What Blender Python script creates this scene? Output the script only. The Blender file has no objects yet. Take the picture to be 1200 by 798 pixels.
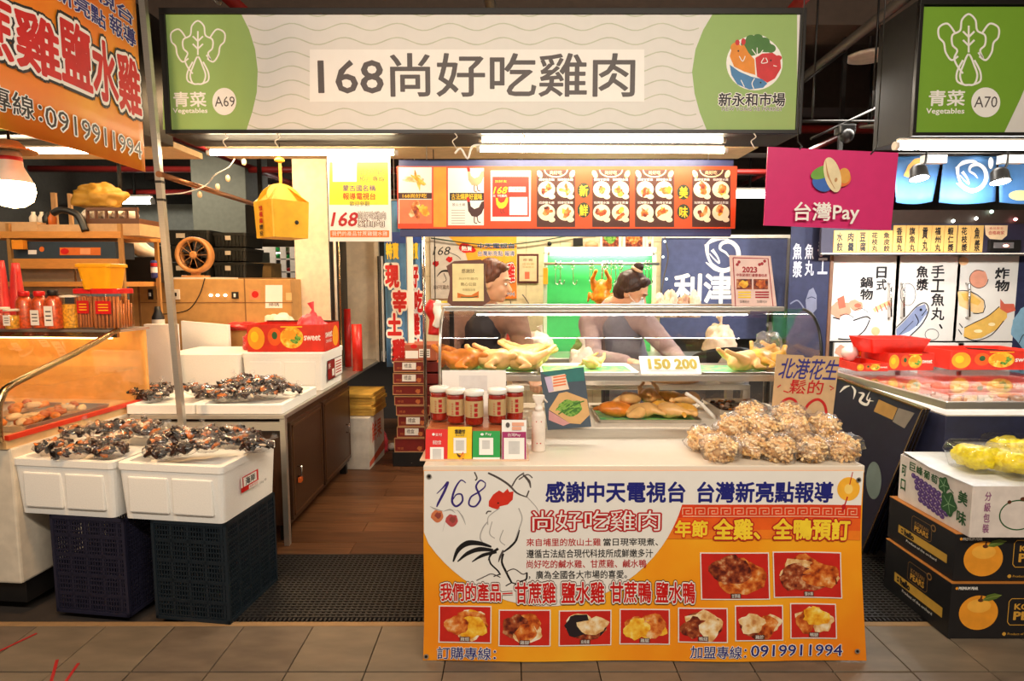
import bpy, bmesh, math, random
from math import sin, cos, pi, radians, atan2, hypot
from mathutils import Vector, Matrix, noise
from mathutils.geometry import tessellate_polygon
SC = bpy.context.scene
C = SC.collection
random.seed(7)
# ---------------------------------------------------------------- camera, world, light, exposure
FPX, PITCH, CH = 700.0, radians(5.6), 1.5          # focal length in px of the 1200x798 frame, tilt, eye height
cam = bpy.data.cameras.new('camera'); camo = bpy.data.objects.new('camera', cam); C.objects.link(camo)
cam.sensor_width = 36; cam.lens = FPX / 1200 * 36; cam.clip_start = .05
camo.location = (0, 0, CH); camo.rotation_euler = (pi/2 - PITCH, 0, 0)
SC.camera = camo
w = bpy.data.worlds.new('world'); SC.world = w; w.use_nodes = True
w.node_tree.nodes['Background'].inputs[0].default_value = (1, .86, .70, 1)
w.node_tree.nodes['Background'].inputs[1].default_value = .16
SC.view_settings.view_transform = 'Standard'; SC.view_settings.look = 'None'
SC.view_settings.gamma = 1; SC.view_settings.use_curve_mapping = False
SC.view_settings.exposure = 0.85
SC.cycles.transparent_max_bounces = 24
SC.cycles.max_bounces = 8
SC.cycles.sample_clamp_indirect = 4
def area(name, loc, size, power, col, rot=(0, 0, 0)):
    l = bpy.data.lights.new(name, 'AREA'); l.shape = 'RECTANGLE'; l.size, l.size_y = size; l.energy = power; l.color = col
    o = bpy.data.objects.new(name, l); C.objects.link(o); o.location = loc; o.rotation_euler = rot
    return o
# ceiling tube lamps over the aisle, behind and above the photographer
area('aisle_lamp', (-1.3, -.4, 3.35), (2.3, .09), 40, (1, .87, .72), (radians(48), 0, 0))
area('aisle_lamp', (1.3, -.4, 3.35), (2.3, .09), 56, (1, .87, .72), (radians(48), 0, 0))
# lamps on the ceiling over the stall interior
area('stall_lamp', (.6, 4.4, 2.9), (1.4, .2), 42, (1, .84, .62))
area('stall_lamp', (-2.0, 4.3, 2.75), (1.0, .2), 24, (1, .66, .34))
area('neighbour_lamp', (2.6, 3.9, 2.7), (1.4, .2), 18, (1, .92, .82))

area('hall_fill', (-4.2, 6.6, 3.2), (2.4, .3), 60, (1, .9, .78))  # pair of added fill lights without fixtures, brightening the far ceiling and partition
area('hall_fill', (3.0, 7.6, 3.2), (2.4, .3), 50, (1, .9, .78))
# ---------------------------------------------------------------- photo geometry helpers (points at their real depth)
def ray(px, py):
    x, y = (px - 600) / FPX, (399 - py) / FPX
    return Vector((x, cos(PITCH) + y * sin(PITCH), -sin(PITCH) + y * cos(PITCH)))
def at(px, py, Y):
    r = ray(px, py); k = Y / r.y
    return Vector((r.x * k, Y, CH + r.z * k))
def atz(px, py, z):
    r = ray(px, py); k = (z - CH) / r.z
    return Vector((r.x * k, r.y * k, z))
# ---------------------------------------------------------------- materials
MATS = {}
def mat(name, col, rough=.5, metal=0, var=.06, scale=18, bump=0.0, spec=.5, emit=0, emitcol=None, stretch=None, col2=None, sheen=0, trans=0, coat=0, sss=0):
    if name in MATS: return MATS[name]
    m = bpy.data.materials.new(name); m.use_nodes = True; nt = m.node_tree; b = nt.nodes['Principled BSDF']
    L = nt.links.new
    tc = nt.nodes.new('ShaderNodeTexCoord'); mp = nt.nodes.new('ShaderNodeMapping'); L(tc.outputs['Object'], mp.inputs[0])
    if stretch: mp.inputs['Scale'].default_value = stretch
    n = nt.nodes.new('ShaderNodeTexNoise'); n.inputs['Scale'].default_value = scale; n.inputs['Detail'].default_value = 4
    L(mp.outputs[0], n.inputs['Vector'])
    r = nt.nodes.new('ShaderNodeValToRGB'); L(n.outputs[0], r.inputs[0])
    c2 = col2 if col2 else tuple(min(1, c * (1 + var)) for c in col)
    c1 = col if col2 else tuple(c * (1 - var) for c in col)
    r.color_ramp.elements[0].position = .38; r.color_ramp.elements[1].position = .62
    r.color_ramp.elements[0].color = (*c1, 1); r.color_ramp.elements[1].color = (*c2, 1)
    L(r.outputs[0], b.inputs['Base Color'])
    b.inputs['Roughness'].default_value = rough; b.inputs['Metallic'].default_value = metal
    b.inputs['Specular IOR Level'].default_value = spec
    if coat: b.inputs['Coat Weight'].default_value = coat; b.inputs['Coat Roughness'].default_value = .12
    if sheen: b.inputs['Sheen Weight'].default_value = sheen
    if trans: b.inputs['Transmission Weight'].default_value = trans
    if sss: b.inputs['Subsurface Weight'].default_value = sss; b.inputs['Subsurface Scale'].default_value = .02
    if bump:
        bp = nt.nodes.new('ShaderNodeBump'); bp.inputs['Strength'].default_value = bump; bp.inputs['Distance'].default_value = .004
        L(n.outputs[0], bp.inputs['Height']); L(bp.outputs[0], b.inputs['Normal'])
    if emit:
        b.inputs['Emission Color'].default_value = (*(emitcol or col), 1); b.inputs['Emission Strength'].default_value = emit
    MATS[name] = m; return m
def s2l(r, g, b):
    f = lambda c: (c/255/12.92) if c <= 10 else ((c/255 + .055)/1.055)**2.4
    return (f(r), f(g), f(b))
def rgb(name, r, g, b, **k): return mat(name, s2l(r, g, b), **k)
def glass(name, col=(1, 1, 1), rough=.02, base=.04, milk=0.0):
    if name in MATS: return MATS[name]
    m = bpy.data.materials.new(name); m.use_nodes = True; nt = m.node_tree; nt.nodes.clear(); L = nt.links.new
    o = nt.nodes.new('ShaderNodeOutputMaterial'); t = nt.nodes.new('ShaderNodeBsdfTransparent'); g = nt.nodes.new('ShaderNodeBsdfGlossy')
    t.inputs[0].default_value = (*col, 1); g.inputs['Roughness'].default_value = rough
    lw = nt.nodes.new('ShaderNodeLayerWeight'); lw.inputs[0].default_value = .5
    pw = nt.nodes.new('ShaderNodeMath'); pw.operation = 'POWER'; pw.inputs[1].default_value = 5; L(lw.outputs['Facing'], pw.inputs[0])
    fr = nt.nodes.new('ShaderNodeMath'); fr.operation = 'MULTIPLY_ADD'; fr.inputs[1].default_value = .9; fr.inputs[2].default_value = .035; L(pw.outputs[0], fr.inputs[0])
    ns = nt.nodes.new('ShaderNodeTexNoise'); ns.inputs['Scale'].default_value = 9
    ma = nt.nodes.new('ShaderNodeMath'); ma.operation = 'MULTIPLY_ADD'; ma.inputs[1].default_value = base * .5; L(ns.outputs[0], ma.inputs[0])
    ad = nt.nodes.new('ShaderNodeMath'); ad.operation = 'ADD'; L(fr.outputs[0], ma.inputs[2])
    mx = nt.nodes.new('ShaderNodeMixShader'); L(ma.outputs[0], mx.inputs[0]); L(t.outputs[0], mx.inputs[1]); L(g.outputs[0], mx.inputs[2])
    last = mx
    if milk:
        d = nt.nodes.new('ShaderNodeBsdfDiffuse'); d.inputs[0].default_value = (.95, .95, .95, 1)
        m2 = nt.nodes.new('ShaderNodeMixShader'); m2.inputs[0].default_value = milk; L(mx.outputs[0], m2.inputs[1]); L(d.outputs[0], m2.inputs[2]); last = m2
    L(last.outputs[0], o.inputs[0]); MATS[name] = m; return m
def lamp_mat(name, col, strength):
    return mat(name, (.9, .9, .9), emit=strength, emitcol=col)
# palette
white = rgb('white_paint', 236, 232, 224); offwhite = rgb('offwhite_paint', 222, 212, 196); cream = rgb('cream_panel', 232, 216, 190, rough=.35)
foam = rgb('polystyrene_foam', 240, 238, 232, rough=.85, bump=.15, scale=160, var=.02)
black = rgb('black_plastic', 24, 23, 23, rough=.45); blackmetal = rgb('black_metal', 30, 27, 24, rough=.4, metal=.2)
steel = rgb('stainless_steel', 200, 194, 184, rough=.28, metal=.8, stretch=(1, 1, 30), var=.04)
chrome = rgb('chrome', 210, 206, 200, rough=.12, metal=1)
signblack = rgb('sign_box_black', 34, 31, 29, rough=.75)
darkwood = rgb('dark_cabinet_wood', 60, 36, 20, rough=.38, stretch=(14, 14, 1), var=.25)
tan = rgb('tan_panel', 196, 148, 84, rough=.6); kraft = rgb('kraft_card', 188, 150, 92, rough=.8)
navy = rgb('navy_cloth', 34, 37, 66, rough=.7, var=.1); bluegrey = rgb('bluegrey_cloth', 72, 80, 118, rough=.7, var=.08)
red = rgb('red_print', 204, 22, 20, rough=.45); orange = rgb('orange_print', 244, 128, 14, rough=.45); yellow = rgb('yellow_print', 250, 200, 30, rough=.45)
pwhite = rgb('white_print', 246, 243, 236, rough=.45, var=.01); inkblue = rgb('ink_blue', 30, 34, 120, rough=.5); inkblack = rgb('ink_black', 22, 20, 22, rough=.5)
inkgrey = rgb('ink_grey', 84, 76, 74, rough=.5); inkred = rgb('ink_red', 186, 22, 28, rough=.5); inkgreen = rgb('ink_green', 42, 92, 48, rough=.5); inkbrown = rgb('ink_brown', 92, 50, 28, rough=.5)
pinkm = rgb('magenta_print', 208, 40, 110, rough=.45, var=.02); purple = rgb('purple_print', 92, 62, 128, rough=.5); pgreen = rgb('green_print', 30, 160, 70, rough=.45)
glassm = glass('clear_glass'); film = glass('clear_film', rough=.12, base=.10, milk=.05); acrylic = glass('clear_acrylic', rough=.05, base=.06)

# ---------------------------------------------------------------- objects
def thing(name, label, cat, loc=(0, 0, 0), rz=0, group=None, kind=None):
    o = bpy.data.objects.new(name, None); C.objects.link(o); o.location = loc; o.rotation_euler = (0, 0, rz); o.empty_display_size = .05
    o['label'] = label; o['category'] = cat
    if group: o['group'] = group
    return o
def tag(o, label=None, cat=None, group=None, kind=None):
    for k, v in (('label', label), ('category', cat), ('group', group), ('kind', kind)):
        if v: o[k] = v
    return o
def dup(root, loc, rz=None, label=None, group=None, rot=None, sc=None):
    r = root.copy(); C.objects.link(r); r.location = loc
    if rz is not None: r.rotation_euler = (0, 0, rz)
    if rot is not None: r.rotation_euler = rot
    if sc is not None: r.scale = sc
    if label: r['label'] = label
    if group: r['group'] = group
    for ch in list(root.children):
        c = ch.copy(); C.objects.link(c); c.parent = r
        for g in list(ch.children):
            d = g.copy(); C.objects.link(d); d.parent = c
    return r
class MB:
    """collects shapes in one bmesh; build() links it as ONE mesh object"""
    def __init__(s): s.b = bmesh.new(); s.mats = []; s.mi = 0
    def m(s, material):
        if material not in s.mats: s.mats.append(material)
        s.mi = s.mats.index(material); return s
    def _mark(s, faces, smooth=False):
        for f in faces: f.material_index = s.mi; f.smooth = smooth
    def box(s, x0, x1, y0, y1, z0, z1, bev=0, M=None):
        r = bmesh.ops.create_cube(s.b, size=1); vs = r['verts']
        for v in vs:
            v.co = Vector(((x0+x1)/2 + v.co.x*(x1-x0), (y0+y1)/2 + v.co.y*(y1-y0), (z0+z1)/2 + v.co.z*(z1-z0)))
            if M: v.co = M @ v.co
        fs = list({f for v in vs for f in v.link_faces})
        s._mark(fs)
        if bev:
            es = list({e for v in vs for e in v.link_edges})
            bmesh.ops.bevel(s.b, geom=es, offset=bev, segments=2, affect='EDGES', profile=.6, material=-1)
        return s
    def bar(s, a, b, w=.01, h=None, n=4, rad2=None):
        a, b = Vector(a), Vector(b); d = b - a; h = h or w
        q = d.to_track_quat('Z', 'Y').to_matrix().to_4x4(); rings = []
        for p, k in ((a, 1), (b, rad2 if rad2 is not None else 1)):
            ring = []
            for i in range(n):
                t = 2*pi*(i + .5)/n; f = .7071 if n == 4 else 1
                x, y = (cos(t)*w*k*f, sin(t)*h*k*f) if n == 4 else (cos(t)*w*k, sin(t)*h*k)
                ring.append(s.b.verts.new(p + (q @ Vector((x, y, 0)))))
            rings.append(ring)
        fs = [s.b.faces.new((rings[0][i], rings[0][(i+1) % n], rings[1][(i+1) % n], rings[1][i])) for i in range(n)]
        s._mark(fs, n > 4)
        s._mark([s.b.faces.new(rings[0][::-1]), s.b.faces.new(rings[1])]); return s
    def tube(s, pts, r=.01, n=8, smooth_pts=0, rads=None, cap=True):
        pts = [Vector(p) for p in pts]
        if smooth_pts: pts, rads = crom(pts, smooth_pts, rads)
        rings = []; up = Vector((0, 0, 1)); prev = None
        for i, p in enumerate(pts):
            d = (pts[min(i+1, len(pts)-1)] - pts[max(i-1, 0)])
            d = d.normalized() if d.length else Vector((0, 0, 1))
            if prev is None:
                a = d.cross(up); a = a.normalized() if a.length > .05 else d.cross(Vector((1, 0, 0))).normalized()
            else:
                a = (prev - d*prev.dot(d)); a = a.normalized() if a.length > 1e-4 else d.orthogonal().normalized()
            prev = a; b = d.cross(a); rr = rads[i] if rads else r
            rings.append([s.b.verts.new(p + (a*cos(2*pi*k/n) + b*sin(2*pi*k/n))*rr) for k in range(n)])
        fs = []
        for A, B in zip(rings, rings[1:]):
            fs += [s.b.faces.new((A[k], A[(k+1) % n], B[(k+1) % n], B[k])) for k in range(n)]
        s._mark(fs, True)
        if cap: s._mark([s.b.faces.new(rings[0][::-1]), s.b.faces.new(rings[-1])])
        return s
    def lathe(s, prof, n=24, c=(0, 0, 0), M=None, cap=True):
        rings = []
        for r, z in prof:
            ring = []
            for k in range(n):
                v = Vector((c[0] + r*cos(2*pi*k/n), c[1] + r*sin(2*pi*k/n), c[2] + z))
                ring.append(s.b.verts.new(M @ v if M else v))
            rings.append(ring)
        fs = []
        for A, B in zip(rings, rings[1:]):
            fs += [s.b.faces.new((A[k], A[(k+1) % n], B[(k+1) % n], B[k])) for k in range(n)]
        s._mark(fs, True)
        if cap: s._mark([s.b.faces.new(rings[0][::-1]), s.b.faces.new(rings[-1])])
        return s
    def ell(s, c, r, rot=None, seg=12, jit=0, seed=0):
        res = bmesh.ops.create_uvsphere(s.b, u_segments=seg, v_segments=max(6, seg*2//3), radius=1)
        R = rot if rot else Matrix.Identity(3); c = Vector(c)
        for v in res['verts']:
            k = 1 + (jit*noise.noise(v.co*2.3 + Vector((seed*7.1, seed*3.3, 0))) if jit else 0)
            v.co = c + R @ Vector((v.co.x*r[0]*k, v.co.y*r[1]*k, v.co.z*r[2]*k))
        s._mark({f for v in res['verts'] for f in v.link_faces}, True); return s
    def rloft(s, rings, rc=.01, n=3, cap0=True, cap1=True, c=(0, 0), smooth=False):
        """stack of rounded rectangles (half width, half depth, z[, corner radius[, x shift, y shift]])"""
        R = []
        for g in rings:
            hx, hy, z = g[:3]; r = min(g[3] if len(g) > 3 and g[3] is not None else rc, hx*.99, hy*.99); ox, oy = g[4:6] if len(g) > 5 else (0, 0); ring = []
            for qx, qy, a0 in ((1, 1, 0), (-1, 1, 90), (-1, -1, 180), (1, -1, 270)):
                for k in range(n+1):
                    t = radians(a0 + 90*k/n); ring.append(s.b.verts.new((c[0] + ox + qx*(hx-r) + r*cos(t), c[1] + oy + qy*(hy-r) + r*sin(t), z)))
            R.append(ring)
        m = len(R[0]); fs = []
        for A, B in zip(R, R[1:]): fs += [s.b.faces.new((A[k], A[(k+1) % m], B[(k+1) % m], B[k])) for k in range(m)]
        s._mark(fs, smooth)
        if cap0: s._mark([s.b.faces.new(R[0][::-1])])
        if cap1: s._mark([s.b.faces.new(R[-1])])
        return s
    def quad(s, a, b, c, d):
        s._mark([s.b.faces.new([s.b.verts.new(Vector(p)) for p in (a, b, c, d)])]); return s
    def slab(s, pts, n, t):
        """polygon pts (3D, planar) given thickness t along -n"""
        n = Vector(n).normalized(); A = [s.b.verts.new(Vector(p)) for p in pts]; B = [s.b.verts.new(Vector(p) - n*t) for p in pts]; k = len(pts)
        tri = tessellate_polygon([[Vector(p) for p in pts]])
        fs = []
        for t3 in tri:
            fs.append(s.b.faces.new([A[i] for i in t3])); fs.append(s.b.faces.new([B[i] for i in t3][::-1]))
        for i in range(k): fs.append(s.b.faces.new((A[i], B[i], B[(i+1) % k], A[(i+1) % k])))
        s._mark(fs); return s
    def grid(s, fn, nu, nv, smooth=True):
        V = [[s.b.verts.new(Vector(fn(i/nu, j/nv))) for j in range(nv+1)] for i in range(nu+1)]
        s._mark([s.b.faces.new((V[i][j], V[i+1][j], V[i+1][j+1], V[i][j+1])) for i in range(nu) for j in range(nv)], smooth); return s
    def build(s, name, parent=None, world=False, recalc=True):
        if recalc: bmesh.ops.recalc_face_normals(s.b, faces=s.b.faces)
        me = bpy.data.meshes.new(name); s.b.to_mesh(me); s.b.free()
        for m in s.mats: me.materials.append(m)
        o = bpy.data.objects.new(name, me); C.objects.link(o)
        if parent:
            o.parent = parent
            if world:
                chain = Matrix.Identity(4); p = parent
                while p:
                    chain = (Matrix.LocRotScale(p.location, p.rotation_euler, p.scale)) @ chain; p = p.parent
                me.transform(chain.inverted())
        return o
def crom(pts, k, rads=None):
    out = []; ro = [] if rads else None; n = len(pts)
    for i in range(n-1):
        p0, p1, p2, p3 = pts[max(i-1, 0)], pts[i], pts[i+1], pts[min(i+2, n-1)]
        for j in range(k):
            t = j/k
            out.append(.5*((2*p1) + (p2-p0)*t + (2*p0-5*p1+4*p2-p3)*t*t + (3*p1-p0-3*p2+p3)*t**3))
            if rads: ro.append(rads[i]*(1-t) + rads[i+1]*t)
    out.append(pts[-1])
    if rads: ro.append(rads[-1])
    return out, ro
def box_obj(name, parent, material, x0, x1, y0, y1, z0, z1, bev=0, world=False):
    return MB().m(material).box(x0, x1, y0, y1, z0, z1, bev).build(name, parent, world)
def struct(o, nm=None): o['kind'] = 'structure'; return o
# ---------------------------------------------------------------- flat print: drawn in a plane, each ink layer a hair proud of the one below
_tx = {}
def text_data(body, off):
    key = (body, off)
    if key in _tx: return _tx[key]
    if off:                                        # bolder or outlined lettering: the glyph plus a band along its whole contour
        V, F, Rk = text_data(body, 0.0); V = list(V); F0 = F; F = list(F); Rk = list(Rk); cnt = {}; rk = 0
        for f in F0:
            for i in range(len(f)):
                e = (f[i], f[(i+1) % len(f)]); k = tuple(sorted((tuple(V[e[0]]), tuple(V[e[1]])))); cnt[k] = cnt.get(k, 0) + 1
        corners = set()
        for (p, q), c in cnt.items():
            if c != 1 or p == q: continue
            dx, dy = q[0]-p[0], q[1]-p[1]; L = hypot(dx, dy)
            if L < 1e-6: continue
            nx, ny = -dy/L*off, dx/L*off; n = len(V)
            V += [(p[0]+nx, p[1]+ny), (p[0]-nx, p[1]-ny), (q[0]-nx, q[1]-ny), (q[0]+nx, q[1]+ny)]; F.append((n, n+1, n+2, n+3)); corners |= {p, q}; rk += 1; Rk += [1 + rk % 13]*4
        for p in corners:
            n = len(V); V += [(p[0]+off*cos(k*pi/3), p[1]+off*sin(k*pi/3)) for k in range(6)]; F.append(tuple(range(n, n+6))); rk += 1; Rk += [14 + rk % 9]*6
        _tx[key] = (V, F, Rk); return _tx[key]
    cu = bpy.data.curves.new('t', 'FONT'); cu.body = body; cu.resolution_u = 2; cu.fill_mode = 'FRONT'
    ob = bpy.data.objects.new('t', cu); me = bpy.data.meshes.new_from_object(ob)
    V = [(round(v.co.x, 5), round(v.co.y, 5)) for v in me.vertices]; F = [tuple(p.vertices) for p in me.polygons]
    bpy.data.objects.remove(ob); bpy.data.curves.remove(cu); bpy.data.meshes.remove(me)
    _tx[key] = (V, F, [0]*len(V)); return _tx[key]
class Print:
    """plane through O with unit axes U (right) and V (up); coordinates given either in plane metres or (px=True) as photo pixels that fall on the plane"""
    def __init__(s, O, U, V, px=True, warp=None):
        s.O, s.U, s.V = Vector(O), Vector(U).normalized(), Vector(V).normalized(); s.N = s.U.cross(s.V); s.px = px; s.warp = warp
        s.mb = MB(); s.cnt = 0
    def uv(s, p):
        if not s.px: return p
        r = ray(*p); c = Vector((0, 0, CH)); k = (s.O - c).dot(s.N) / r.dot(s.N); q = c + r*k - s.O
        return (q.dot(s.U), q.dot(s.V))
    def w3(s, u, v, l):
        return s.O + s.U*u + s.V*v + s.N*(l*.0005)
    def poly(s, pts, m, l=1):
        P = [s.uv(p) for p in pts]; s.mb.m(m); s.cnt += 1; l = l + (s.cnt % 14)*.03
        tri = tessellate_polygon([[Vector((a, b, 0)) for a, b in P]])
        V = [s.mb.b.verts.new(s.w3(a, b, l)) for a, b in P]
        for t in tri:
            try: s.mb._mark([s.mb.b.faces.new([V[i] for i in t])])
            except ValueError: pass
        return s
    def rect(s, x0, y0, x1, y1, m, l=1, nx=1):
        if s.warp:
            q = [Vector((*s.uv(p), 0)) for p in ((x0, y0), (x1, y0), (x1, y1), (x0, y1))]; s.mb.m(m); nx = max(1, int((q[1]-q[0]).length/.04)); ny = max(1, int((q[2]-q[1]).length/.04))
            s.mb.grid(lambda a, b: s.w3(*(q[0].lerp(q[1], a).lerp(q[3].lerp(q[2], a), b)).xy, l), nx, ny); return s
        return s.poly([(x0, y0), (x1, y0), (x1, y1), (x0, y1)], m, l)
    def ellipse(s, cx, cy, rx, ry, m, l=1, n=28, wob=0, seed=0, rot=0, a0=0, a1=360):
        pts = []
        k = n if a1-a0 >= 360 else n+1
        for i in range(k):
            t = radians(a0 + (a1-a0)*i/n); w_ = 1 + wob*noise.noise(Vector((cos(t)*1.7, sin(t)*1.7, seed*5.3)))
            x, y = cos(t)*rx*w_, sin(t)*ry*w_
            pts.append((cx + x*cos(rot) - y*sin(rot), cy + x*sin(rot) + y*cos(rot)))
        return s.poly(pts, m, l)
    def stroke(s, pts, wd, m, l=1, k=6, closed=False, taper=False):
        """brush line through pts; wd in the same unit as the points, one number or one per point"""
        if not isinstance(wd, (list, tuple)): wd = [wd]*len(pts)
        wd = list(wd)
        if taper: wd[0] *= .15; wd[-1] *= .15
        pts = [Vector((*p, 0)) for p in pts]
        if closed: pts = [pts[-1]] + pts + pts[:2]; wd = [wd[-1]] + wd + wd[:2]
        P, W = crom(pts, k, wd) if k > 1 else (pts, wd)
        if closed: P, W = P[k:-k], W[k:-k]
        s.mb.m(m); prev = None; s.cnt += 1; l = l + (s.cnt % 14)*.03
        for i, p in enumerate(P):
            d = P[min(i+1, len(P)-1)] - P[max(i-1, 0)]
            if d.length < 1e-6: continue
            d.normalize(); nn = Vector((-d.y, d.x, 0))*(W[i]/2)
            a, b = p+nn, p-nn
            A = s.mb.b.verts.new(s.w3(*s.uv((a.x, a.y)), l)); B = s.mb.b.verts.new(s.w3(*s.uv((b.x, b.y)), l))
            if prev: s.mb._mark([s.mb.b.faces.new((prev[0], prev[1], B, A))])
            prev = (A, B)
        return s
    def text(s, body, x0, y0, x1, y1, m, l=2, off=0.0, outline=(), sh=0):
        """text filling the box; outline = ((offset, material), ...) drawn below it"""
        if not s.px and y0 < y1: y0, y1 = y1, y0
        V0 = text_data(body, 0.0)[0]
        if not V0: return s
        ax, bx = min(v[0] for v in V0), max(v[0] for v in V0); ay, by = min(v[1] for v in V0), max(v[1] for v in V0)
        A, B = s.uv((x0, y1)), s.uv((x1, y0)); n = len(outline)
        for i, (of, mm) in enumerate([*outline, (off, m)]):
            V, F, Rk = text_data(body, of); s.mb.m(mm); ll = l + i; W = []
            for (x, y), rk in zip(V, Rk):
                tx, ty = (x-ax)/(bx-ax), (y-ay)/max(by-ay, 1e-6)
                u = A[0] + (B[0]-A[0])*(tx + sh*ty); v = A[1] + (B[1]-A[1])*ty
                W.append(s.mb.b.verts.new(s.w3(u, v, ll + rk*.035)))
            for f in F:
                try: s.mb._mark([s.mb.b.faces.new([W[k] for k in f])])
                except ValueError: pass
        return s
    def build(s, name, parent):
        if s.warp:      # cloth: refine, then move every vertex of every layer by the same fold
            b = s.mb.b
            for _ in range(6):
                es = [e for e in b.edges if e.calc_length() > .06]
                if not es: break
                bmesh.ops.subdivide_edges(b, edges=es, cuts=1); bmesh.ops.triangulate(b, faces=[f for f in b.faces if len(f.verts) > 3])
            for v in b.verts:
                q = v.co - s.O; d = s.warp(q.dot(s.U), q.dot(s.V)); v.co += s.U*d[0] + s.N*d[1] + (s.V*d[2] if len(d) > 2 else Vector())
        return s.mb.build(name, parent, world=True, recalc=False)
def vtext(pr, body, x0, y0, x1, y1, m, l=2, off=0.0, outline=()):
    """characters stacked in a column"""
    h = (y1-y0)/len(body)
    for i, ch in enumerate(body): pr.text(ch, x0, y0 + h*(i+.06), x1, y0 + h*(i+.94), m, l, off, outline)
def photo_mat(name, cols, scale=30):
    """printed photograph of food: noise patches of a few colours"""
    if name in MATS: return MATS[name]
    m = mat(name, cols[0], rough=.45, scale=scale); r = [n for n in m.node_tree.nodes if n.type == 'VALTORGB'][0]
    e = r.color_ramp.elements
    while len(e) > 1: e.remove(e[-1])
    e[0].position = .3; e[0].color = (*cols[0], 1)
    for i, c in enumerate(cols[1:]):
        q = e.new(.3 + .42*(i+1)/(len(cols)-1)); q.color = (*c, 1)
    return m
ph_roast = photo_mat('photo_roast', [s2l(120, 36, 10), s2l(196, 84, 22), s2l(228, 140, 60), s2l(244, 205, 150)], 34)
ph_dark = photo_mat('photo_dark_meat', [s2l(40, 14, 12), s2l(110, 34, 18), s2l(170, 80, 40), s2l(220, 170, 120)], 40)
ph_pale = photo_mat('photo_pale_meat', [s2l(196, 130, 70), s2l(232, 186, 120), s2l(246, 224, 180), s2l(250, 240, 220)], 34)
ph_green = photo_mat('photo_green_dish', [s2l(30, 84, 20), s2l(80, 140, 40), s2l(140, 180, 80), s2l(60, 110, 40)], 60)
ph_gold = photo_mat('photo_golden_dish', [s2l(214, 120, 10), s2l(240, 170, 30), s2l(250, 205, 70), s2l(255, 236, 150)], 30)
def dish(pr, cx, cy, rx, ry, seed, mats, l=2, n=5):
    rnd = random.Random(seed)
    for i in range(n):
        a = rnd.random()*6.28; d = rnd.random()*.55
        pr.ellipse(cx + cos(a)*rx*d, cy + sin(a)*ry*d, rx*(.35 + .3*rnd.random()), ry*(.22 + .3*rnd.random()), mats[i % len(mats)], l + i, 16, .7, seed + i, rnd.random()*3)
def blob(name, parent, m, pieces, voxel=.007, smooth=4, disp=0):
    """one continuous skin over overlapping rounded pieces: ('e', centre, radii, rot) or ('c', a, b, ra, rb)"""
    mb = MB().m(m)
    for p in pieces:
        if p[0] == 'e': mb.ell(p[1], p[2], p[3] if len(p) > 3 else None, 16)
        else:
            a, b, ra, rb = Vector(p[1]), Vector(p[2]), p[3], p[4]
            n = 5; mb.tube([a.lerp(b, i/n) for i in range(n+1)], rads=[ra + (rb-ra)*i/n for i in range(n+1)], n=14)
            mb.ell(a, (ra,)*3, None, 12); mb.ell(b, (rb,)*3, None, 12)
    o = mb.build(name, parent)
    r = o.modifiers.new('skin', 'REMESH'); r.mode = 'VOXEL'; r.voxel_size = voxel; r.use_smooth_shade = True
    s_ = o.modifiers.new('smooth', 'SMOOTH'); s_.iterations = smooth; s_.factor = .5
    if disp:
        t = bpy.data.textures.new('t', 'CLOUDS'); t.noise_scale = .03
        d = o.modifiers.new('d', 'DISPLACE'); d.texture = t; d.strength = disp; d.mid_level = .5
    return o
# ================================================================ SETTING
Z0 = 0.0
# floor: concrete bed, aisle tiles in front, trough under the mats, wood planks in the stall
floorbed = rgb('floor_bed', 52, 44, 38, rough=.9)
floor = struct(MB().m(floorbed).box(-7, 8, -3, 12.6, -.25, -.035).build('floor'))
tilem = [rgb('stone_tile_a', 112, 98, 82, rough=.55, var=.16, scale=4, bump=.2, stretch=(1, 3, 1)), rgb('stone_tile_b', 106, 92, 77, rough=.55, var=.16, scale=5, bump=.2, stretch=(1, 3, 1)), rgb('stone_tile_c', 118, 104, 86, rough=.5, var=.14, scale=4, bump=.2, stretch=(1, 3, 1))]
tmesh = {}
rnd = random.Random(3)
rows = [(1.58, 2.174), (2.178, 2.485)]
x0t = .036 - .302*10
for j, (ya, yb) in enumerate(rows):
    for i in range(21):
        k = rnd.randrange(3)
        if (j, k) not in tmesh:
            o = MB().m(tilem[k]).box(.002, .300, 0, yb-ya-.004, -.035, 0, .002).build('tile', floor); tmesh[j, k] = o.data
        else:
            o = bpy.data.objects.new('tile', tmesh[j, k]); C.objects.link(o); o.parent = floor
        o.location = (x0t + .302*i, ya, rnd.uniform(-.001, .001))
kerb = struct(MB().m(rgb('kerb_stone', 150, 118, 80, rough=.7)).box(-3.2, 3.4, 2.487, 2.52, -.035, -.002, .003).build('trim_1'))
for a, b in (((-20, 772), (43, 742)), ((58, 806), (67, 773)), ((72, 806), (92, 777))):
    A, B = atz(*a, .002), atz(*b, .002)
    MB().m(rgb('red_floor_tape', 170, 24, 26, rough=.6)).bar(A, B, .011, .0012).build('red_marking', floor)
plm = [rgb('floor_plank_a', 98, 62, 36, rough=.42, stretch=(1, 22, 1), scale=3, var=.3), rgb('floor_plank_b', 88, 54, 30, rough=.42, stretch=(1, 22, 1), scale=3, var=.3), rgb('floor_plank_c', 106, 68, 40, rough=.42, stretch=(1, 22, 1), scale=3, var=.3)]
pmesh = {}
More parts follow.
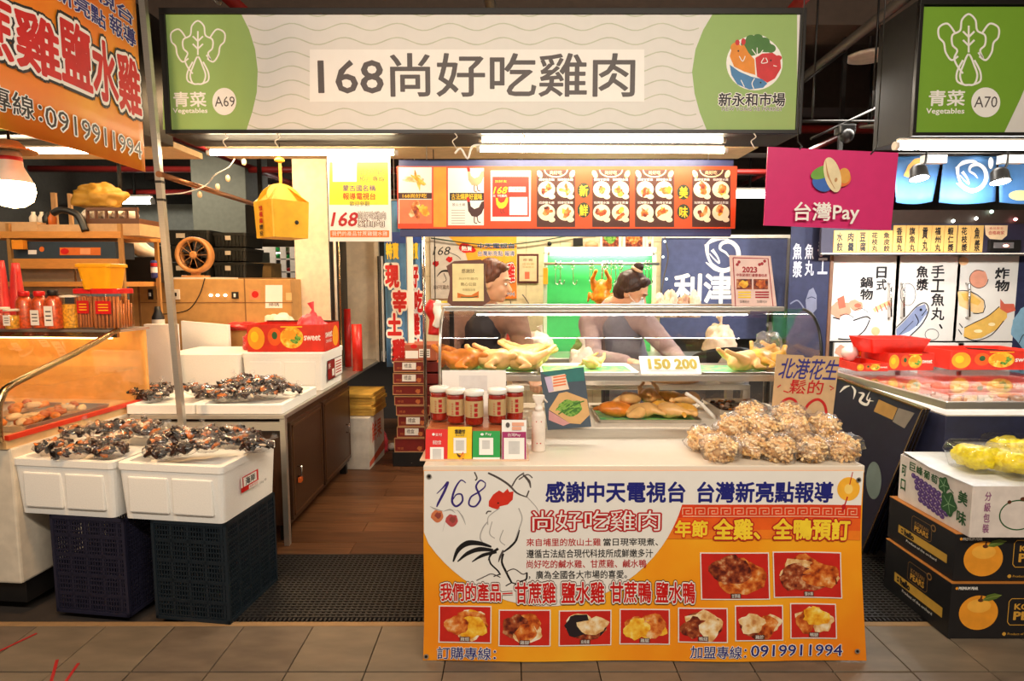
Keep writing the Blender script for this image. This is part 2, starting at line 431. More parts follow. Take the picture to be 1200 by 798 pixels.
for j in range(22):
    cuts = [-2.6, -1.5, -.3, .9, 1.42] if j % 2 else [-2.6, -2.0, -.9, .3, 1.42]
    for i in range(4):
        k = rnd.randrange(3); L_ = round(cuts[i+1] - cuts[i] - .003, 3)
        if (k, L_) not in pmesh:
            o = MB().m(plm[k]).box(0, L_, 0, .147, -.03, 0, .0015).build('plank', floor); pmesh[k, L_] = o.data
        else:
            o = bpy.data.objects.new('plank', pmesh[k, L_]); C.objects.link(o); o.parent = floor
        o.location = (cuts[i], 3.18 + .15*j, rnd.uniform(-.0008, .0008))
struct(MB().m(rgb('floor_right', 66, 56, 48, rough=.6)).box(1.45, 4.5, 3.15, 6.6, -.03, 0).build('floor_platform'))
# slip mats: open rubber lattice
rubber = rgb('black_rubber', 34, 30, 28, rough=.55)
def floor_mat(x0, x1, y0, y1, label):
    t = thing('floor_mat', label, 'mat', ((x0+x1)/2, (y0+y1)/2, 0))
    mb = MB().m(rubber); n = int((x1-x0)/.026)
    hx, hy = (x1-x0)/2, (y1-y0)/2
    for i in range(n+1):
        x = -hx + (x1-x0)*i/n; mb.box(x-.0045, x+.0045, -hy, hy, -.014, 0)
    n = int((y1-y0)/.022)
    for i in range(n+1):
        y = -hy + (y1-y0)*i/n; mb.box(-hx, hx, y-.005, y+.005, -.012, .002)
    tag(mb.build('lattice', t), kind='stuff')
    mb = MB().m(rubber); n = int((x1-x0)/.02)
    for i in range(n): mb.box(-hx + .02*i, -hx + .02*i + .009, -hy-.03, -hy, -.012, -.001)
    tag(mb.build('fringe', t), kind='stuff')
floor_mat(-1.32, 1.3, 2.555, 3.165, 'black open-weave rubber slip mat in the stall entrance beside the counter')
floor_mat(1.34, 3.0, 2.555, 3.14, 'black rubber slip mat under the stacked fruit cartons')
# ceiling, with beams and pipes
ceilm = rgb('ceiling_dark', 62, 50, 42, rough=.9)
struct(MB().m(ceilm).box(-7, 8, -3, 13, 3.75, 3.85).build('ceiling'))
for i, y in enumerate((4.4, 6.4, 8.6, 10.8)):
    struct(MB().m(rgb('ceiling_beam_paint', 78, 64, 54, rough=.85)).box(-7, 8, y, y+.35, 3.3, 3.75).build('ceiling_beam'))
for x, z, m in ((-2.6, 3.15, 'p'), (-1.6, 3.05, 'r'), (-.2, 3.2, 'p'), (1.6, 3.1, 'r'), (2.3, 3.2, 'p'), (-3.6, 2.95, 'r'), (3.4, 3.1, 'r')):
    mm = rgb('red_pipe', 120, 26, 20, rough=.4) if m == 'r' else rgb('grey_pipe', 92, 86, 80, rough=.4, metal=.4)
    struct(MB().m(mm).bar((x, 2.6, z), (x + .5, 12, z), .035, n=10).build('ceiling_pipe'))
for y, z in ((5.6, 2.95), (7.6, 2.9), (9.5, 2.9)):
    struct(MB().m(rgb('red_pipe', 120, 26, 20)).bar((-6, y, z), (7, y + .6, z + .05), .04, n=10).build('ceiling_pipe'))
struct(MB().m(rgb('far_wall_paint', 74, 70, 62, rough=.9)).box(-7, 8, 12.5, 12.6, 0, 3.75).build('wall_back'))
struct(MB().m(rgb('far_wall_paint', 74, 70, 62)).box(-6.6, -6.5, -1, 12.5, 0, 3.75).build('wall_left'))
struct(MB().m(rgb('far_wall_paint', 74, 70, 62)).box(6.9, 7, -1, 12.5, 0, 3.75).build('wall_right'))
struct(MB().m(rgb('column_paint', 92, 92, 76, rough=.7)).box(-4.0, -3.32, 7.6, 8.3, 0, 3.75, .01).build('column'))
struct(MB().m(rgb('far_partition', 142, 146, 136, rough=.8)).box(-6.4, -3.6, 8.8, 8.9, 0, 2.62).build('wall_partition'))
# far ceiling tube lamps
def tube_lamp(a, b, label, colr=(1, .95, .86), e=14, r=.014, body=True, group=None):
    a, b = Vector(a), Vector(b); c = (a+b)/2
    t = thing('tube_lamp', label, 'lamp', c, group=group)
    if body: MB().m(offwhite).bar(a + Vector((0, 0, r*1.6)), b + Vector((0, 0, r*1.6)), r*1.5, r*.6).build('lamp_body', t, True)
    for p, q in ((a, b), (b, a)):
        MB().m(offwhite).bar(p, p + (p-q).normalized()*.02, r*1.15, n=10).build('end_cap', t, True)
    MB().m(lamp_mat('lamp_glow_%d_%d_%d' % (e, colr[1]*100, colr[2]*100), colr, e)).bar(a, b, r, n=12).build('glass_tube', t, True)
    return t
for a, b, l in (((138, 237), (178, 236), 'white tube lamp on the far ceiling left of the steel pole'), ((292, 225), (318, 224), 'white tube lamp on the far ceiling behind the hanging yellow box'), ((360, 225), (383, 225), 'white tube lamp on the far ceiling beside the hanging price placard'),
                ((270, 238), (288, 244), 'small tube lamp on the far ceiling right of the grey column'), ((270, 252), (290, 258), 'small lower tube lamp on the far ceiling right of the grey column'), ((860, 228), (897, 228), 'white tube lamp on the far ceiling left of the magenta sign'),
                ((298, 298), (332, 298), 'white tube lamp low behind the fan above the black crates')):
    A, B = at(*a, 9.0), at(*b, 9.0); t = tube_lamp(A, B, l, e=16, r=.05)
    M_ = (A+B)/2; MB().m(blackmetal).bar(M_ + Vector((0, 0, .1)), (M_.x, M_.y, 3.75), .02, n=6).build('drop_rod', t, True)
for px, py, l in ((1019, 67, 'round cream ceiling speaker beside the green sign'), (1018, 150, 'small round ceiling lamp between the two green signs')):
    c = at(px, py, 4.6 if py < 100 else 6.0)
    t = thing('ceiling_disc', l, 'ceiling fixture', c)
    k = .16 if py < 100 else .1
    MB().m(offwhite).lathe([(k*.5, .02), (k, .012), (k, 0), (k*.75, -.006), (.01, -.006)], 28).build('disc', t); MB().m(blackmetal).bar((0, 0, .01), (0, 0, 3.72-c.z), .012, n=8).build('drop_rod', t)
# crossbars between the two signs, with a black camera
t = thing('ceiling_rack', 'black steel crossbar hung between the two green signs', 'rack', at(1000, 140, 3.9))
for a, b in (((938, 142), (1030, 142)), ((950, 163), (1030, 125)), ((940, 98), (990, 60))): MB().m(blackmetal).bar(at(*a, 3.9), at(*b, 3.9), .008, n=6).build('bar', t, True)
for px in (952, 1022): MB().m(blackmetal).bar(at(px, 140, 3.9), at(px, 140, 3.9) + Vector((0, 0, 3.75 - at(px, 140, 3.9).z)), .006, n=6).build('hanger', t, True)
c = at(990, 158, 3.9); t = thing('ceiling_camera', 'small black camera hanging under the crossbar above the magenta sign', 'camera', c)
MB().m(black).box(-.05, .05, -.04, .04, .0, .06, .01).build('housing', t); MB().m(black).ell((0, -.02, -.01), (.045,)*3, None, 14).build('dome', t)

# ================================================================ BIG SIGN
SY = 3.27
A, B = at(187, 10, SY), at(938, 157, SY)
zt, zb = A.z, B.z
pale = rgb('sign_pale', 228, 225, 218, rough=.5, var=.01); sgreen = rgb('sign_green', 150, 182, 104, rough=.5, var=.01); wavec = rgb('sign_wave', 192, 196, 172, rough=.5)
sg = thing('shop_sign', 'long lit sign box with wave pattern and green ends over the stall', 'sign', ((A.x+B.x)/2, SY, zb))
MB().m(signblack).box(A.x, B.x, SY+.012, SY+.30, zb, zt, .004).build('sign_box', sg, True)
for (x0, x1, z0, z1) in ((A.x, B.x, zt-.03, zt), (A.x, B.x, zb, zb+.02), (A.x, A.x+.03, zb+.02, zt-.03), (B.x-.03, B.x, zb+.02, zt-.03)):
    MB().m(blackmetal).box(x0, x1, SY-.012, SY+.012, z0, z1, .002).build('frame_rail', sg, True)
pa, pb = at(191, 14, SY), at(934, 153, SY)
MB().m(pale).box(pa.x, pb.x, SY, SY+.012, pb.z, pa.z).build('sign_face', sg, True)
pr = Print((0, SY, 0), (1, 0, 0), (0, 0, 1))
yA, yB = 15, 152
pr.poly([(191, yA), (282, yA), (292, 35), (299, 58), (302, 82), (301, 108), (296, 130), (289, yB), (191, yB)], sgreen, 1)
pr.poly([(934, yA), (836, yA), (824, 35), (815, 58), (811, 84), (814, 110), (820, 132), (828, yB), (934, yB)], sgreen, 1)
for i in range(9):
    y = 15 + 16.6*i; pts = []
    lo, hi = [283, 291, 297, 301, 302, 302, 299, 294, 290][i], [833, 823, 817, 813, 812, 813, 815, 820, 827][i]
    x = lo
    while x <= hi:
        pts.append((x, min(151, max(16, y + 4.2*sin((x - 300)/62*2*pi + .5))))); x += 6
    pr.stroke(pts, 1.3, wavec, .6, k=1)
pr.rect(363, 58, 755, 119.5, pwhite, 2)
pr.text('168尚好吃雞肉', 374, 63, 744, 113, inkgrey, 3, .012)
def bokchoy(pr, cx, cy, s, m, l=2, w=1.9):
    F = lambda P: [(cx + x*s, cy + y*s) for x, y in P]
    pr.stroke(F([(-6, 26), (-12, 18), (-15, 10), (-12, 2), (-17, -4), (-17, -14), (-9, -19), (-7, -30), (0, -36), (7, -30), (9, -19), (17, -14), (17, -4), (12, 2), (15, 10), (10, 4)]), w, m, l)
    pr.stroke(F([(-14, -16), (-22, -26), (-31, -22), (-31, -12), (-26, -6), (-24, 4), (-18, 12), (-11, 8)]), w, m, l)
    pr.stroke(F([(14, -16), (22, -26), (31, -22), (31, -12), (26, -6), (24, 4), (18, 12), (11, 8)]), w, m, l)
    pr.stroke(F([(0, 6), (-6, 18), (-9, 28), (-6, 37), (0, 38), (6, 37), (9, 28), (6, 18)]), w, m, l, closed=True)
    pr.stroke(F([(-6, 12), (-12, 24), (-12, 34), (-4, 38)]), w, m, l); pr.stroke(F([(6, 12), (12, 24), (12, 34), (4, 38)]), w, m, l)
    pr.stroke(F([(0, -24), (0, 4)]), w, m, l)
    for y in (-14, -5): pr.stroke(F([(-6, y-4), (0, y+2)]), w, m, l, 1); pr.stroke(F([(6, y-4), (0, y+2)]), w, m, l, 1)
bokchoy(pr, 232, 60.5, 1.0, pwhite)
pr.text('青菜', 204, 108, 241, 125, pwhite, 2, .02); pr.text('Vegetables', 203, 127, 243, 134, pwhite, 2, .02)
pr.ellipse(263, 119, 14, 16, pwhite, 2, 36); pr.text('A69', 252, 113, 275, 125, inkgrey, 3)
# market emblem
e = lambda x, y: (884 + (x-884)*1.0, 73 + (y-73)*1.0)
pr.ellipse(884, 74, 33, 32, pwhite, 2, 36)
pr.ellipse(887, 50, 15, 9, pwhite, 2.2, 24); pr.ellipse(887, 55, 17, 11, rgb('emblem_green', 70, 120, 52), 3, 26, .5, 3)
for x, y in ((874, 52), (880, 46), (888, 45), (896, 49), (903, 57)): pr.ellipse(x, y, 6, 5, MATS['emblem_green'], 3)
pr.poly([(858, 55), (872, 53), (877, 62), (884, 70), (885, 88), (872, 84), (860, 78), (855, 66)], rgb('emblem_orange', 230, 140, 36), 4)
pr.ellipse(862, 56, 6, 6, MATS['emblem_orange'], 4); pr.ellipse(871, 49, 2.6, 4, rgb('emblem_red', 206, 44, 48), 4); pr.ellipse(864, 50, 2.6, 3.4, MATS['emblem_red'], 4)
pr.poly([(885, 68), (893, 63), (905, 62), (914, 68), (915, 80), (908, 92), (899, 97), (887, 90)], MATS['emblem_red'], 5)
pr.ellipse(912, 68, 4, 3, MATS['emblem_red'], 5)
pr.poly([(855, 76), (866, 84), (880, 90), (893, 93), (899, 98), (894, 103), (878, 105), (864, 99), (857, 88)], rgb('emblem_blue', 70, 130, 180), 5)
for a, b in (((881, 58), (887, 66)), ((887, 56), (887, 66)), ((894, 59), (888, 66))): pr.stroke([a, b], 1, pwhite, 6, 1)
for P in ([(866, 66), (870, 72), (873, 66)], [(895, 68), (892, 74), (899, 73), (897, 68)], [(868, 94), (872, 102)], [(884, 92), (881, 98), (883, 104)], [(906, 77), (910, 78)]): pr.stroke(P, 1, pwhite, 6.4)
pr.ellipse(891, 97, 1, 1, inkblack, 7); pr.ellipse(903, 71, 1, 1, inkblack, 7); pr.ellipse(865, 60, 1, 1, inkblack, 7)
pr.text('新永和市場', 842, 109, 920, 124.5, inkblack, 3, .02, ((.07, pwhite),)); pr.text('NEW YONG HE MARKET', 846, 125.5, 917, 130, inkblack, 3, 0, ((.05, pwhite),))
pr.build('lettering', sg)
# soffit behind the sign and tube lamps under it
sof = struct(MB().m(rgb('soffit_board', 206, 176, 132, rough=.6)).box(A.x+.05, B.x-.1, SY+.30, SY+.62, zb-.005, zb+.03).build('ceiling_soffit'))
tube_lamp(at(247, 179, 3.44), at(462, 179, 3.44), 'warm white tube lamp under the left half of the long sign', (1, .80, .52), 26)
tube_lamp(at(565, 163.5, 3.36), at(846, 164.5, 3.36), 'upper warm tube lamp under the right half of the long sign', (1, .84, .60), 26)
tube_lamp(at(563, 175, 3.36), at(848, 176.5, 3.36), 'lower warm tube lamp right above the orange menu board', (1, .84, .60), 26)
# wire loops tying the tubes
for k, (px, lab) in enumerate(((264, 'left end'), (325, 'yellow box'), (533, 'gap between the tubes'), (612, 'middle tube'), (883, 'right end of the sign'))):
    c = at(px, 163, 3.26); MB_ = MB().m(offwhite).tube([c + Vector(v) for v in ((0, 0, .03), (.012, 0, .01), (-.012, 0, -.01), (0, 0, -.035), (.01, 0, -.05))], .003, 6, 4)
    tag(MB_.build('wire_hook'), 'twisted white wire hook under the long sign at the ' + lab, 'hook')
p = [at(533, 180, 3.2), at(540, 174, 3.2), at(548, 186, 3.2), at(553, 172, 3.2), at(563, 170, 3.2)]
tag(MB().m(pwhite).tube(p, .006, 6, 4).build('cable'), 'white looped lamp cable between the two runs of tubes', 'cable')

# ================================================================ RIGHT SIGN A70
SY2 = 3.27
A, B = at(1077, 6, SY2), at(1330, 160, SY2)
sg = thing('shop_sign', 'bright green sign box numbered A70 of the neighbouring stall', 'sign', ((A.x+B.x)/2, SY2, B.z))
MB().m(signblack).box(A.x, B.x, SY2+.012, SY2+.34, B.z, A.z+.03, .004).build('sign_box', sg, True)
for (x0, x1, z0, z1) in ((A.x, B.x, A.z, A.z+.03), (A.x, B.x, B.z, B.z+.02), (A.x, A.x+.02, B.z+.02, A.z)):
    MB().m(blackmetal).box(x0, x1, SY2-.012, SY2+.012, z0, z1, .002).build('frame_rail', sg, True)
pg = rgb('sign_bright_green', 118, 164, 44, rough=.5, var=.01)
a, b = at(1081, 8, SY2), at(1326, 156, SY2)
MB().m(pg).box(a.x, b.x, SY2, SY2+.012, b.z, a.z).build('sign_face', sg, True)
pr = Print((0, SY2, 0), (1, 0, 0), (0, 0, 1))
pr.poly([(1326, 12), (1220, 12), (1208, 60), (1204, 95), (1196, 115), (1177, 155), (1326, 155)], pale, 1)
bokchoy(pr, 1135, 57, 1.12, pwhite, 2, 2.3)
pr.text('青菜', 1088, 106, 1131, 124, pwhite, 2, .02); pr.text('Vegetables', 1085, 127, 1130, 135, pwhite, 2, .02)
pr.ellipse(1155, 120, 17, 17.5, pwhite, 2, 36); pr.text('A70', 1141, 113, 1169, 126, inkgrey, 3)
pr.build('lettering', sg)
tube_lamp(at(1052, 171, 3.3), at(1330, 172, 3.3), 'long cool white tube lamp under the neighbouring green sign', (1, .97, .92), 26, .02)

# ================================================================ MAGENTA HANGING SIGN
PY = 2.95
q = [at(900, 172, PY), at(1053, 179, PY), at(1044, 270, PY+.02), at(895, 264, PY+.02)]
sg = thing('hanging_sign', 'magenta payment sign hanging beside the menu board', 'sign', at(974, 172, PY))
MB().m(pinkm).slab(q, (0, -1, 0), .006).build('sign_plate', sg, True)
pr = Print((0, PY-.001, 0), (1, 0, 0), (0, 0, 1))
pr.text('台灣Pay', 930, 237, 1007, 262, pwhite, 5, .015, sh=0)
pr.ellipse(963, 215, 12, 9, rgb('logo_blue', 50, 100, 180), 5, rot=.5); pr.ellipse(963, 202, 14, 7, rgb('logo_green', 110, 160, 60), 6, rot=-.4); pr.ellipse(985, 209, 12, 10, rgb('logo_orange', 226, 110, 50), 5)
pr.ellipse(989, 206, 7, 9, rgb('logo_gold', 220, 160, 70), 6)
pr.ellipse(975, 205, 9.5, 21, rgb('logo_cream', 232, 214, 170), 8, rot=-.25); pr.stroke([(967, 188), (970, 206), (978, 222)], 2, rgb('logo_brown', 190, 140, 90), 9, taper=True); pr.ellipse(979, 211, 1.6, 2.6, MATS['logo_brown'], 10, rot=.3)
pr.build('lettering', sg)
for a, b, l in (((937, 175), (935, 166), 'l'), ((1020, 181), (1028, 165), 'r')):
    MB().m(blackmetal).tube([at(*a, PY), at((a[0]+b[0])/2+3, (a[1]+b[1])/2, PY), at(*b, PY)], .004, 6, 4).build('tie', sg, True); MB().m(blackmetal).bar(at(*b, PY), (at(*b, PY).x, PY, 3.75), .003, n=5).build('hanger', sg, True)

# ================================================================ MENU BOARD
MY = 3.55
mo = rgb('menu_orange', 226, 74, 22, rough=.4, var=.03)
a, b = at(467, 187, MY), at(857, 277, MY)
mn = thing('menu_board', 'long orange menu board on a blue rail under the big sign', 'menu board', ((a.x+b.x)/2, MY, b.z))
bl = rgb('blue_rail', 58, 66, 112, rough=.45)
c1, c2 = at(467, 195, MY), at(857, 268, MY)
MB().m(bl).box(a.x, b.x, MY+.004, MY+.03, b.z, a.z, .003).build('blue_rail', mn, True)
MB().m(mo).box(c1.x-.01, c2.x+.02, MY-.006, MY+.004, c2.z, c1.z).build('orange_panel', mn, True)
pr = Print((0, MY-.006, 0), (1, 0, 0), (0, 0, 1))
brown = rgb('menu_brown', 74, 34, 22); dg = rgb('menu_green', 42, 54, 34)
def card(x0, x1, y0, y1, m): pr.rect(x0, y0, x1, y1, m, 1)
card(467, 506, 196, 262, pwhite); pr.rect(467, 226, 506, 233, brown, 2); pr.text('168尚好吃', 472, 227, 500, 232, yellow, 3, .02)
dish(pr, 486, 211, 17, 7, 1, [ph_gold, ph_pale]); pr.rect(468, 234, 506, 262, rgb('menu_salmon', 236, 130, 84), 1.5); dish(pr, 487, 247, 18, 11, 2, [ph_gold, ph_roast, ph_pale]); 
card(525, 567, 197, 264, pwhite); pr.rect(527, 226, 567, 235, inkblack, 2); pr.text('古法燒雞好滋味', 529, 227, 565, 234, yellow, 3, .02)
def hen(pr, cx, cy, s, body, l=3):
    F = lambda P: [(cx + x*s, cy + y*s) for x, y in P]
    pr.poly(F([(-8, -9), (-5, -8), (-4, -3), (0, 0), (5, -2), (8, -8), (11, -9), (11, -2), (8, 5), (3, 9), (-3, 8), (-7, 2)]), body, l)
    pr.poly(F([(-9, -12), (-7, -14), (-5, -11), (-5, -8), (-8, -8)]), red, l+1)
    pr.stroke(F([(0, 8), (0, 15), (3, 16)]), 1.1*s, inkbrown, l, 2); pr.stroke(F([(3, 8), (4, 14), (7, 15)]), 1.1*s, inkbrown, l, 2)
hen(pr, 556, 209, 1, rgb('hen_buff', 214, 170, 130)); hen(pr, 556, 245, 1.05, rgb('hen_dark', 70, 36, 34)); pr.text('放山土雞', 530, 238, 545, 241.5, inkgrey, 2)
for y in range(246, 262, 3): pr.rect(529, y, 545, y+1, rgb('fine_print', 196, 190, 180), 2)
card(575, 622, 200, 259, pwhite); pr.rect(577, 207, 620, 254, rgb('menu_red', 204, 44, 22), 2); pr.text('168', 578, 219, 593, 227, yellow, 3, .02, sh=.15); pr.rect(596, 219, 616, 225, pwhite, 3); pr.text('尚好吃雞肉', 578, 228, 594, 231, pwhite, 3)
hen(pr, 587, 238, .75, yellow); pr.rect(597, 231, 618, 252, pwhite, 3); pr.text('加好友', 580, 211, 594, 214, yellow, 3); pr.text('訂購專線', 598, 220, 614, 224, inkred, 4)
for i, (x0, x1) in enumerate(((629, 674), (694, 738), (744, 790), (811, 856))):
    card(x0, x1, 199, 266, brown); cx = (x0+x1)/2
    pr.ellipse(cx, 199, 14, 9, rgb('menu_line', 240, 206, 160), 2, 16, a0=0, a1=180); pr.ellipse(cx, 199, 12.6, 7.6, brown, 2.6, 16, a0=0, a1=180); pr.text('尚好吃', cx-7, 200, cx+7, 204.5, MATS['menu_line'], 3)
    for sx in (-1, 1): pr.ellipse(cx + sx*19, 204, 3, 5, ph_pale, 3, 12, rot=sx*.4)
    for r_ in range(2):
        for c_ in range(2):
            ox, oy = cx - 11 + 22*c_, 222 + 27*r_
            pr.text('招牌甘蔗雞' if (r_+c_) % 2 == 0 else '招牌鹽水雞', ox-9, oy-13, ox+9, oy-10, pwhite, 3)
            pr.ellipse(ox, oy, 10, 9.6, rgb('plate_cream', 246, 224, 190), 3); dish(pr, ox, oy, 9, 9, i*7 + r_*2 + c_, [ph_roast, ph_gold if c_ else ph_dark, ph_roast], 4, 3); pr.ellipse(ox+6, oy+8.5, 4, 3, MATS['plate_cream'], 8)
for cx, w_ in ((684, '新鮮'), (801, '美味')):
    for j in (0, 1): pr.ellipse(cx, (223 if cx < 700 else 225) + 23*j, 7.6, 9, dg, 2); pr.text(w_[j], cx-5, (217 if cx < 700 else 219) + 23*j, cx+5, (230 if cx < 700 else 232) + 23*j, yellow, 3, .02)
pr.rect(508, 196, 523, 266, rgb('menu_amber', 246, 160, 40), .5)
pr.build('printed_menu', mn)
for px in (500, 830): MB().m(steel).bar(at(px, 187, MY+.02), at(px, 187, MY+.02) + Vector((0, .0, zb - at(px, 187, MY).z)), .003, n=6).build('hanging_wire', mn, True)

# ================================================================ HANGING PLACARD
a, b = at(383, 181, 3.52), at(459, 283, 3.52)
pl = thing('hanging_placard', 'white and yellow price placard hanging at the left end of the menu board', 'sign', ((a.x+b.x)/2, 3.52, b.z))
MB().m(pwhite).box(a.x, b.x, 3.52, 3.528, b.z, a.z, .001).build('placard_board', pl, True)
pr = Print((0, 3.52, 0), (1, 0, 0), (0, 0, 1))
ly = rgb('placard_yellow', 250, 226, 60)
pr.rect(386, 190, 455, 240, ly, 1); pr.rect(390, 186, 418, 213, pwhite, 2)
pr.text('甘蔗雞', 421, 198, 451, 205, inkgrey, 3); pr.text('預訂專線', 421, 206, 451, 213, inkgrey, 3)
pr.text('蒙古國名稱', 402, 217, 440, 224, purple, 3, .01); pr.text('報導電視台', 402, 226, 440, 234, inkred, 3, .01); pr.text('歡迎參觀', 410, 236, 433, 241.5, inkgrey, 3)
pr.text('168', 388, 249, 417, 265, inkred, 3, .02, sh=.12); pr.text('尚好吃雞肉', 420, 248, 452, 257, pwhite, 4, 0, ((.05, inkbrown),)); pr.text('雞肉', 420, 258, 450, 266, pwhite, 4, 0, ((.05, inkbrown),))
pr.rect(387, 270, 456, 278, rgb('placard_orange', 236, 116, 30), 2); pr.text('我們的產品甘蔗雞鹽水雞', 389, 271, 454, 276.5, pwhite, 3, 0)
pr.build('lettering', pl)
for px in (392, 450): MB().m(steel).bar(at(px, 182, 3.524), at(px, 172, 3.524), .0025, n=5).build('hanging_wire', pl, True)
# ================================================================ LEFT: foam boxes, crates, packs
def foam_box(label, loc, rz, w_, d, h, fill=None, group=None, lid=False, labelside=None, panels=True):
    """loc = near right bottom corner; the box runs left and back from it"""
    t = thing('foam_box', label, 'foam box', loc, rz, group)
    hx, hy = w_/2, d/2; c = (-hx, hy)
    mb = MB().m(foam)
    if lid: mb.rloft([(hx-.012, hy-.012, 0), (hx-.003, hy-.003, h-.035)], .02, c=c)
    else: mb.rloft([(hx-.015, hy-.015, 0), (hx-.004, hy-.004, h-.03), (hx, hy, h-.03), (hx, hy, h), (hx-.03, hy-.03, h), (hx-.034, hy-.034, fill if fill is not None else .03)], .02, c=c)
    mb.build('body', t)
    if lid: MB().m(foam).rloft([(hx, hy, h-.035), (hx, hy, h-.004), (hx-.006, hy-.006, h)], .02, c=c).build('lid', t)
    if panels:
        k = 2; pw = (w_-.12)/k
        for i in range(k):
            x0 = -w_ + .05 + i*(pw + .02)
            MB().m(foam).box(x0, x0+pw, .0, .014, .035, h-.06, .006).build('front_panel', t)
    return t
RZ = radians(-8)
crate_b = rgb('crate_blue', 32, 32, 52, rough=.5); crate_t = rgb('crate_teal', 18, 32, 42, rough=.5)
def lattice_crate(label, loc, rz, w_, d, h, m, bands=5, name='plastic_crate', group=None, cols=None):
    t = thing(name, label, 'crate', loc, rz, group)
    mb = MB().m(m)
    for x in (-w_, -.014):
        for y in (0, d-.014): mb.box(x, x+.014, y, y+.014, 0, h)
    for z in (0, h-.016):
        mb.box(-w_, 0, 0, .012, z, z+.016).box(-w_, 0, d-.012, d, z, z+.016).box(-.012, 0, 0, d, z, z+.016).box(-w_, -w_+.012, 0, d, z, z+.016)
    mb.build('frame', t)
    bh = h/bands
    faces = (('f', w_), ('r', d), ('k', w_), ('l', d))
    for f, L in faces:
        mb = MB().m(m)
        def bx(u0, u1, z0, z1, th=.005):
            if f == 'f': mb.box(-w_+u0, -w_+u1, .003, .003+th, z0, z1)
            if f == 'k': mb.box(-w_+u0, -w_+u1, d-.003-th, d-.003, z0, z1)
            if f == 'r': mb.box(-.003-th, -.003, u0, u1, z0, z1)
            if f == 'l': mb.box(-w_+.003, -w_+.003+th, u0, u1, z0, z1)
        for b_ in range(bands+1): bx(.01, L-.01, max(.0, b_*bh-.008), min(h, b_*bh+.008), .008)
        for b_ in range(bands):
            for k in range(1, 4): bx(.01, L-.01, b_*bh + bh*k/4 - .0025, b_*bh + bh*k/4 + .0025)
        n = int(L/.014)
        for i in range(n+1):
            u = .012 + (L-.024)*i/n; wd = .006 if i % 6 == 0 else .0022
            bx(u-wd, u+wd, .004, h-.004)
        tag(mb.build('side_lattice', t), kind='stuff')
    MB().m(m).box(-w_+.01, -.01, .01, d-.01, .004, .012).build('base_plate', t)
    return t
k2 = atz(270, 732, 0); cr2 = lattice_crate('dark teal lattice crate on the floor under the labelled foam box', k2, RZ, .36, .40, .458, crate_t)
k1 = atz(152, 724, 0); cr1 = lattice_crate('blue lattice crate on the floor under the left foam box', k1, RZ, .37, .36, .458, crate_b)
f2 = foam_box('white foam box with red label heaped with dark food packs', (k2.x + .005, k2.y - .02, .46), RZ, .50, .44, .255, fill=.215)
pr = Print((k2.x + .005, k2.y - .02, .46), (cos(RZ+pi/2), sin(RZ+pi/2), 0), (0, 0, 1), px=False)
pr.rect(.13, .095, .27, .165, red, 1); pr.rect(.15, .118, .255, .160, pwhite, 2); pr.text('海岸', .165, .122, .24, .156, inkblack, 3, .02); pr.rect(.13, .118, .142, .165, pwhite, 2)
pr.rect(.19, .095, .27, .112, pwhite, 2); pr.text('新鮮直送', .195, .098, .265, .110, inkred, 3); pr.text('15kg', .28, .085, .31, .098, inkgrey, 3); pr.text('20', .315, .09, .335, .1, inkgrey, 3)
pr.build('printed_label', f2)
f1 = foam_box('white unlabelled foam box heaped with dark food packs beside the glass cabinet', (k2.x - .505, k2.y + .045, .46), RZ, .50, .44, .255, fill=.215)

# packs: clear bags of dark brown glossy pieces
dk = [rgb('food_dark_brown', 48, 27, 18, rough=.22, var=.4, scale=40), rgb('food_black', 24, 18, 16, rough=.2), rgb('food_amber', 176, 96, 34, rough=.25, var=.3, scale=50), rgb('food_cream', 216, 190, 160, rough=.35)]
def pack_proto(seed, rx, ry, rz):
    t = thing('food_pack', 'x', 'food pack', (0, 0, 0)); rnd = random.Random(seed); mb = MB()
    for i in range(46):
        a = rnd.random()*2*pi; d = math.sqrt(rnd.random())*.86; x, y = cos(a)*d*rx, sin(a)*d*ry; z = rz*(.25 + .62*math.sqrt(max(0, 1-d*d))*(.55+.45*rnd.random()))
        L = .011 + .012*rnd.random(); R = Matrix.Rotation(rnd.random()*6.3, 3, 'Z') @ Matrix.Rotation(rnd.uniform(-.8, .8), 3, 'Y')
        mb.m(dk[rnd.choice([0, 0, 0, 1, 1, 1, 2, 2, 3])]).ell((x, y, z), (L*1.45, L*.62, L*.5), R, 8, .35, i)
    tag(mb.build('contents', t), kind='stuff')
    mb = MB().m(film).ell((0, 0, rz*.5), (rx, ry, rz*.56), None, 16, .28, seed)
    mb.build('plastic_film', t)
    mb = MB().m(film); mb.tube([(rx*.75, 0, rz*.7), (rx*1.05, .005, rz*1.0), (rx*1.25, .01, rz*1.25)], rads=[.012, .005, .016], n=8, cap=False); mb.build('knot', t)
    return t
protos = [pack_proto(s_, .075, .062, .062) for s_ in (11, 23, 37)]
usedp = set()
def place(protos, used, i, loc, rz, label, group=None, tilt=(0, 0), s_=1):
    p = protos[i % len(protos)]
    if i % len(protos) not in used:
        used.add(i % len(protos)); o = p; o.location = loc; o.rotation_euler = (tilt[0], tilt[1], rz); o['label'] = label
        if group: o['group'] = group
        o.scale = (s_,)*3
    else: o = dup(p, loc, label=label, group=group, rot=(tilt[0], tilt[1], rz), sc=(s_,)*3)
    return o
rnd = random.Random(5)
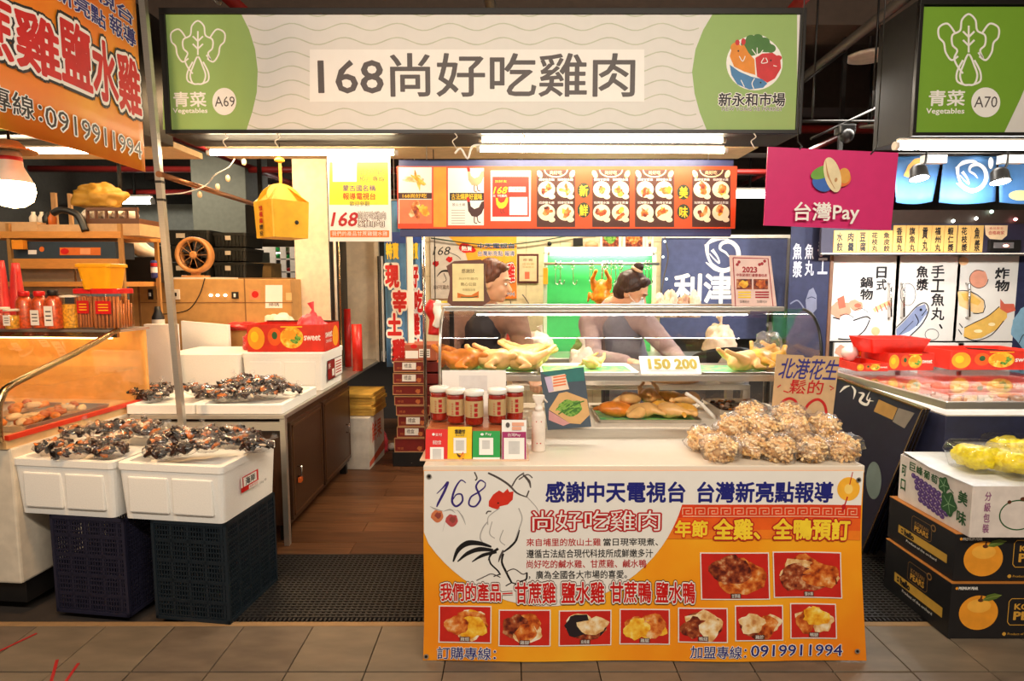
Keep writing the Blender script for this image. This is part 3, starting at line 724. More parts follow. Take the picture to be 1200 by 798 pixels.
def heap(spots, Ya, ya, Yb, yb, floor_z, where, group, s_=1.0):
    """heap of packs: a pack seen low in the heap lies near, one seen high lies far; never below what carries it"""
    for i, (px, py, dz, lab) in enumerate(spots):
        Y = Ya + (Yb-Ya)*(ya-py)/(ya-yb); p = at(px, py, Y)
        z = max(floor_z, p.z - .035*s_)
        place(protos, usedp, rnd.randrange(3), (p.x, p.y, z), rnd.random()*6.28, 'clear bag of dark food ' + lab + ' ' + where, group, (rnd.uniform(-.2, .2), rnd.uniform(-.2, .2)), s_*rnd.uniform(.92, 1.08))
zz = .46 + .17
heap([(62, 522, .035, 'nearest the glass cabinet'), (88, 507, .045, 'second from the glass cabinet'), (84, 530, .03, 'at the front left'), (120, 500, .055, 'at the back middle'), (112, 520, .055, 'in the middle'), (138, 510, .06, 'right of the middle'), (150, 498, .06, 'at the back right'), (132, 528, .04, 'at the front right'), (172, 500, .05, 'beside the steel pole')], 2.60, 532, 2.86, 498, .66, 'in the unlabelled foam box', 'food packs in the left foam box')
heap([(186, 528, .03, 'at the front left'), (192, 513, .06, 'at the back left'), (215, 524, .05, 'front and second from left'), (217, 508, .075, 'topmost at the back'), (243, 520, .06, 'in the centre'), (244, 506, .06, 'at the back centre'), (268, 517, .05, 'right of the centre'), (290, 512, .045, 'second from the right edge'), (270, 505, .05, 'behind the right ones'), (300, 521, .02, 'nearest the right edge')], 2.56, 532, 2.82, 502, .66, 'in the red-labelled foam box', 'food packs in the labelled foam box')

# counter of the neighbouring stall: steel table with dark cabinet
CX = -1.27
t = thing('counter_cabinet', 'dark brown cabinet counter with steel top along the stall aisle', 'counter', (CX, 3.28, 0))
MB().m(steel).box(-.87, 0, 0, 3.1, .735, .76, .004).build('worktop', t)
for x in (-.03, -.87):
    MB().m(steel).box(x, x+.03, .0, .03, 0, .735).build('leg', t)
MB().m(steel).box(-.84, -.03, .0, .02, .67, .72).build('front_rail', t)
MB().m(darkwood).box(-.86, -.012, .05, 1.32, .10, .735).build('cabinet_body', t)
for i, (y0, y1) in enumerate(((.06, .62), (.65, 1.30))):
    d_ = MB().m(darkwood).box(-.012, .008, y0, y1, .13, .70, .003).build('door', t)
    mb = MB().m(rgb('cabinet_trim', 92, 62, 38, rough=.3, metal=.4))
    for (a, b, c_, e_) in ((y0+.02, y0+.032, .15, .68), (y1-.032, y1-.02, .15, .68), (y0+.02, y1-.02, .15, .162), (y0+.02, y1-.02, .668, .68)): mb.box(.008, .012, a, b, c_, e_)
    mb.build('moulding', d_)
    y = y0+.09 if i == 0 else y1-.12
    MB().m(chrome).tube([(.008, y, .42), (.03, y, .42), (.03, y, .36), (.008, y, .36)], .006, 8).build('handle', d_)
    if i == 0: MB().m(rgb('padlock_orange', 206, 92, 30)).box(.012, .03, y-.02, y+.02, .325, .355, .004).build('padlock', d_)
for y in (.08, 1.28): MB().m(blackmetal).box(-.08, -.03, y, y+.04, 0, .10).build('foot', t)
MB().m(blackmetal).box(-.87, -.83, 1.4, 3.0, 0, .735).build('rear_panel', t)
# trays (upturned foam lids) with packs
def foam_tray(label, x1, w_, y0, d):
    t = thing('foam_tray', label, 'foam lid', (x1, y0, .762), 0); hx, hy = w_/2, d/2
    MB().m(foam).rloft([(hx, hy, 0), (hx, hy, .05), (hx-.03, hy-.03, .05), (hx-.035, hy-.035, .025)], .015, c=(-hx, hy)).build('tray_body', t); return t
foam_tray('shallow white foam lid with food packs at the outer left of the steel counter', -1.785, .385, 3.30, .60)
foam_tray('shallow white foam lid with food packs at the aisle end of the steel counter', -1.29, .49, 3.30, .60)
heap([(163, 458, .02, 'leftmost'), (186, 455, .04, 'left of the steel pole'), (178, 464, .02, 'low'), (228, 455, .03, 'right of the steel pole'), (243, 459, .03, 'rightmost')], 3.42, 468, 3.78, 442, .785, 'on the outer foam lid', 'food packs on the outer lid', 1.15)
heap([(262, 463, .03, 'front left'), (270, 450, .06, 'back left'), (284, 444, .08, 'topmost'), (290, 460, .04, 'front middle'), (300, 448, .07, 'back middle'), (312, 458, .03, 'front right'), (338, 455, .03, 'lone one apart at the right'), (320, 447, .05, 'back right')], 3.42, 466, 3.78, 440, .785, 'on the aisle foam lid', 'food packs on the aisle lid', 1.15)
# foam boxes at the back of the counter
b1 = foam_box('closed white foam box with red label below the fruit carton', (-1.285, 4.02, .762), 0, .55, .50, .26, lid=True)
pr = Print((-1.285, 4.02, .762), (0, 1, 0), (0, 0, 1), px=False)
pr.rect(.10, .05, .46, .19, inkblack, 1); pr.rect(.105, .055, .455, .185, pwhite, 2); pr.rect(.105, .055, .27, .185, rgb('label_darkred', 140, 24, 24), 3); pr.text('鮮', .12, .13, .17, .17, pwhite, 4); pr.rect(.2, .07, .25, .12, pwhite, 4)
for i in range(5): pr.rect(.29, .075 + .02*i, .43, .083 + .02*i, inkred, 4)
pr.build('printed_label', b1)
foam_box('plain closed white foam box left of the labelled one', (-1.845, 4.02, .762), 0, .53, .50, .25, lid=True, panels=False)
t = thing('foam_sheet', 'white foam sheet standing upright beside the steel pole', 'foam sheet', at(170, 455, 3.9)); a, b = at(168, 380, 3.93), at(210, 455, 3.93)
MB().m(foam).box(a.x, b.x, 3.93, 3.97, .762, a.z, .004).build('sheet', t, True)
t = thing('foam_sheet', 'white foam sheet standing behind the plain closed foam box', 'foam sheet', (-2.2, 4.6, .762)); a, b = at(212, 376, 4.56), at(268, 390, 4.56)
MB().m(foam).slab([(a.x, 4.56, .762), (b.x, 4.56, .762), (b.x, 4.56, b.z+.06), (a.x, 4.56, a.z)], (0, -1, 0), .03).build('sheet', t, True)
# fruit carton on the foam box
carton_red = rgb('carton_red', 214, 44, 24, rough=.5); fruit_or = rgb('fruit_orange_print', 242, 160, 30, rough=.5)
def fruit_carton(label, loc, rz, w_, d, h, front='long', group=None):
    """open carton, near left bottom corner at loc; printed with fruit on the front and the right side"""
    t = thing('fruit_carton', label, 'carton', loc, rz, group)
    hx, hy = w_/2, d/2
    MB().m(carton_red).rloft([(hx, hy, 0), (hx, hy, h), (hx-.006, hy-.006, h), (hx-.006, hy-.006, .008)], .004, 1, c=(hx, hy)).build('carton_body', t)
    R = Matrix.Rotation(rz, 3, 'Z')
    pr = Print(loc, R @ Vector((1, 0, 0)), (0, 0, 1), px=False)
    pr.ellipse(.12*w_, h*.5, .11*w_, h*.42, fruit_or, 1); pr.ellipse(.10*w_, h*.55, .05*w_, h*.2, yellow, 2)
    pr.ellipse(.36*w_, h*.55, .09*w_, h*.33, rgb('carton_deep_orange', 232, 92, 24), 1); pr.ellipse(.36*w_, h*.6, .035*w_, h*.14, inkgreen, 2)
    pr.ellipse(.58*w_, h*.52, .15*w_, h*.40, ph_gold, 1); dish(pr, .58*w_, h*.52, .12*w_, h*.34, 4, [ph_green, fruit_or, ph_gold], 2)
    pr.text('sweet', .74*w_, h*.42, .95*w_, h*.62, pwhite, 1, .02); pr.rect(.44*w_, h*.9, .72*w_, h*.94, yellow, 1)
    pr.build('front_print', t)
    pr = Print(Vector(loc) + R @ Vector((w_, 0, 0)), R @ Vector((0, 1, 0)), (0, 0, 1), px=False)
    pr.text('sweet', .08*d, h*.5, .5*d, h*.72, pwhite, 1, .02); pr.text('ORANGES', .1*d, h*.3, .46*d, h*.42, pwhite, 1); pr.ellipse(.72*d, h*.48, .2*d, h*.4, fruit_or, 1)
    pr.build('side_print', t)
    return t
c = at(288, 403, 4.05)
fc = fruit_carton('open red fruit carton printed with oranges on the white foam box', (c.x, 4.07, 1.024), 0, .53, .36, .185)
# flap bent over the back
tag(MB().m(rgb('carton_inside', 70, 44, 32)).box(.0, .53, .34, .36, .185, .193).build('flap', fc))
plastic_red = rgb('plastic_red', 206, 40, 34, rough=.3, sheen=.2); plastic_pink = rgb('plastic_pink', 226, 76, 84, rough=.3); plastic_white = rgb('plastic_white', 226, 214, 196, rough=.35)
def bag_lump(name, label, loc, r, m, seed, cat='plastic bag', tip=True):
    t = thing(name, label, cat, loc)
    mb = MB().m(m); res = bmesh.ops.create_icosphere(mb.b, subdivisions=4, radius=1)
    for v in res['verts']:
        n1 = noise.noise(v.co*1.6 + Vector((seed*3.1, 0, 0))); n2 = abs(noise.noise(v.co*4.3 + Vector((0, seed*2.7, 0)))); k = 1 + .28*n1 - .35*n2
        v.co = Vector((v.co.x*r[0]*k, v.co.y*r[1]*k, max(-r[2]*.55, v.co.z*r[2]*k) + r[2]*.55))
    mb._mark(mb.b.faces, True); mb.build('bag', t)
    if tip: MB().m(m).tube([(0, 0, r[2]*1.2), (.01, 0, r[2]*1.6), (-.005, 0, r[2]*1.9)], rads=[r[0]*.25, .008, r[0]*.22], n=9, cap=False).build('gathered_top', t)
    return t
bag_lump('plastic_bag', 'crumpled glossy red plastic bag left of the red fruit carton', (-1.83, 4.35, 1.01), (.15, .12, .09), plastic_red, 2, tip=False)
bag_lump('plastic_bag', 'flat red plastic bag behind the standing foam sheets', (-2.12, 4.75, 1.12), (.18, .1, .05), plastic_red, 5, tip=False)
bag_lump('plastic_bag', 'whitish plastic bag behind the crumpled red bag', (-1.80, 4.62, 1.06), (.15, .10, .13), plastic_white, 4, tip=False)
bag_lump('plastic_bag', 'pinkish red knotted plastic bag standing in the fruit carton', (-1.43, 4.26, 1.032), (.11, .09, .17), plastic_pink, 9)
t = thing('red_bowl', 'small red plastic bowl behind the fruit carton', 'bowl', (-1.68, 4.52, 1.024)); MB().m(plastic_red).lathe([(.03, 0), (.07, .09), (.074, .12), (.068, .12), (.03, .01)], 24, cap=False).build('bowl', t)
# red rods
for px, y0, y1, Y, l in ((408, 362, 416, 5.2, 'thin'), (419, 380, 418, 4.95, 'thick')):
    a, b = at(px, y1, Y), at(px-2, y0, Y)
    tag(MB().m(rgb('red_tube', 206, 36, 26, rough=.35)).tube([(a.x, Y, .76), (b.x, Y+.02, b.z)], .03 if l == 'thin' else .042, 12).build('red_roll'), l + ' red plastic roll standing on the counter by the cream panel', 'roll')

# ================================================================ LEFT: glass display cabinet
GR = radians(-5); GX, GY = -2.235, 2.56
g = thing('display_cabinet', 'glass fronted warm lit display cabinet with sloping front at the far left', 'display case', (GX, GY, 0), GR)
brass = rgb('cabinet_frame', 176, 150, 112, rough=.25, metal=1)
W = 1.5
MB().m(rgb('cabinet_white', 216, 206, 188, rough=.4)).box(-W, 0, .04, .98, .13, .76, .01).build('body', g)
MB().m(black).box(-W+.02, -.02, .08, .94, 0.02, .13).build('plinth', g)
for x in (-.08, -W+.08): MB().m(steel).bar((x, .14, 0), (x, .14, .05), .02, n=8).build('foot', g)
MB().m(rgb('cabinet_deck', 226, 186, 130, rough=.5)).box(-W+.01, -.01, .03, .96, .76, .80).build('deck', g)
prof = [(0, .80), (.005, .93), (.03, 1.0), (.09, 1.045), (.40, 1.13), (.74, 1.235)]
for x, nm in ((-.012, 'end_frame'), (-W, 'end_frame')):
    MB().m(brass).tube([(x, y, z) for y, z in prof], .016, 8, 3).build(nm, g)
def fg(u, v):
    k = v*(len(prof)-1); i = min(int(k), len(prof)-2); f = k-i
    return (-W + (W-.01)*u, prof[i][0]*(1-f) + prof[i+1][0]*f, prof[i][1]*(1-f) + prof[i+1][1]*f)
MB().m(glassm).grid(fg, 1, 20).build('front_glass', g)
MB().m(glassm).slab([(-.02, .01, .80), (-.02, .95, .80), (-.02, .95, 1.225)] + [(-.02, y+.01, z-.01) for y, z in prof[::-1]], (1, 0, 0), .004).build('end_glass', g)
MB().m(rgb('cabinet_red_strip', 206, 52, 22, rough=.4)).box(-.016, 0.004, .03, .96, .80, .822).build('red_strip', g)
MB().m(steel).box(-W, .0, .72, .98, 1.222, 1.238, .003).build('top_shelf', g)
MB().m(brass).box(-W, 0, .715, .735, 1.195, 1.222).build('top_rail', g)
MB().m(rgb('cabinet_back', 236, 176, 96, rough=.5)).box(-W+.01, -.01, .94, .96, .80, 1.22).build('back_panel', g)
MB().m(glassm).box(-W+.02, -.03, .3, .9, 1.0, 1.006).build('inner_shelf', g)
MB().m(lamp_mat('cabinet_glow', (1, .58, .2), 7)).bar((-W+.1, .80, 1.19), (-.1, .80, 1.19), .012, n=8).build('strip_light', g)
for i in range(5):
    tr = thing('food_tray', ['steel tray of orange cooked food inside the glass cabinet, nearest the end glass', 'steel tray of orange cooked food second from the end glass', 'steel tray of cooked food in the middle of the glass cabinet', 'steel tray of cooked food fourth from the end glass of the cabinet', 'steel tray of cooked food farthest along the glass cabinet'][i], 'tray', (GX + (-.17 - .28*i)*cos(GR) + .45*sin(-GR), GY + .17*0 + .42 - (-.17-.28*i)*0 + (-.17-.28*i)*sin(GR), .802), GR, 'trays in the glass cabinet')
    MB().m(steel).rloft([(.12, .26, 0), (.125, .27, .03), (.12, .265, .03), (.116, .26, .006)], .02).build('tray', tr)
    mb = MB(); rr = random.Random(40+i)
    for k in range(22): mb.m([rgb('cooked_orange', 226, 130, 46, rough=.35, var=.3, scale=30), rgb('cooked_brown', 190, 96, 40, rough=.35), rgb('cooked_cream', 236, 196, 140, rough=.4)][rr.randrange(3)]).ell((rr.uniform(-.08, .08), rr.uniform(-.2, .2), .025 + .02*rr.random()), (.035, .022, .018), Matrix.Rotation(rr.random()*6, 3, 'Z'), 8, .4, k)
    tag(mb.build('food', tr), kind='stuff')
# jars on top
TOPZ = 1.239
jar_or = rgb('jar_orange_food', 206, 84, 34, rough=.35, var=.3, scale=60); jar_ye = rgb('jar_yellow_food', 232, 168, 50, rough=.35, var=.35, scale=70); stick = rgb('jar_sticks', 200, 120, 60, rough=.4, var=.3, stretch=(60, 60, 1), scale=2)
plastic_clear = glass('jar_plastic', rough=.08, base=.08)
def jar(label, px, pxw, yt, mcont, mlid, square=False, bottle=False, lab=None, lidh=.03, Y=3.36, pieces=False, group=None):
    c = at(px, 386, Y); r = pxw/2/700*Y; h = at(px, yt, Y).z - TOPZ
    t = thing('food_jar', label, 'jar', (c.x, Y, TOPZ), 0, group)
    if bottle:
        MB().m(mcont).lathe([(r*.86, .004), (r*.9, .02), (r*.9, h*.72), (r*.5, h*.86)], 20).build('contents', t)
        MB().m(plastic_clear).lathe([(r*.9, 0), (r, .02), (r, h*.72), (r*.8, h*.84), (r*.45, h*.9), (r*.42, h-.01)], 24).build('bottle', t)
        MB().m(mlid).lathe([(r*.62, h-.03), (r*.62, h-.004), (r*.55, h)], 20).build('lid', t)
    elif square:
        if pieces:
            mb = MB(); n = 7; mb.m(mcont)
            for i in range(n):
                for j in range(n-1): mb.bar((-r*.78 + r*1.56*i/(n-1), -r*.7 + r*1.4*j/(n-2), .006), (-r*.78 + r*1.56*i/(n-1) + .004, -r*.7 + r*1.4*j/(n-2), h-.045 - .02*((i*3+j) % 3)), r*.10, n=6)
            tag(mb.build('contents', t), kind='stuff')
        else: MB().m(mcont).rloft([(r*.9, r*.9, .005), (r*.9, r*.9, h-.05)], .02).build('contents', t)
        MB().m(plastic_clear).rloft([(r*.93, r*.93, 0), (r, r, .02), (r, r, h-lidh), (r*.9, r*.9, h-lidh+.003)], .025).build('jar_body', t)
        MB().m(mlid).rloft([(r*1.02, r*1.02, h-lidh), (r*1.02, r*1.02, h-.005), (r*.96, r*.96, h)], .025).build('lid', t)
    else:
        MB().m(mcont).lathe([(r*.9, .004), (r*.92, h-.035)], 24).build('contents', t)
        MB().m(plastic_clear).lathe([(r*.95, 0), (r, .02), (r, h-lidh), (r*.94, h-lidh+.002)], 28).build('jar_body', t)
        MB().m(mlid).lathe([(r*1.04, h-lidh), (r*1.04, h-.004), (r*.98, h)], 28).build('lid', t)
    if lab:
        pr = Print((c.x, Y-r-.001, TOPZ), (1, 0, 0), (0, 0, 1), px=False); a, b, m = lab; pr.rect(-r*.55, h*a, r*.55, h*b, m, 1)
        for k in range(3): pr.rect(-r*.35, h*(a+(b-a)*(.25+.22*k)), r*.35, h*(a+(b-a)*(.32+.22*k)), inkgrey if m is pwhite else yellow, 2)
        pr.build('label_sticker', t)
    return t
wl = rgb('white_lid', 232, 222, 204); rl = rgb('red_lid', 214, 28, 30, rough=.3)
jar('short open jar of orange sauce at the left end of the cabinet top', 4, 15, 360, jar_or, wl, lidh=.012); jar('short jar of yellowish pickles beside the orange bottle', 15, 15, 362, jar_ye, wl, lidh=.012, lab=(.2, .7, pwhite), Y=3.3)
jar('red capped orange bottle nearest the short jars', 31, 18, 341, jar_or, rl, bottle=True); jar('red capped orange bottle with a white sticker, second from the short jars', 49, 18, 341, jar_or, rl, bottle=True, lab=(.1, .5, pwhite))
jar('black capped orange bottle beside the yellow tub', 65, 18, 340, jar_or, black, bottle=True, lab=(.1, .6, pwhite), Y=3.30)
jar('clear tub of yellow chips with white rim', 84, 27, 346, jar_ye, wl, square=True, lidh=.01, Y=3.38); jar('red lidded jar of brown sticks under the left of the bucket', 108, 25, 338, stick, rl, square=True, lab=(.38, .7, red), lidh=.028, Y=3.40, pieces=True)
jar('larger red lidded jar of brown sticks, at the right end of the cabinet top', 134, 33, 338, stick, rl, square=True, lab=(.38, .7, red), lidh=.028, Y=3.36, pieces=True)
c = at(121, 339, 3.38); hb = at(121, 309, 3.38).z - c.z; t = thing('plastic_bucket', 'yellow plastic bucket standing on the red lidded jars', 'bucket', c)
ybk = rgb('bucket_yellow', 246, 176, 20, rough=.35)
MB().m(ybk).rloft([(.072, .066, 0), (.090, .08, hb-.02)], .02).build('bucket_body', t); MB().m(ybk).rloft([(.098, .088, hb-.02), (.098, .088, hb-.004), (.09, .08, hb)], .02).build('lid', t)
pr = Print((c.x, 3.38-.076, c.z), (1, 0, 0), (0, .12, 1), px=False); pr.rect(-.07, hb*.35, .005, hb*.7, pwhite, 1); pr.text('鮮味', -.06, hb*.42, -.005, hb*.62, inkgreen, 2, .02); pr.build('label_sticker', t)
for px, y0, Y, l in ((4, 305, 3.7, 'at the left edge'), (22, 308, 3.75, 'right of the other one')):
    a = at(px, 375, Y); b = at(px-4, y0, Y); t = thing('red_cone', 'folded red cloth hanging behind the jars ' + l, 'cloth', (a.x, Y, TOPZ))
    MB().m(plastic_red).tube([(a.x+.02, Y, 1.0), (a.x, Y, 1.3), (b.x, Y, b.z)], rads=[.07, .05, .02], n=10, smooth_pts=4).build('cloth', t, True)

# ================================================================ LEFT BACK: rack, tan unit, crates, fan
RY = 4.0
rk = thing('storage_rack', 'warm lit metal rack with boards behind the glass cabinet', 'rack', at(70, 380, RY))
wood_or = rgb('rack_board', 206, 140, 66, rough=.55, stretch=(1, 6, 6))
def slabpx(x0, x1, y0, y1, Y, d, m, name, parent):
    a, b = at(x0, y0, Y), at(x1, y1, Y); return MB().m(m).box(a.x, b.x, Y, Y+d, b.z, a.z, .002).build(name, parent, True)
for x in (8, 139):
    a = at(x, 262, RY); MB().m(rgb('rack_post', 190, 140, 80, rough=.4, metal=.3)).box(a.x-.012, a.x+.012, RY-.0, RY+.024, 0, a.z).build('post', rk, True)
    MB().m(MATS['rack_post']).box(a.x-.012, a.x+.012, RY+.4, RY+.424, 0, a.z).build('post', rk, True)
slabpx(-30, 141, 271, 279, RY-.01, .46, wood_or, 'shelf_board', rk); slabpx(14, 139, 303, 315, RY-.01, .03, wood_or, 'cross_board', rk)
slabpx(-30, 141, 330, 336, RY+.02, .42, wood_or, 'shelf_board', rk)
slabpx(22, 88, 313, 345, RY+.05, .012, rgb('rack_grey_panel', 136, 116, 92, rough=.35), 'sliding_panel', rk); slabpx(89, 106, 313, 345, RY+.06, .012, rgb('rack_grey_panel', 136, 116, 92), 'sliding_panel', rk)
t = thing('long_carton', 'long dark blue carton with small stickers on the rack', 'carton', at(75, 300, RY+.02)); slabpx(14, 136, 283, 303, RY+.02, .2, rgb('carton_darkblue', 48, 62, 74), 'carton_body', t)
pr = Print((0, RY+.02, 0), (1, 0, 0), (0, 0, 1)); pr.rect(70, 290, 118, 299, rgb('sticker_orange', 214, 110, 40), 1); pr.ellipse(76, 294.5, 5, 3.5, red, 2); pr.rect(33, 293, 43, 298, pwhite, 1); pr.ellipse(49, 292, 3, 3, MATS['sticker_orange'], 1); pr.rect(94, 291, 106, 298, rgb('sticker_peach', 230, 160, 110), 2); pr.build('stickers', t)
t = thing('small_box', 'small orange box at the left end of the dark blue carton', 'box', at(21, 290, RY)); slabpx(13, 27, 281, 292, RY-.03, .04, rgb('box_amber', 240, 150, 40), 'box_body', t)
for i, (x0, x1, y0, y1, l) in enumerate(((-12, 44, 260, 271, 'flat pale carton at the left of the rack top'), (44, 98, 263, 272, 'flat pale carton in the middle of the rack top'), (100, 164, 262, 276, 'low pale carton on the right of the rack top'))):
    t = thing('carton', l, 'carton', at((x0+x1)/2, y1, RY+.05)); slabpx(x0, x1, y0, y1, RY+.02, .3, rgb('pale_carton', 198, 158, 112, rough=.7), 'carton_body', t)
t = thing('basket_crate', 'open brown crate of pale cloths on the low carton', 'crate', at(132, 262, RY+.06)); brn = rgb('crate_brown', 96, 58, 34)
slabpx(100, 163, 256, 262, RY+.03, .28, brn, 'bottom_rail', t)
for x in (100, 110, 122, 134, 146, 158): slabpx(x, x+3, 245, 257, RY+.03, .02, brn, 'post', t)
slabpx(100, 161, 243, 247, RY+.03, .02, brn, 'top_rail', t)
for x in (104, 115, 127, 139, 151): MB().m(plastic_white).ell(at(x+2, 252, RY+.16), (.035, .08, .04), None, 12, .2, x).build('cloth_bundle', t, True)
bag_lump('yellow_bag', 'mustard yellow sack lying on the brown crate', at(118, 243, RY+.2), (.17, .12, .11), rgb('sack_mustard', 176, 132, 44, rough=.6), 6, 'sack', tip=False)
t = thing('pale_board', 'pale boards standing behind the rack', 'board', at(75, 250, RY+.5)); slabpx(64, 78, 226, 482, RY+.45, .02, rgb('pale_carton', 198, 158, 112), 'board', t); slabpx(82, 97, 227, 482, RY+.47, .02, MATS['pale_carton'], 'board', t)
t = thing('hose', 'thick black hose arched over the cartons on the rack', 'hose', at(80, 262, RY)); MB().m(black).tube([at(62, 250, RY), at(72, 246, RY), at(88, 250, RY), at(95, 258, RY), at(100, 271, RY-.01)], .022, 10, 5).build('hose', t, True)
for k, (x, y, m) in enumerate(((55, 252, black), (62, 256, MATS['sticker_orange']), (50, 259, plastic_white), (40, 258, plastic_white))):
    t = thing('small_bottle', ['black bottle among the clutter on the rack top', 'amber bottle among the clutter on the rack top', 'whitish bottle on the rack top beside the amber one', 'white cup on the rack top left of the bottles'][k], 'bottle', at(x, 264, RY+.12)); z = at(x, 264, RY).z
    MB().m(m).lathe([(.024, 0), (.026, .05), (.012, .075), (.012, .09)], 14).build('bottle', t)
# pole and black mast behind it
p0, p1 = at(213, 492, 3.1), at(167, -6, 3.1)
d = (p1-p0); q0 = p0 + d*((0-p0.z)/d.z); q1 = p0 + d*((3.74-p0.z)/d.z)
po = thing('steel_pole', 'square stainless steel pole rising between the two foam boxes', 'pole', q0); MB().m(steel).bar(q0, q1, .030).build('pole', po, True)
for y in (205, 226): 
    c = p0.lerp(p1, (492-y)/498); MB().m(black).bar(c - Vector((0, 0, .006)), c + Vector((0, 0, .006)), .034).build('cable_tie', po, True)
a = at(148, 380, 4.3); MB_ = MB().m(blackmetal).bar((a.x, 4.3, 0), (at(139, 160, 4.3).x, 4.3, 3.74), .018)
tag(MB_.build('dark_post'), 'thin dark post behind the rack left of the steel pole', 'pole')
t = thing('metal_bar', 'brownish metal bar running back from the steel pole', 'bar', at(240, 225, 3.6))
MB().m(rgb('bar_brown', 150, 100, 66, rough=.3, metal=.7)).bar(at(186, 204, 3.08), at(300, 240, 4.6), .016, n=10).build('bar', t, True)
t = thing('light_string', 'short string of small unlit bulbs on the metal bar', 'string lights', at(250, 215, 3.5)); pts = [at(190, 228, 3.1), at(215, 226, 3.3), at(240, 218, 3.5), at(252, 205, 3.5), at(268, 196, 3.5), at(275, 186, 3.5)]
MB().m(offwhite).tube(pts, .0035, 6, 4).build('wire', t, True)
for x, y in ((234, 228), (255, 219), (267, 209), (286, 190)): MB().m(rgb('bulb_white', 240, 214, 170, rough=.2)).ell(at(x, y, 3.5), (.014, .014, .02), None, 10).build('bulb', t, True)
# tan unit with switches
TY = 4.72
a, b = at(150, 327, TY), at(343, 400, TY)
tu = thing('switch_cabinet', 'tan metal cabinet with switches and stickers behind the foam boxes', 'cabinet', (a.x/2+b.x/2, TY, .762))
MB().m(tan).box(a.x, b.x, TY, TY+.4, .762, a.z, .006).build('cabinet_body', tu, True)
mb = MB().m(rgb('tan_joint', 140, 100, 56))
for (x0, x1, y0, y1) in ((164, 343, 354, 355), (287, 288, 327, 384), (163, 164, 327, 384)):
    p, q = at(x0, y0, TY), at(x1, y1, TY); mb.box(p.x, q.x, TY-.002, TY, q.z, p.z)
mb.build('panel_joint', tu, True)
for x, y, w_, h_, m, nm in ((177, 345, 6, 12, blackmetal, 'switch'), (187, 345, 6, 12, blackmetal, 'switch'), (207, 345, 9, 12, offwhite, 'socket'), (276, 346, 8, 8, black, 'switch')):
    p, q = at(x-w_/2, y-h_/2, TY), at(x+w_/2, y+h_/2, TY); o = MB().m(m).box(p.x, q.x, TY-.012, TY, q.z, p.z, .002).build(nm, tu, True)
    c = at(x, y, TY); MB().m(pwhite if m is not offwhite else black).box(c.x-.008, c.x+.008, TY-.018, TY-.012, c.z-.014, c.z+.014, .002).build('rocker', o, True)
for x in (247, 255, 264): MB().m(lamp_mat('indicator_white', (1, .95, .85), 5)).ell(at(x, 346, TY-.004), (.013, .006, .01), None, 10).build('indicator_lamp', tu, True)
pr = Print((0, TY, 0), (1, 0, 0), (0, 0, 1)); pr.rect(293, 340, 305, 351, rgb('sticker_salmon', 224, 140, 100), 1); pr.ellipse(299, 345, 4, 4, red, 2); pr.rect(311, 334, 331, 361, pwhite, 1); pr.rect(335, 343, 342, 352, rgb('sticker_sand', 222, 190, 130), 1); pr.text('掃碼', 315, 355, 327, 359, inkgrey, 2); pr.build('stickers', tu)
t = thing('cord', 'thin black cord drooping from the fan over the tan cabinet', 'cord', at(235, 350, TY-.05)); MB().m(black).tube([at(240, 326, TY-.02), at(234, 345, TY-.02), at(222, 362, TY-.02), at(205, 367, TY-.02), at(190, 368, TY-.02)], .004, 6, 5).build('cord', t, True)
c = at(186, 383, 4.4); t = thing('thermos', 'small dark bottle with white wrap in front of the tan cabinet', 'bottle', (c.x, 4.4, .762)); hh = at(186, 359, 4.4).z - t.location.z
MB().m(black).lathe([(.042, 0), (.042, hh*.86), (.025, hh*.93), (.02, hh)], 18).build('bottle', t); MB().m(offwhite).lathe([(.0425, hh*.70), (.0425, hh*.83)], 18, cap=False).build('wrap', t)
t = thing('wall_ledge', 'pale board lying on the tan cabinet under the fan', 'board', at(230, 326, TY)); a, b = at(203, 325, TY+.04), at(259, 327, TY+.04); zt = at(150, 327, TY).z
MB().m(offwhite).box(a.x, b.x, TY+.02, TY+.34, zt, zt+.014, .002).build('board', t, True)
# fan
fo = rgb('fan_tan', 190, 130, 72, rough=.4); c = at(228.5, 299, TY+.16); R_ = .145
fn = thing('desk_fan', 'round tan desk fan on the pale board', 'fan', (c.x, c.y, zt+.014))
Mx = Matrix.Translation((c.x, c.y, c.z)) @ Matrix.Rotation(pi/2, 4, 'X')
MB().m(fo).lathe([(R_*.97, -.04), (R_, -.03), (R_, .03), (R_*.96, .045), (R_*.78, .03), (R_*.78, -.04)], 40, M=Mx).build('housing', fn, True)
for k in range(3):
    mb = MB().m(black); rr = R_*(.25 + .24*k); mb.tube([Mx @ Vector((rr*cos(i*pi/12), rr*sin(i*pi/12), .03)) for i in range(25)], .002, 5); mb.build('grille_ring', fn, True)
for k in range(10):
    a = 2*pi*k/10; MB().m(fo).bar(Mx @ Vector((0, 0, .03)), Mx @ Vector((R_*.8*cos(a), R_*.8*sin(a), .032)), .0018, n=5).build('grille_wire', fn, True)
MB().m(fo).lathe([(.03, .0), (.03, .032), (.02, .036)], 18, M=Mx).build('hub', fn, True)
for k in range(5):
    a = 2*pi*k/5; P = [Mx @ Vector((r_*cos(a+w_), r_*sin(a+w_), z_)) for r_, w_, z_ in ((.03, -.3, 0), (.105, -.25, -.01), (.105, .35, .015), (.03, .4, .01))]
    MB().m(black).slab(P, (0, -1, 0), .003).build('blade', fn, True)
MB().m(fo).box(c.x-.09, c.x+.09, c.y-.06, c.y+.06, zt+.014, zt+.03, .006).build('foot', fn, True); MB().m(fo).box(c.x-.03, c.x+.03, c.y-.02, c.y+.02, zt+.028, c.z-R_+.004).build('neck', fn, True)
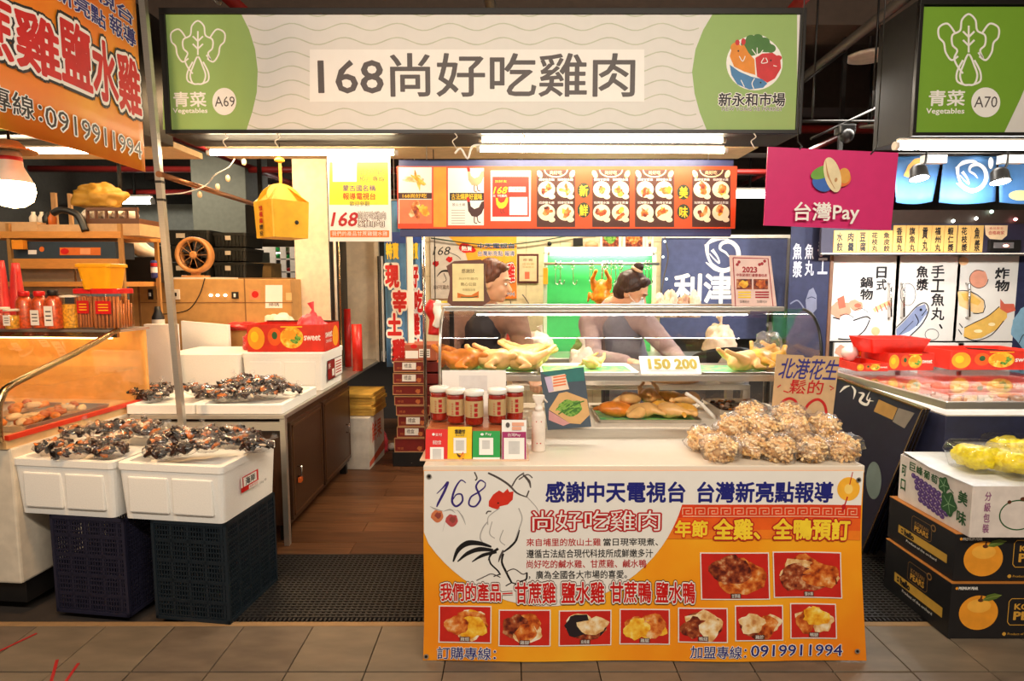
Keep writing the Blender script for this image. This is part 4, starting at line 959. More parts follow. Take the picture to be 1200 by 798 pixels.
# black crates stacked behind
bc = rgb('crate_black', 34, 36, 34, rough=.5)
def black_crate(label, x0, x1, y0, y1, Y):
    a, b = at(x0, y0, Y), at(x1, y1, Y); w_, h = b.x-a.x, a.z-b.z
    t = thing('stacking_crate', label, 'crate', ((a.x+b.x)/2, Y+.2, b.z), 0, 'black stacking crates behind the fan')
    mb = MB().m(bc).rloft([(w_/2-.012, .19, 0), (w_/2-.004, .2, h-.012), (w_/2-.02, .185, h-.012), (w_/2-.024, .18, .01)], .02, 2); mb.build('crate_body', t)
    MB().m(bc).rloft([(w_/2, .205, h-.03), (w_/2, .205, h-.004), (w_/2-.014, .19, h-.004), (w_/2-.014, .19, h-.03)], .02, 2).build('rim', t)
    mb = MB().m(bc)
    for i in range(8): x = -w_/2 + .04 + (w_-.08)*i/7; mb.box(x-.006, x+.006, -.208, -.19, .01, h-.03)
    tag(mb.build('ribs', t), kind='stuff')
    MB().m(offwhite).box(-w_*.1, w_*.06, -.212, -.206, h*.45, h*.75).build('tag_card', t)
zb_ = zt
for i, (y0, y1) in enumerate(((269, 287), (288, 306), (307, 325))): black_crate('black stacking crate behind the fan, ' + ['topmost', 'middle', 'lowest'][i] + ' of the left stack', 181, 246, y0, y1, 5.4)
for i, (y0, y1) in enumerate(((272, 289), (290, 306), (307, 325))): black_crate('black stacking crate right of the fan, ' + ['topmost', 'middle', 'lowest'][i] + ' of the right stack', 248, 289, y0, y1, 5.45)
struct(MB().m(rgb('partition_tan', 150, 112, 66, rough=.7)).box(at(176, 326, 5.35).x, at(345, 326, 5.35).x, 5.36, 5.9, 0, at(200, 325.5, 5.4).z).build('wall_low'))
t = thing('bundle', 'white plastic bundle on a dark box left of the steel pole', 'bundle', at(165, 300, 4.5))
a, b = at(146, 301, 4.5), at(186, 328, 4.5); MB().m(black).box(a.x, b.x, 4.5, 4.7, b.z-.02, a.z, .006).build('dark_box', t, True)
mb = MB().m(plastic_white)
mb.tube([at(148, 292, 4.56), at(156, 286, 4.56), at(168, 294, 4.56), at(184, 299, 4.56)], rads=[.05, .07, .06, .03], n=12, smooth_pts=4); mb.build('white_plastic', t, True)
t = thing('soda_can', 'small can with red, white and blue print beside the steel pole', 'can', at(183, 326, 4.42)); MB().m(rgb('can_blue', 60, 70, 130, rough=.3)).lathe([(.028, 0), (.032, .01), (.032, .12), (.026, .13)], 18).build('can', t); MB().m(pwhite).lathe([(.0325, .04), (.0325, .08)], 18, cap=False).build('white_band', t); MB().m(red).lathe([(.0325, .085), (.0325, .11)], 18, cap=False).build('red_band', t)
# dim goods far behind: shelves with coloured packs
t = thing('far_shelf', 'far white market shelf seen between crates and cream panel', 'shelf', at(330, 320, 7.2))
for y in (288, 303, 318): slabpx(322, 346, y, y+1.5, 7.2, .3, offwhite, 'shelf_board', t)
for x in (322, 334, 345): slabpx(x, x+1.2, 280, 478, 7.2, .02, offwhite, 'post', t)
slabpx(293, 343, 289, 296, 7.3, .02, offwhite, 'fascia', t); slabpx(316, 336, 289, 294, 7.28, .02, pgreen, 'green_badge', t)
for i, (x, y, m) in enumerate(((327, 300, pgreen), (339, 301, pgreen), (327, 316, plastic_red), (339, 317, plastic_red))):
    o = MB().m(m).ell(at(x, y, 7.35), (.05, .06, .035), None, 10, .3, i).build('produce_pack'); tag(o, ['green', 'second green', 'red', 'second red'][i] + ' produce pack on the far white shelf', 'pack')
t = thing('dark_shutter', 'dark panel hanging behind the yellow charity box', 'panel', at(315, 280, 6.2)); slabpx(287, 345, 240, 289, 6.2, .05, blackmetal, 'panel', t); slabpx(300, 303, 60, 240, 6.22, .02, blackmetal, 'hanger', t)
t = thing('carton', 'brown carton far behind at the right of the black crates', 'carton', at(306, 320, 6.6)); slabpx(293, 318, 308, 327, 6.6, .3, kraft, 'carton_body', t); tt = thing('steel_trolley', 'dim steel trolley under the far brown carton', 'trolley', at(306, 330, 6.6)); slabpx(290, 320, 327.2, 331, 6.6, .4, steel, 'top', tt); [slabpx(x, x+2, 331, 485, 6.61, .03, steel, 'leg', tt) for x in (291, 317)]
# cream fridge panels
t = thing('upright_freezer', 'cream coloured upright freezer behind the fruit carton', 'freezer', at(364, 382, 4.95)); a, b = at(341, 180, 4.95), at(389, 420, 4.95)
MB().m(cream).box(a.x, b.x, 4.95, 5.45, .762, 2.75, .01).build('freezer_body', t, True); MB().m(blackmetal).box(b.x-.006, b.x+.01, 4.96, 5.44, .762, 2.7).build('edge_seal', t, True)
struct(MB().m(cream).box(at(391, 300, 5.7).x, at(443, 300, 5.7).x, 5.7, 5.76, .762, 2.9).build('wall_cream'))
t = thing('cream_door', 'tall cream cabinet door with white edge beside the blue banners', 'door', at(450, 420, 5.62)); slabpx(436, 446, 195, 424, 5.62, .04, cream, 'door_panel', t); slabpx(442, 446, 300, 425, 5.60, .02, blackmetal, 'seal', t); slabpx(446, 451, 300, 424, 5.61, .02, pwhite, 'white_edge', t)
t = thing('wall_conduit', 'two cream pipes running down beside the upright freezer', 'pipe', at(393, 330, 5.0))
for x, r_ in ((392, .012), (397, .008)): MB().m(offwhite if x < 395 else brass).bar((at(x, 285, 4.99).x, 4.99, .80), (at(x, 285, 4.99).x, 4.99, at(x, 283, 4.99).z+.4), r_, n=8).build('pipe', t, True)
# under-counter goods
t = thing('carton', 'white carton with red print under the counter end', 'carton', (-1.30, 4.68, 0), radians(-4)); MB().m(offwhite).box(-.2, .16, 0, .42, 0, .42, .004).build('carton_body', t)
pr = Print((-1.30 + .16*cos(radians(-4)), 4.68 + .16*sin(radians(-4)), 0), (sin(radians(4)), cos(radians(4)), 0), (0, 0, 1), px=False)
pr.text('鮮果', .08, .2, .34, .36, rgb('faded_red', 214, 96, 66), 1, .02); pr.poly([(.0, .02), (.42, .06), (.42, .14), (.0, .06)], MATS['faded_red'], 1); pr.build('lettering', t)
for i in range(6):
    t = thing('flat_box', 'flat yellow card box under the counter end, ' + ['lowest', 'second', 'third', 'fourth', 'fifth', 'topmost'][i] + ' of its pile', 'box', (-1.29 + .01*sin(i*2.2), 4.74 + .012*cos(i*1.7), .422 + .03*i), radians(-4 + 2*sin(i*1.9)), 'flat yellow boxes under the counter')
    MB().m(rgb('box_yellow', 206, 160, 66, rough=.6, var=.1)).box(-.2, .17, 0, .38, 0, .029, .003).build('box_body', t)
# ================================================================ LEFT OVERHEAD
# green sign and lamp of the stall on the left, seen under the orange banner
A, B = at(-260, 8, 3.27), at(166, 157, 3.27)
sg = thing('shop_sign', 'green sign box of the left stall, mostly behind the orange banner', 'sign', ((A.x+B.x)/2, 3.27, B.z))
MB().m(blackmetal).box(A.x, B.x, 3.285, 3.57, B.z, A.z+.03, .004).build('sign_box', sg, True)
MB().m(sgreen).box(A.x, B.x-.03, 3.27, 3.285, B.z+.02, A.z).build('sign_face', sg, True)
struct(MB().m(MATS['soffit_board']).box(A.x, B.x, 3.571, 3.9, B.z-.005, B.z+.03).build('ceiling_soffit'))
tube_lamp(at(-120, 177, 3.42), at(118, 177, 3.42), 'warm tube lamp under the green sign at the far left', (1, .80, .52), 26)
# orange banner along the left stall front (faces the aisle)
BXp = -1.62
O = Vector((BXp, 0, 0))
pr0 = Print(O, (0, 1, 0), (0, 0, 1))
u1, v1 = pr0.uv((172, 196)); u0, v0_ = pr0.uv((0, 145))
bn = thing('hanging_banner', 'orange vinyl banner with red and white characters hanging along the left stall', 'banner', (BXp, 2.0, v1))
or1 = photo_mat('banner_orange', [s2l(232, 104, 12), s2l(240, 134, 18), s2l(246, 168, 30)], 2.2)
W_ = MB().m(or1).grid(lambda a, b: (BXp + .008*sin(a*11), 1.25 + (u1-1.25)*a, v1-.02 + (3.05-v1)*b), 40, 6).build('banner_cloth', bn, True)
W_.modifiers.new('th', 'SOLIDIFY').thickness = .0015
bb = bpy.data.objects
pr = Print(O + Vector((.004, 0, 0)), (0, 1, 0), (0, 0, 1), warp=lambda u, v: (0, .008*sin((u-1.25)/(u1-1.25)*11)))
def bant(body, px0, px1, ya0, ya1, m, off=0, outline=(), l=2):
    """text between photo columns px0..px1, its height taken at column px1"""
    a = pr.uv((px1, ya0)); b = pr.uv((px1, ya1)); c = pr.uv((px0, ya0)); pr.px = False
    pr.text(body, c[0], b[1], a[0], a[1], m, l, off, outline); pr.px = True
bant('鹽水雞', 70, 164, 75, 136, red, .03, ((.13, inkblack), (.085, pwhite)))
bant('甘蔗雞', -110, 64, 32, 94, red, .03, ((.13, inkblack), (.085, pwhite)))
bant('中天電視台', 22, 157, 14, 30, inkblue, .02, ((.06, pwhite),)); bant('台灣新亮點', 14, 122, 15, 35, inkblue, .02, ((.06, pwhite),)); bant('報導', 129, 160, 36, 56, inkblue, .02, ((.06, pwhite),))
bant('0919911994', 54, 167, 167, 186, inkblack, .0, ((.05, pwhite),)); bant('訂購專線：', -72, 47, 118, 144, inkblack, .01, ((.05, pwhite),))
pr.build('lettering', bn)
MB().m(steel).bar((BXp-.012, 1.1, 3.05), (BXp-.012, 3.5, 3.05), .014, n=8).build('top_rail', bn, True)
MB().m(steel).bar((BXp-.012, 1.2, 3.05), (BXp-.012, 1.2, 3.75), .01, n=6).build('hanger', bn, True); MB().m(steel).bar((BXp-.012, 3.4, 3.05), (BXp-.012, 3.4, 3.75), .01, n=6).build('hanger', bn, True)
# bulb
c = at(14, 214, 2.25); bl_ = thing('bulb_lamp', 'large glowing warm bulb hanging at the far left', 'lamp', c)
MB().m(rgb('bulb_ceramic', 240, 226, 200, rough=.4)).lathe([(.028, .115), (.034, .11), (.038, .06), (.052, .03), (.066, .0)], 28, cap=False).build('bulb_neck', bl_)
MB().m(red).lathe([(.0365, .078), (.0375, .092)], 28, cap=False).build('red_band', bl_)
MB().m(lamp_mat('bulb_glow', (1, .62, .26), 26)).lathe([(.066, .0), (.070, -.03), (.060, -.065), (.035, -.085), (.004, -.092)], 28).build('glowing_dome', bl_)
MB().m(rgb('shade_wood', 170, 120, 66, rough=.5)).lathe([(.03, .15), (.05, .13), (.085, .118), (.085, .112), (.03, .115)], 28).build('shade', bl_); MB().m(black).bar((0, 0, .14), (0, 0, 3.74-c.z), .005, n=6).build('cord', bl_)
pl_ = bpy.data.lights.new('bulb_light', 'POINT'); pl_.energy = 16; pl_.color = (1, .55, .22); pl_.shadow_soft_size = .07
plo = bpy.data.objects.new('bulb_light', pl_); C.objects.link(plo); plo.location = c + Vector((0, 0, -.17))
# yellow charity box
YB = 3.32; th = radians(48); nc = at(320, 277, YB); yel = rgb('collection_box_yellow', 246, 190, 52, rough=.45)  # yellow is the card's own colour
w_ = .225; h_ = .205; cx_, cy_ = nc.x + (w_/2)*cos(th) - (w_/2)*sin(th), nc.y + (w_/2)*sin(th) + (w_/2)*cos(th)
yb = thing('collection_box', 'yellow folded card collection box hanging by a yellow strap', 'box', (cx_, cy_, nc.z), th); hw = w_/2
MB().m(yel).rloft([(hw-.008, hw-.008, 0), (hw, hw, h_)], .006, 1).build('box_body', yb)
for s_ in (-1, 1):
    P = [(s_*hw*.98, -hw, h_), (s_*hw*.98, hw, h_), (s_*hw*.3, hw*.2, h_+.085), (s_*hw*.3, -hw*.2, h_+.085)]
    MB().m(yel).slab(P, (s_, 0, .5), .003).build('gable_flap', yb)
for s_ in (-1, 1):
    P = [(hw*.98*cos(t_), s_*hw*.55*1.0 + -s_*.055*sin(t_), h_ + .105*sin(t_)) for t_ in [pi*k/16 for k in range(17)]]
    MB().m(yel).slab(P, (0, s_, .5), .003).build('arched_handle', yb)
MB().m(yel).bar((0, 0, h_+.06), (0, 0, h_+.245), .016, .006).build('strap', yb)
MB().m(yel).ell((0, 0, h_+.235), (.03, .02, .016), None, 12, .3).build('strap_knot', yb); MB().m(blackmetal).bar((0, 0, h_+.24), (0, 0, 2.29-nc.z), .003, n=5).build('wire', yb)
R = Matrix.Rotation(th, 3, 'Z'); lc = Vector((cx_, cy_, nc.z)) + R @ Vector((-hw, hw, 0))
pr = Print(lc - R @ Vector((.002, 0, 0)), R @ Vector((0, -1, 0)), (0, 0, 1), px=False)
for i, ch in enumerate('惜福箱請投'): pr.text(ch, .075, h_*(.86-.17*i)-.026, .115, h_*(.86-.17*i), red if i < 3 else inkblack, 1, .03)
pr.build('lettering', yb)
MB().m(black).ell((.03, -hw-.0005, h_*.42), (.012, .003, .012), None, 12).build('coin_hole', yb)

# ================================================================ FRONT COUNTER TABLE
TX0, TX1, TF, TB, TZ = -.345, 1.372, 2.262, 3.30, .79
tb = thing('counter_table', 'long white topped counter table behind the orange front banner', 'table', ((TX0+TX1)/2, (TF+TB)/2, 0))
MB().m(rgb('counter_white', 232, 222, 204, rough=.22, var=.01)).box(TX0, TX1, TF, TB, TZ-.03, TZ, .005).build('table_top', tb, True)
for x in (TX0+.02, TX1-.06):
    for y in (TF+.03, TB-.07): MB().m(steel).box(x, x+.04, y, y+.04, 0, TZ-.03, .003).build('leg', tb, True)
MB().m(offwhite).box(TX0+.06, TX1-.06, TB-.08, TB-.06, .15, TZ-.03).build('back_board', tb, True); MB().m(steel).box(TX0+.05, TX1-.05, TF+.06, TB-.08, .18, .20).build('lower_shelf', tb, True)
MB().m(offwhite).box(TX0+.005, TX0+.02, TF+.03, TB-.03, .12, TZ-.03).build('side_board', tb, True); MB().m(offwhite).box(TX1-.02, TX1-.005, TF+.03, TB-.03, .12, TZ-.03).build('side_board', tb, True)
# banner
FY = 2.248
def fold(u, v):
    t = max(0, (.775 - v)/.79); r_ = max(0, (u - 1.15)/.22)
    return (-.020*sin(pi*min(1, t))*r_ + .004*sin(v*7)*t, .018*t*t + .005*sin(u*8 + 1)*t + .015*r_*sin(pi*min(1, t)), .017*t)
bn = thing('front_banner', 'white and orange printed banner with a rooster hanging on the counter front', 'banner', (.5, FY, .79))
pr = Print((0, FY, 0), (1, 0, 0), (0, 0, 1), warp=fold)
bo = photo_mat('front_banner_orange', [s2l(240, 130, 12), s2l(248, 160, 22), s2l(252, 190, 40)], 1.6)
pr.rect(496.5, 551, 1012.5, 776, bo, 0); cl = pr.build('banner_cloth', bn)
pr = Print((0, FY-.0022, 0), (1, 0, 0), (0, 0, 1), warp=fold)
bred = rgb('banner_red', 222, 62, 22); bro = rgb('banner_redorange', 236, 96, 24); banw = rgb('banner_white', 240, 236, 228, rough=.45, var=.01)
pr.rect(770, 592, 1011, 608, bred, .4); pr.rect(770, 608, 1011, 622, bro, .4); pr.rect(770, 622, 1011, 633, rgb('banner_amber', 240, 126, 26), .4)
pts = [(497, 551.5), (1012, 551.5), (1011, 592), (801, 592)] + [(640 + 166*cos(radians(a)), 546 + 166*sin(radians(a))) for a in range(16, 150, 5)] + [(497, 625)]
pr.poly(pts, banw, 1)
for i in range(14):                                   # key pattern
    x = 800 + 15*i; pr.stroke([(x, 604), (x, 596), (x+11, 596), (x+11, 603), (x+4, 603), (x+4, 599.5), (x+8, 599.5)], 1.1, rgb('key_line', 250, 190, 150), 1, 1)
pr.stroke([(800, 606), (1008, 606)], 1, MATS['key_line'], 1, 1)
ink168 = rgb('ink_violet', 58, 40, 120)
pr.stroke([(512, 579), (519, 572), (525, 565), (521, 576), (514, 590), (512, 595)], [.8, 1.6, 2.6, 3, 2.6, 1], ink168, 3)
pr.stroke([(546, 566), (540, 563), (533, 574), (530, 588), (535, 594), (542, 588), (541, 580), (535, 580), (531, 586)], [1, 1.6, 2.4, 2.6, 2.4, 2.2, 2, 1.6, 1], ink168, 3)
pr.stroke([(569, 566), (563, 563), (558, 570), (561, 578), (563, 586), (557, 594), (550, 592), (552, 583), (561, 577), (568, 571), (569, 566)], [1, 1.8, 2.2, 2.4, 2.4, 2, 2, 2, 1.8, 1.6, 1], ink168, 3)
pr.text('感謝中天電視台', 640, 565, 803, 589, inkblue, 3, .028); pr.text('台灣新亮點報導', 817, 565, 977, 589, inkblue, 3, .028)
pr.text('尚好吃雞肉', 624, 599, 774, 623, banw, 4, 0, ((.065, inkred),))
pr.text('來自埔里的放山土雞', 617, 632, 704, 641, inkred, 3, .01); pr.text('當日現宰現煮、', 707, 632, 771, 641, inkblack, 3, .01)
pr.text('遵循古法結合現代科技所成鮮嫩多汁', 617, 645, 765, 655, inkblack, 3, .01); pr.text('尚好吃的鹹水雞、甘蔗雞、鹹水鴨', 617, 657.5, 757, 667, inkred, 3, .01)
pr.text('，廣為全國各大市場的喜愛。', 619, 670, 734, 680, inkblack, 3, .01)
for tx, x0, x1, y0 in (('我們的產品', 516, 586, 685), ('甘蔗雞', 603, 650, 684), ('鹽水雞', 657, 707, 684), ('甘蔗鴨', 714, 762, 684), ('鹽水鴨', 767, 813, 684)):
    pr.text(tx, x0, y0, x1, 708 if x0 > 600 else 706, red, 4, .025, ((.125, inkbrown), (.085, banw)))
pr.stroke([(587, 697), (600, 696)], 5, inkbrown, 4, 1); pr.stroke([(587, 697), (601, 696)], 3.6, banw, 5, 1); pr.stroke([(588, 697), (600, 696)], 1.6, red, 6.5, 1)
gold = rgb('banner_yellow', 252, 214, 50)
pr.text('年節', 791, 611, 829, 630, gold, 4, .03, ((.10, bred),)); pr.text('全雞、全鴨預訂', 836, 609, 998, 633, gold, 4, .035, ((.10, inkred),))
pr.text('訂購專線：', 513, 760, 581, 774, inkblue, 4, .01, ((.05, banw),)); pr.text('加盟專線：', 807, 758, 872, 772, inkblue, 4, .01, ((.05, banw),)); pr.text('0919911994', 877, 757, 985, 770, inkblue, 4, .01, ((.05, banw),))
pr.ellipse(995, 573, 13.5, 14, rgb('persimmon_yellow', 246, 180, 50), 2); pr.ellipse(995, 573, 5, 6, rgb('persimmon_core', 250, 210, 110), 3); pr.stroke([(999, 553), (996, 568)], 1, inkred, 4, 1); pr.stroke([(994, 582), (991, 592), (988, 600)], 1.6, inkred, 4); pr.ellipse(990, 594, 2.4, 3, inkred, 4)
# rooster
wash = rgb('ink_wash', 176, 172, 168); pr.poly([(573, 588), (578, 580), (585, 575), (590, 578), (595, 573), (597, 577), (602, 576), (601, 586), (595, 592), (586, 594), (584, 598), (577, 596), (573, 594)], rgb('comb_red', 214, 50, 30), 2)
for P, wd, m in (([(586, 596), (573, 606), (572, 616)], 1, wash), ([(572, 612), (566, 620), (563, 632), (570, 642)], 1.4, wash), ([(608, 596), (612, 608), (608, 622), (604, 634)], 1.3, wash),
                 ([(609, 622), (605, 634), (598, 642), (590, 648)], [1, 2.4, 2.6, 1.4], inkblack), ([(577, 612), (574, 626), (580, 632)], 1, wash), ([(590, 622), (586, 634), (592, 640)], 1, wash), ([(576, 600), (572, 600), (570, 603)], 1.4, inkgrey),
                 ([(576, 642), (562, 638), (548, 638), (537, 646), (531, 660)], [2, 5, 6.5, 5, 1.5], inkblack), ([(578, 646), (562, 645), (548, 650), (536, 660)], [3, 5.5, 4.5, 1], inkblack), ([(582, 648), (566, 652), (553, 660)], [3, 4, .8], inkblack),
                 ([(584, 644), (576, 650), (572, 658)], [3, 3, .6], inkblack), ([(590, 646), (586, 654), (584, 660)], [2.5, 2.4, .6], inkgrey), ([(573, 654), (575, 662), (583, 670), (586, 675)], 1.8, inkblack),
                 ([(590, 650), (588, 660), (593, 672), (599, 684)], [2, 2.4, 2.6, 2], inkblack), ([(599, 684), (606, 686)], 1.4, inkblack), ([(599, 684), (592, 688)], 1.2, inkblack), ([(586, 674), (578, 677)], 1.2, inkblack), ([(558, 682), (568, 677), (576, 674), (586, 678)], 1.1, inkgrey),
                 ([(592, 672), (602, 668), (612, 674), (617, 672)], 1.2, inkgrey), ([(617, 672), (616, 680), (608, 683)], 2, inkblack),
                 ([(572, 554), (584, 560), (596, 568), (606, 578), (618, 583)], [2, 2.4, 2.4, 2, 1], inkgrey), ([(618, 583), (628, 594), (631, 600)], .9, wash), ([(617, 583), (620, 575)], 1.6, inkgrey), ([(600, 570), (606, 560), (614, 554)], 1.6, inkgrey), ([(556, 553), (559, 560), (557, 563)], 1.6, inkgrey), ([(613, 556), (620, 564), (622, 572)], [2, 3, 1], inkgrey), ([(608, 562), (618, 556), (624, 560)], 1.3, inkgrey)):
    pr.stroke(P, wd, m, 3)
pr.ellipse(584, 590, 1, 1, inkblack, 4)
for x, y, m in ((513, 606, rgb('fruit_wash_orange', 214, 124, 80)), (530, 611, rgb('fruit_wash_red', 190, 78, 76))): pr.ellipse(x, y, 7.5, 7, m, 2, wob=.2); pr.ellipse(x+1, y-1, 4, 3.4, rgb('fruit_wash_dark', 150, 70, 60), 3, wob=.4)
for P in ([(504, 594), (510, 597), (520, 600)], [(520, 600), (528, 598), (534, 602)], [(536, 598), (542, 606), (546, 616)], [(522, 612), (519, 624)], [(530, 598), (540, 600)]): pr.stroke(P, 1.8, wash, 3, taper=True)
# printed food photographs
def photo(x0, y0, x1, y1, bg, mats, seed, cap):
    pr.rect(x0-1.3, y0-1.3, x1+1.3, y1+1.3, banw, 2); pr.rect(x0, y0, x1, y1, bg, 3); cx, cy, rx, ry = (x0+x1)/2, (y0+y1)/2, (x1-x0)/2, (y1-y0)/2
    rr = random.Random(seed)
    for i in range(6):
        a = rr.random()*6.28; k = min(rx, ry)
        pr.ellipse(cx + cos(a)*rx*.36, cy + sin(a)*ry*.28, rx*(.46+.14*rr.random()), ry*(.5+.16*rr.random()), mats[i % len(mats)], 4 + i*.5, 18, .4, seed+i, 0)
    pr.rect(cx-6, y1-6.5, cx+6, y1-1, inkbrown, 8); pr.text(cap, cx-5, y1-6, cx+5, y1-1.6, banw, 9)
prd = rgb('photo_red_plate', 202, 34, 24)
photo(821, 650, 899, 703, prd, [ph_roast, ph_roast, ph_dark], 1, '甘蔗雞'); photo(906, 649, 986, 701, prd, [ph_pale, ph_dark, ph_roast], 2, '鹽水鴨')
for i, (x0, y0, x1, y1, ms, cp) in enumerate(((515, 713, 574, 754, [ph_pale, ph_gold, ph_roast], '雞翅'), (585, 717, 643, 757, [ph_pale, ph_dark, ph_roast], '雞腳'), (655, 718, 714, 757, [ph_dark, rgb('photo_black_meat', 34, 24, 30), ph_pale], '烏骨雞'), (726, 717, 782, 756, [ph_roast, ph_gold], '雞腿'), (794, 715, 849, 753, [ph_dark, ph_pale], '鴨翅'), (860, 712, 914, 751, [ph_dark, ph_roast, ph_pale], '雞胗'), (925, 710, 978, 749, [ph_roast, ph_pale, ph_gold], '鴨腿'))):
    photo(x0, y0, x1, y1, prd, ms, 20+i, cp)
for x, y in ((503, 558), (1006, 562), (500, 771), (1002, 764)): pr.ellipse(x, y, 3, 3, steel, 9); pr.ellipse(x, y, 1.7, 1.7, inkblack, 10)
pr.build('lettering', bn)
# payment cards and their box
bxm = rgb('display_box_orange', 196, 112, 60, rough=.5)
CY0 = 2.37
a, b = at(500, 545, CY0), at(617, 497, CY0)
bxz = b.z
bt = thing('display_box', 'orange brown card box carrying the jars behind the payment cards', 'box', ((a.x+b.x)/2, CY0+.08, TZ)); MB().m(bxm).box(a.x, b.x, CY0, CY0+.19, TZ+.006, bxz-.02, .003).build('box_body', bt, True); 
MB().m(rgb('board_pink', 226, 190, 160)).box(a.x-.02, b.x+.01, CY0-.05, CY0+.2, TZ, TZ+.006, .001).build('base_board', bt, True)
MB().m(acrylic).box(a.x-.005, b.x+.01, CY0-.01, CY0+.195, bxz-.02, bxz-.012).build('clear_shelf', bt, True)
cards = ((499, 525, 503, 545, rgb('card_red', 222, 30, 22), '街口支付', 'red payment card leaning at the left end of the orange box'), (525, 553, 500, 545, rgb('card_yellow', 246, 200, 20), '悠遊付', 'yellow payment card leaning beside the red one'), (554, 586, 505, 545, pgreen, '行動支付', 'green payment card leaning beside the yellow one'), (588, 617, 492, 545, rgb('card_violet', 164, 40, 100), '支付', 'white and violet payment card at the right end of the box'))
for i, (x0, x1, y0, y1, m, tx, lab) in enumerate(cards):
    Yc = CY0-.012; p, q = at(x0, y0, Yc), at(x1, y1, Yc-.02); t = thing('payment_card', lab, 'card', ((p.x+q.x)/2, Yc-.02, TZ+.0065))
    MB().m(m if i < 3 else pwhite).slab([(p.x, Yc-.03, TZ+.0065), (q.x, Yc-.03, TZ+.0065), (q.x, Yc, p.z), (p.x, Yc, p.z)], (0, -1, .2), .003).build('card', t, True)
    pr = Print((0, Yc-.032, TZ+.0065), (1, 0, 0), Vector((0, .03, p.z-TZ)))
    H = y1-y0; W0 = x1-x0
    if i == 0: pr.ellipse((x0+x1)/2-4, y0+6, 1.6, 1.6, pwhite, 1); pr.text('支付', (x0+x1)/2-2, y0+4.6, (x0+x1)/2+6, y0+8, pwhite, 1); pr.text('掃我付款', x0+8, y0+13, x1-8, y0+18, pwhite, 1); pr.rect(x0+5, y0+21, x1-5, y1-4, pwhite, 1); pr.rect(x0+8, y0+23, x1-8, y1-7, rgb('card_fine_grey', 206, 204, 200), 2)
    if i == 1: pr.text(tx, x0+8, y0+3, x1-8, y0+8, inkblack, 1, .03); pr.text('歡迎使用', x0+9, y0+9, x1-9, y0+11, inkgrey, 1); pr.rect(x0+6.5, y0+13, x1-6.5, y0+31, pwhite, 1); pr.rect(x0+9, y0+16, x1-9, y0+28, MATS['card_fine_grey'], 2); pr.rect(x0+.5, y1-5, x1-.5, y1-.4, pwhite, 1); dish(pr, (x0+x1)/2, y0+35, 9, 4, 3, [fruit_or, inkbrown, carton_red], 2, 4); pr.text('台北富邦', x0+4, y1-4, x1-4, y1-1.5, inkgrey, 2)
    if i == 2: pr.ellipse((x0+x1)/2-5, y0+4, 2, 1.4, pwhite, 1); pr.text('Pay', (x0+x1)/2-1, y0+2, (x0+x1)/2+6, y0+6, pwhite, 1); pr.rect(x0+7.5, y0+8, x1-8, y0+28, pwhite, 1); pr.rect(x0+11, y0+11, x1-12, y0+21, MATS['card_fine_grey'], 2); pr.rect(x0+.3, y0+31, x1-.3, y1-.3, pwhite, 1); pr.text('官方支付帳號', x0+5, y0+34, x1-5, y0+37, rgb('card_pale_green', 120, 190, 140), 2)
    if i == 3: pr.rect(x0+.5, y0+14, x1-.5, y1-5, m, 1); pr.rect(x0+2.5, y0+21, x1-2.5, y1-7, pwhite, 2); pr.rect(x0+8, y0+25, x1-8, y0+40, MATS['card_fine_grey'], 3); pr.text('台灣Pay', x0+7, y0+15.5, x1-7, y0+20, pwhite, 2); pr.ellipse(x0+7, y0+6, 2.4, 3, inkgrey, 1); pr.rect(x0+12, y0+3, x1-3, y0+7, rgb('card_peach', 236, 170, 140), 1); pr.rect(x0+12, y0+8, x1-6, y0+12, rgb('card_peach', 236, 170, 140), 1); pr.text('合作金庫', x0+5, y1-4, x1-5, y1-1, inkred, 1, .03)
    pr.build('print', t)
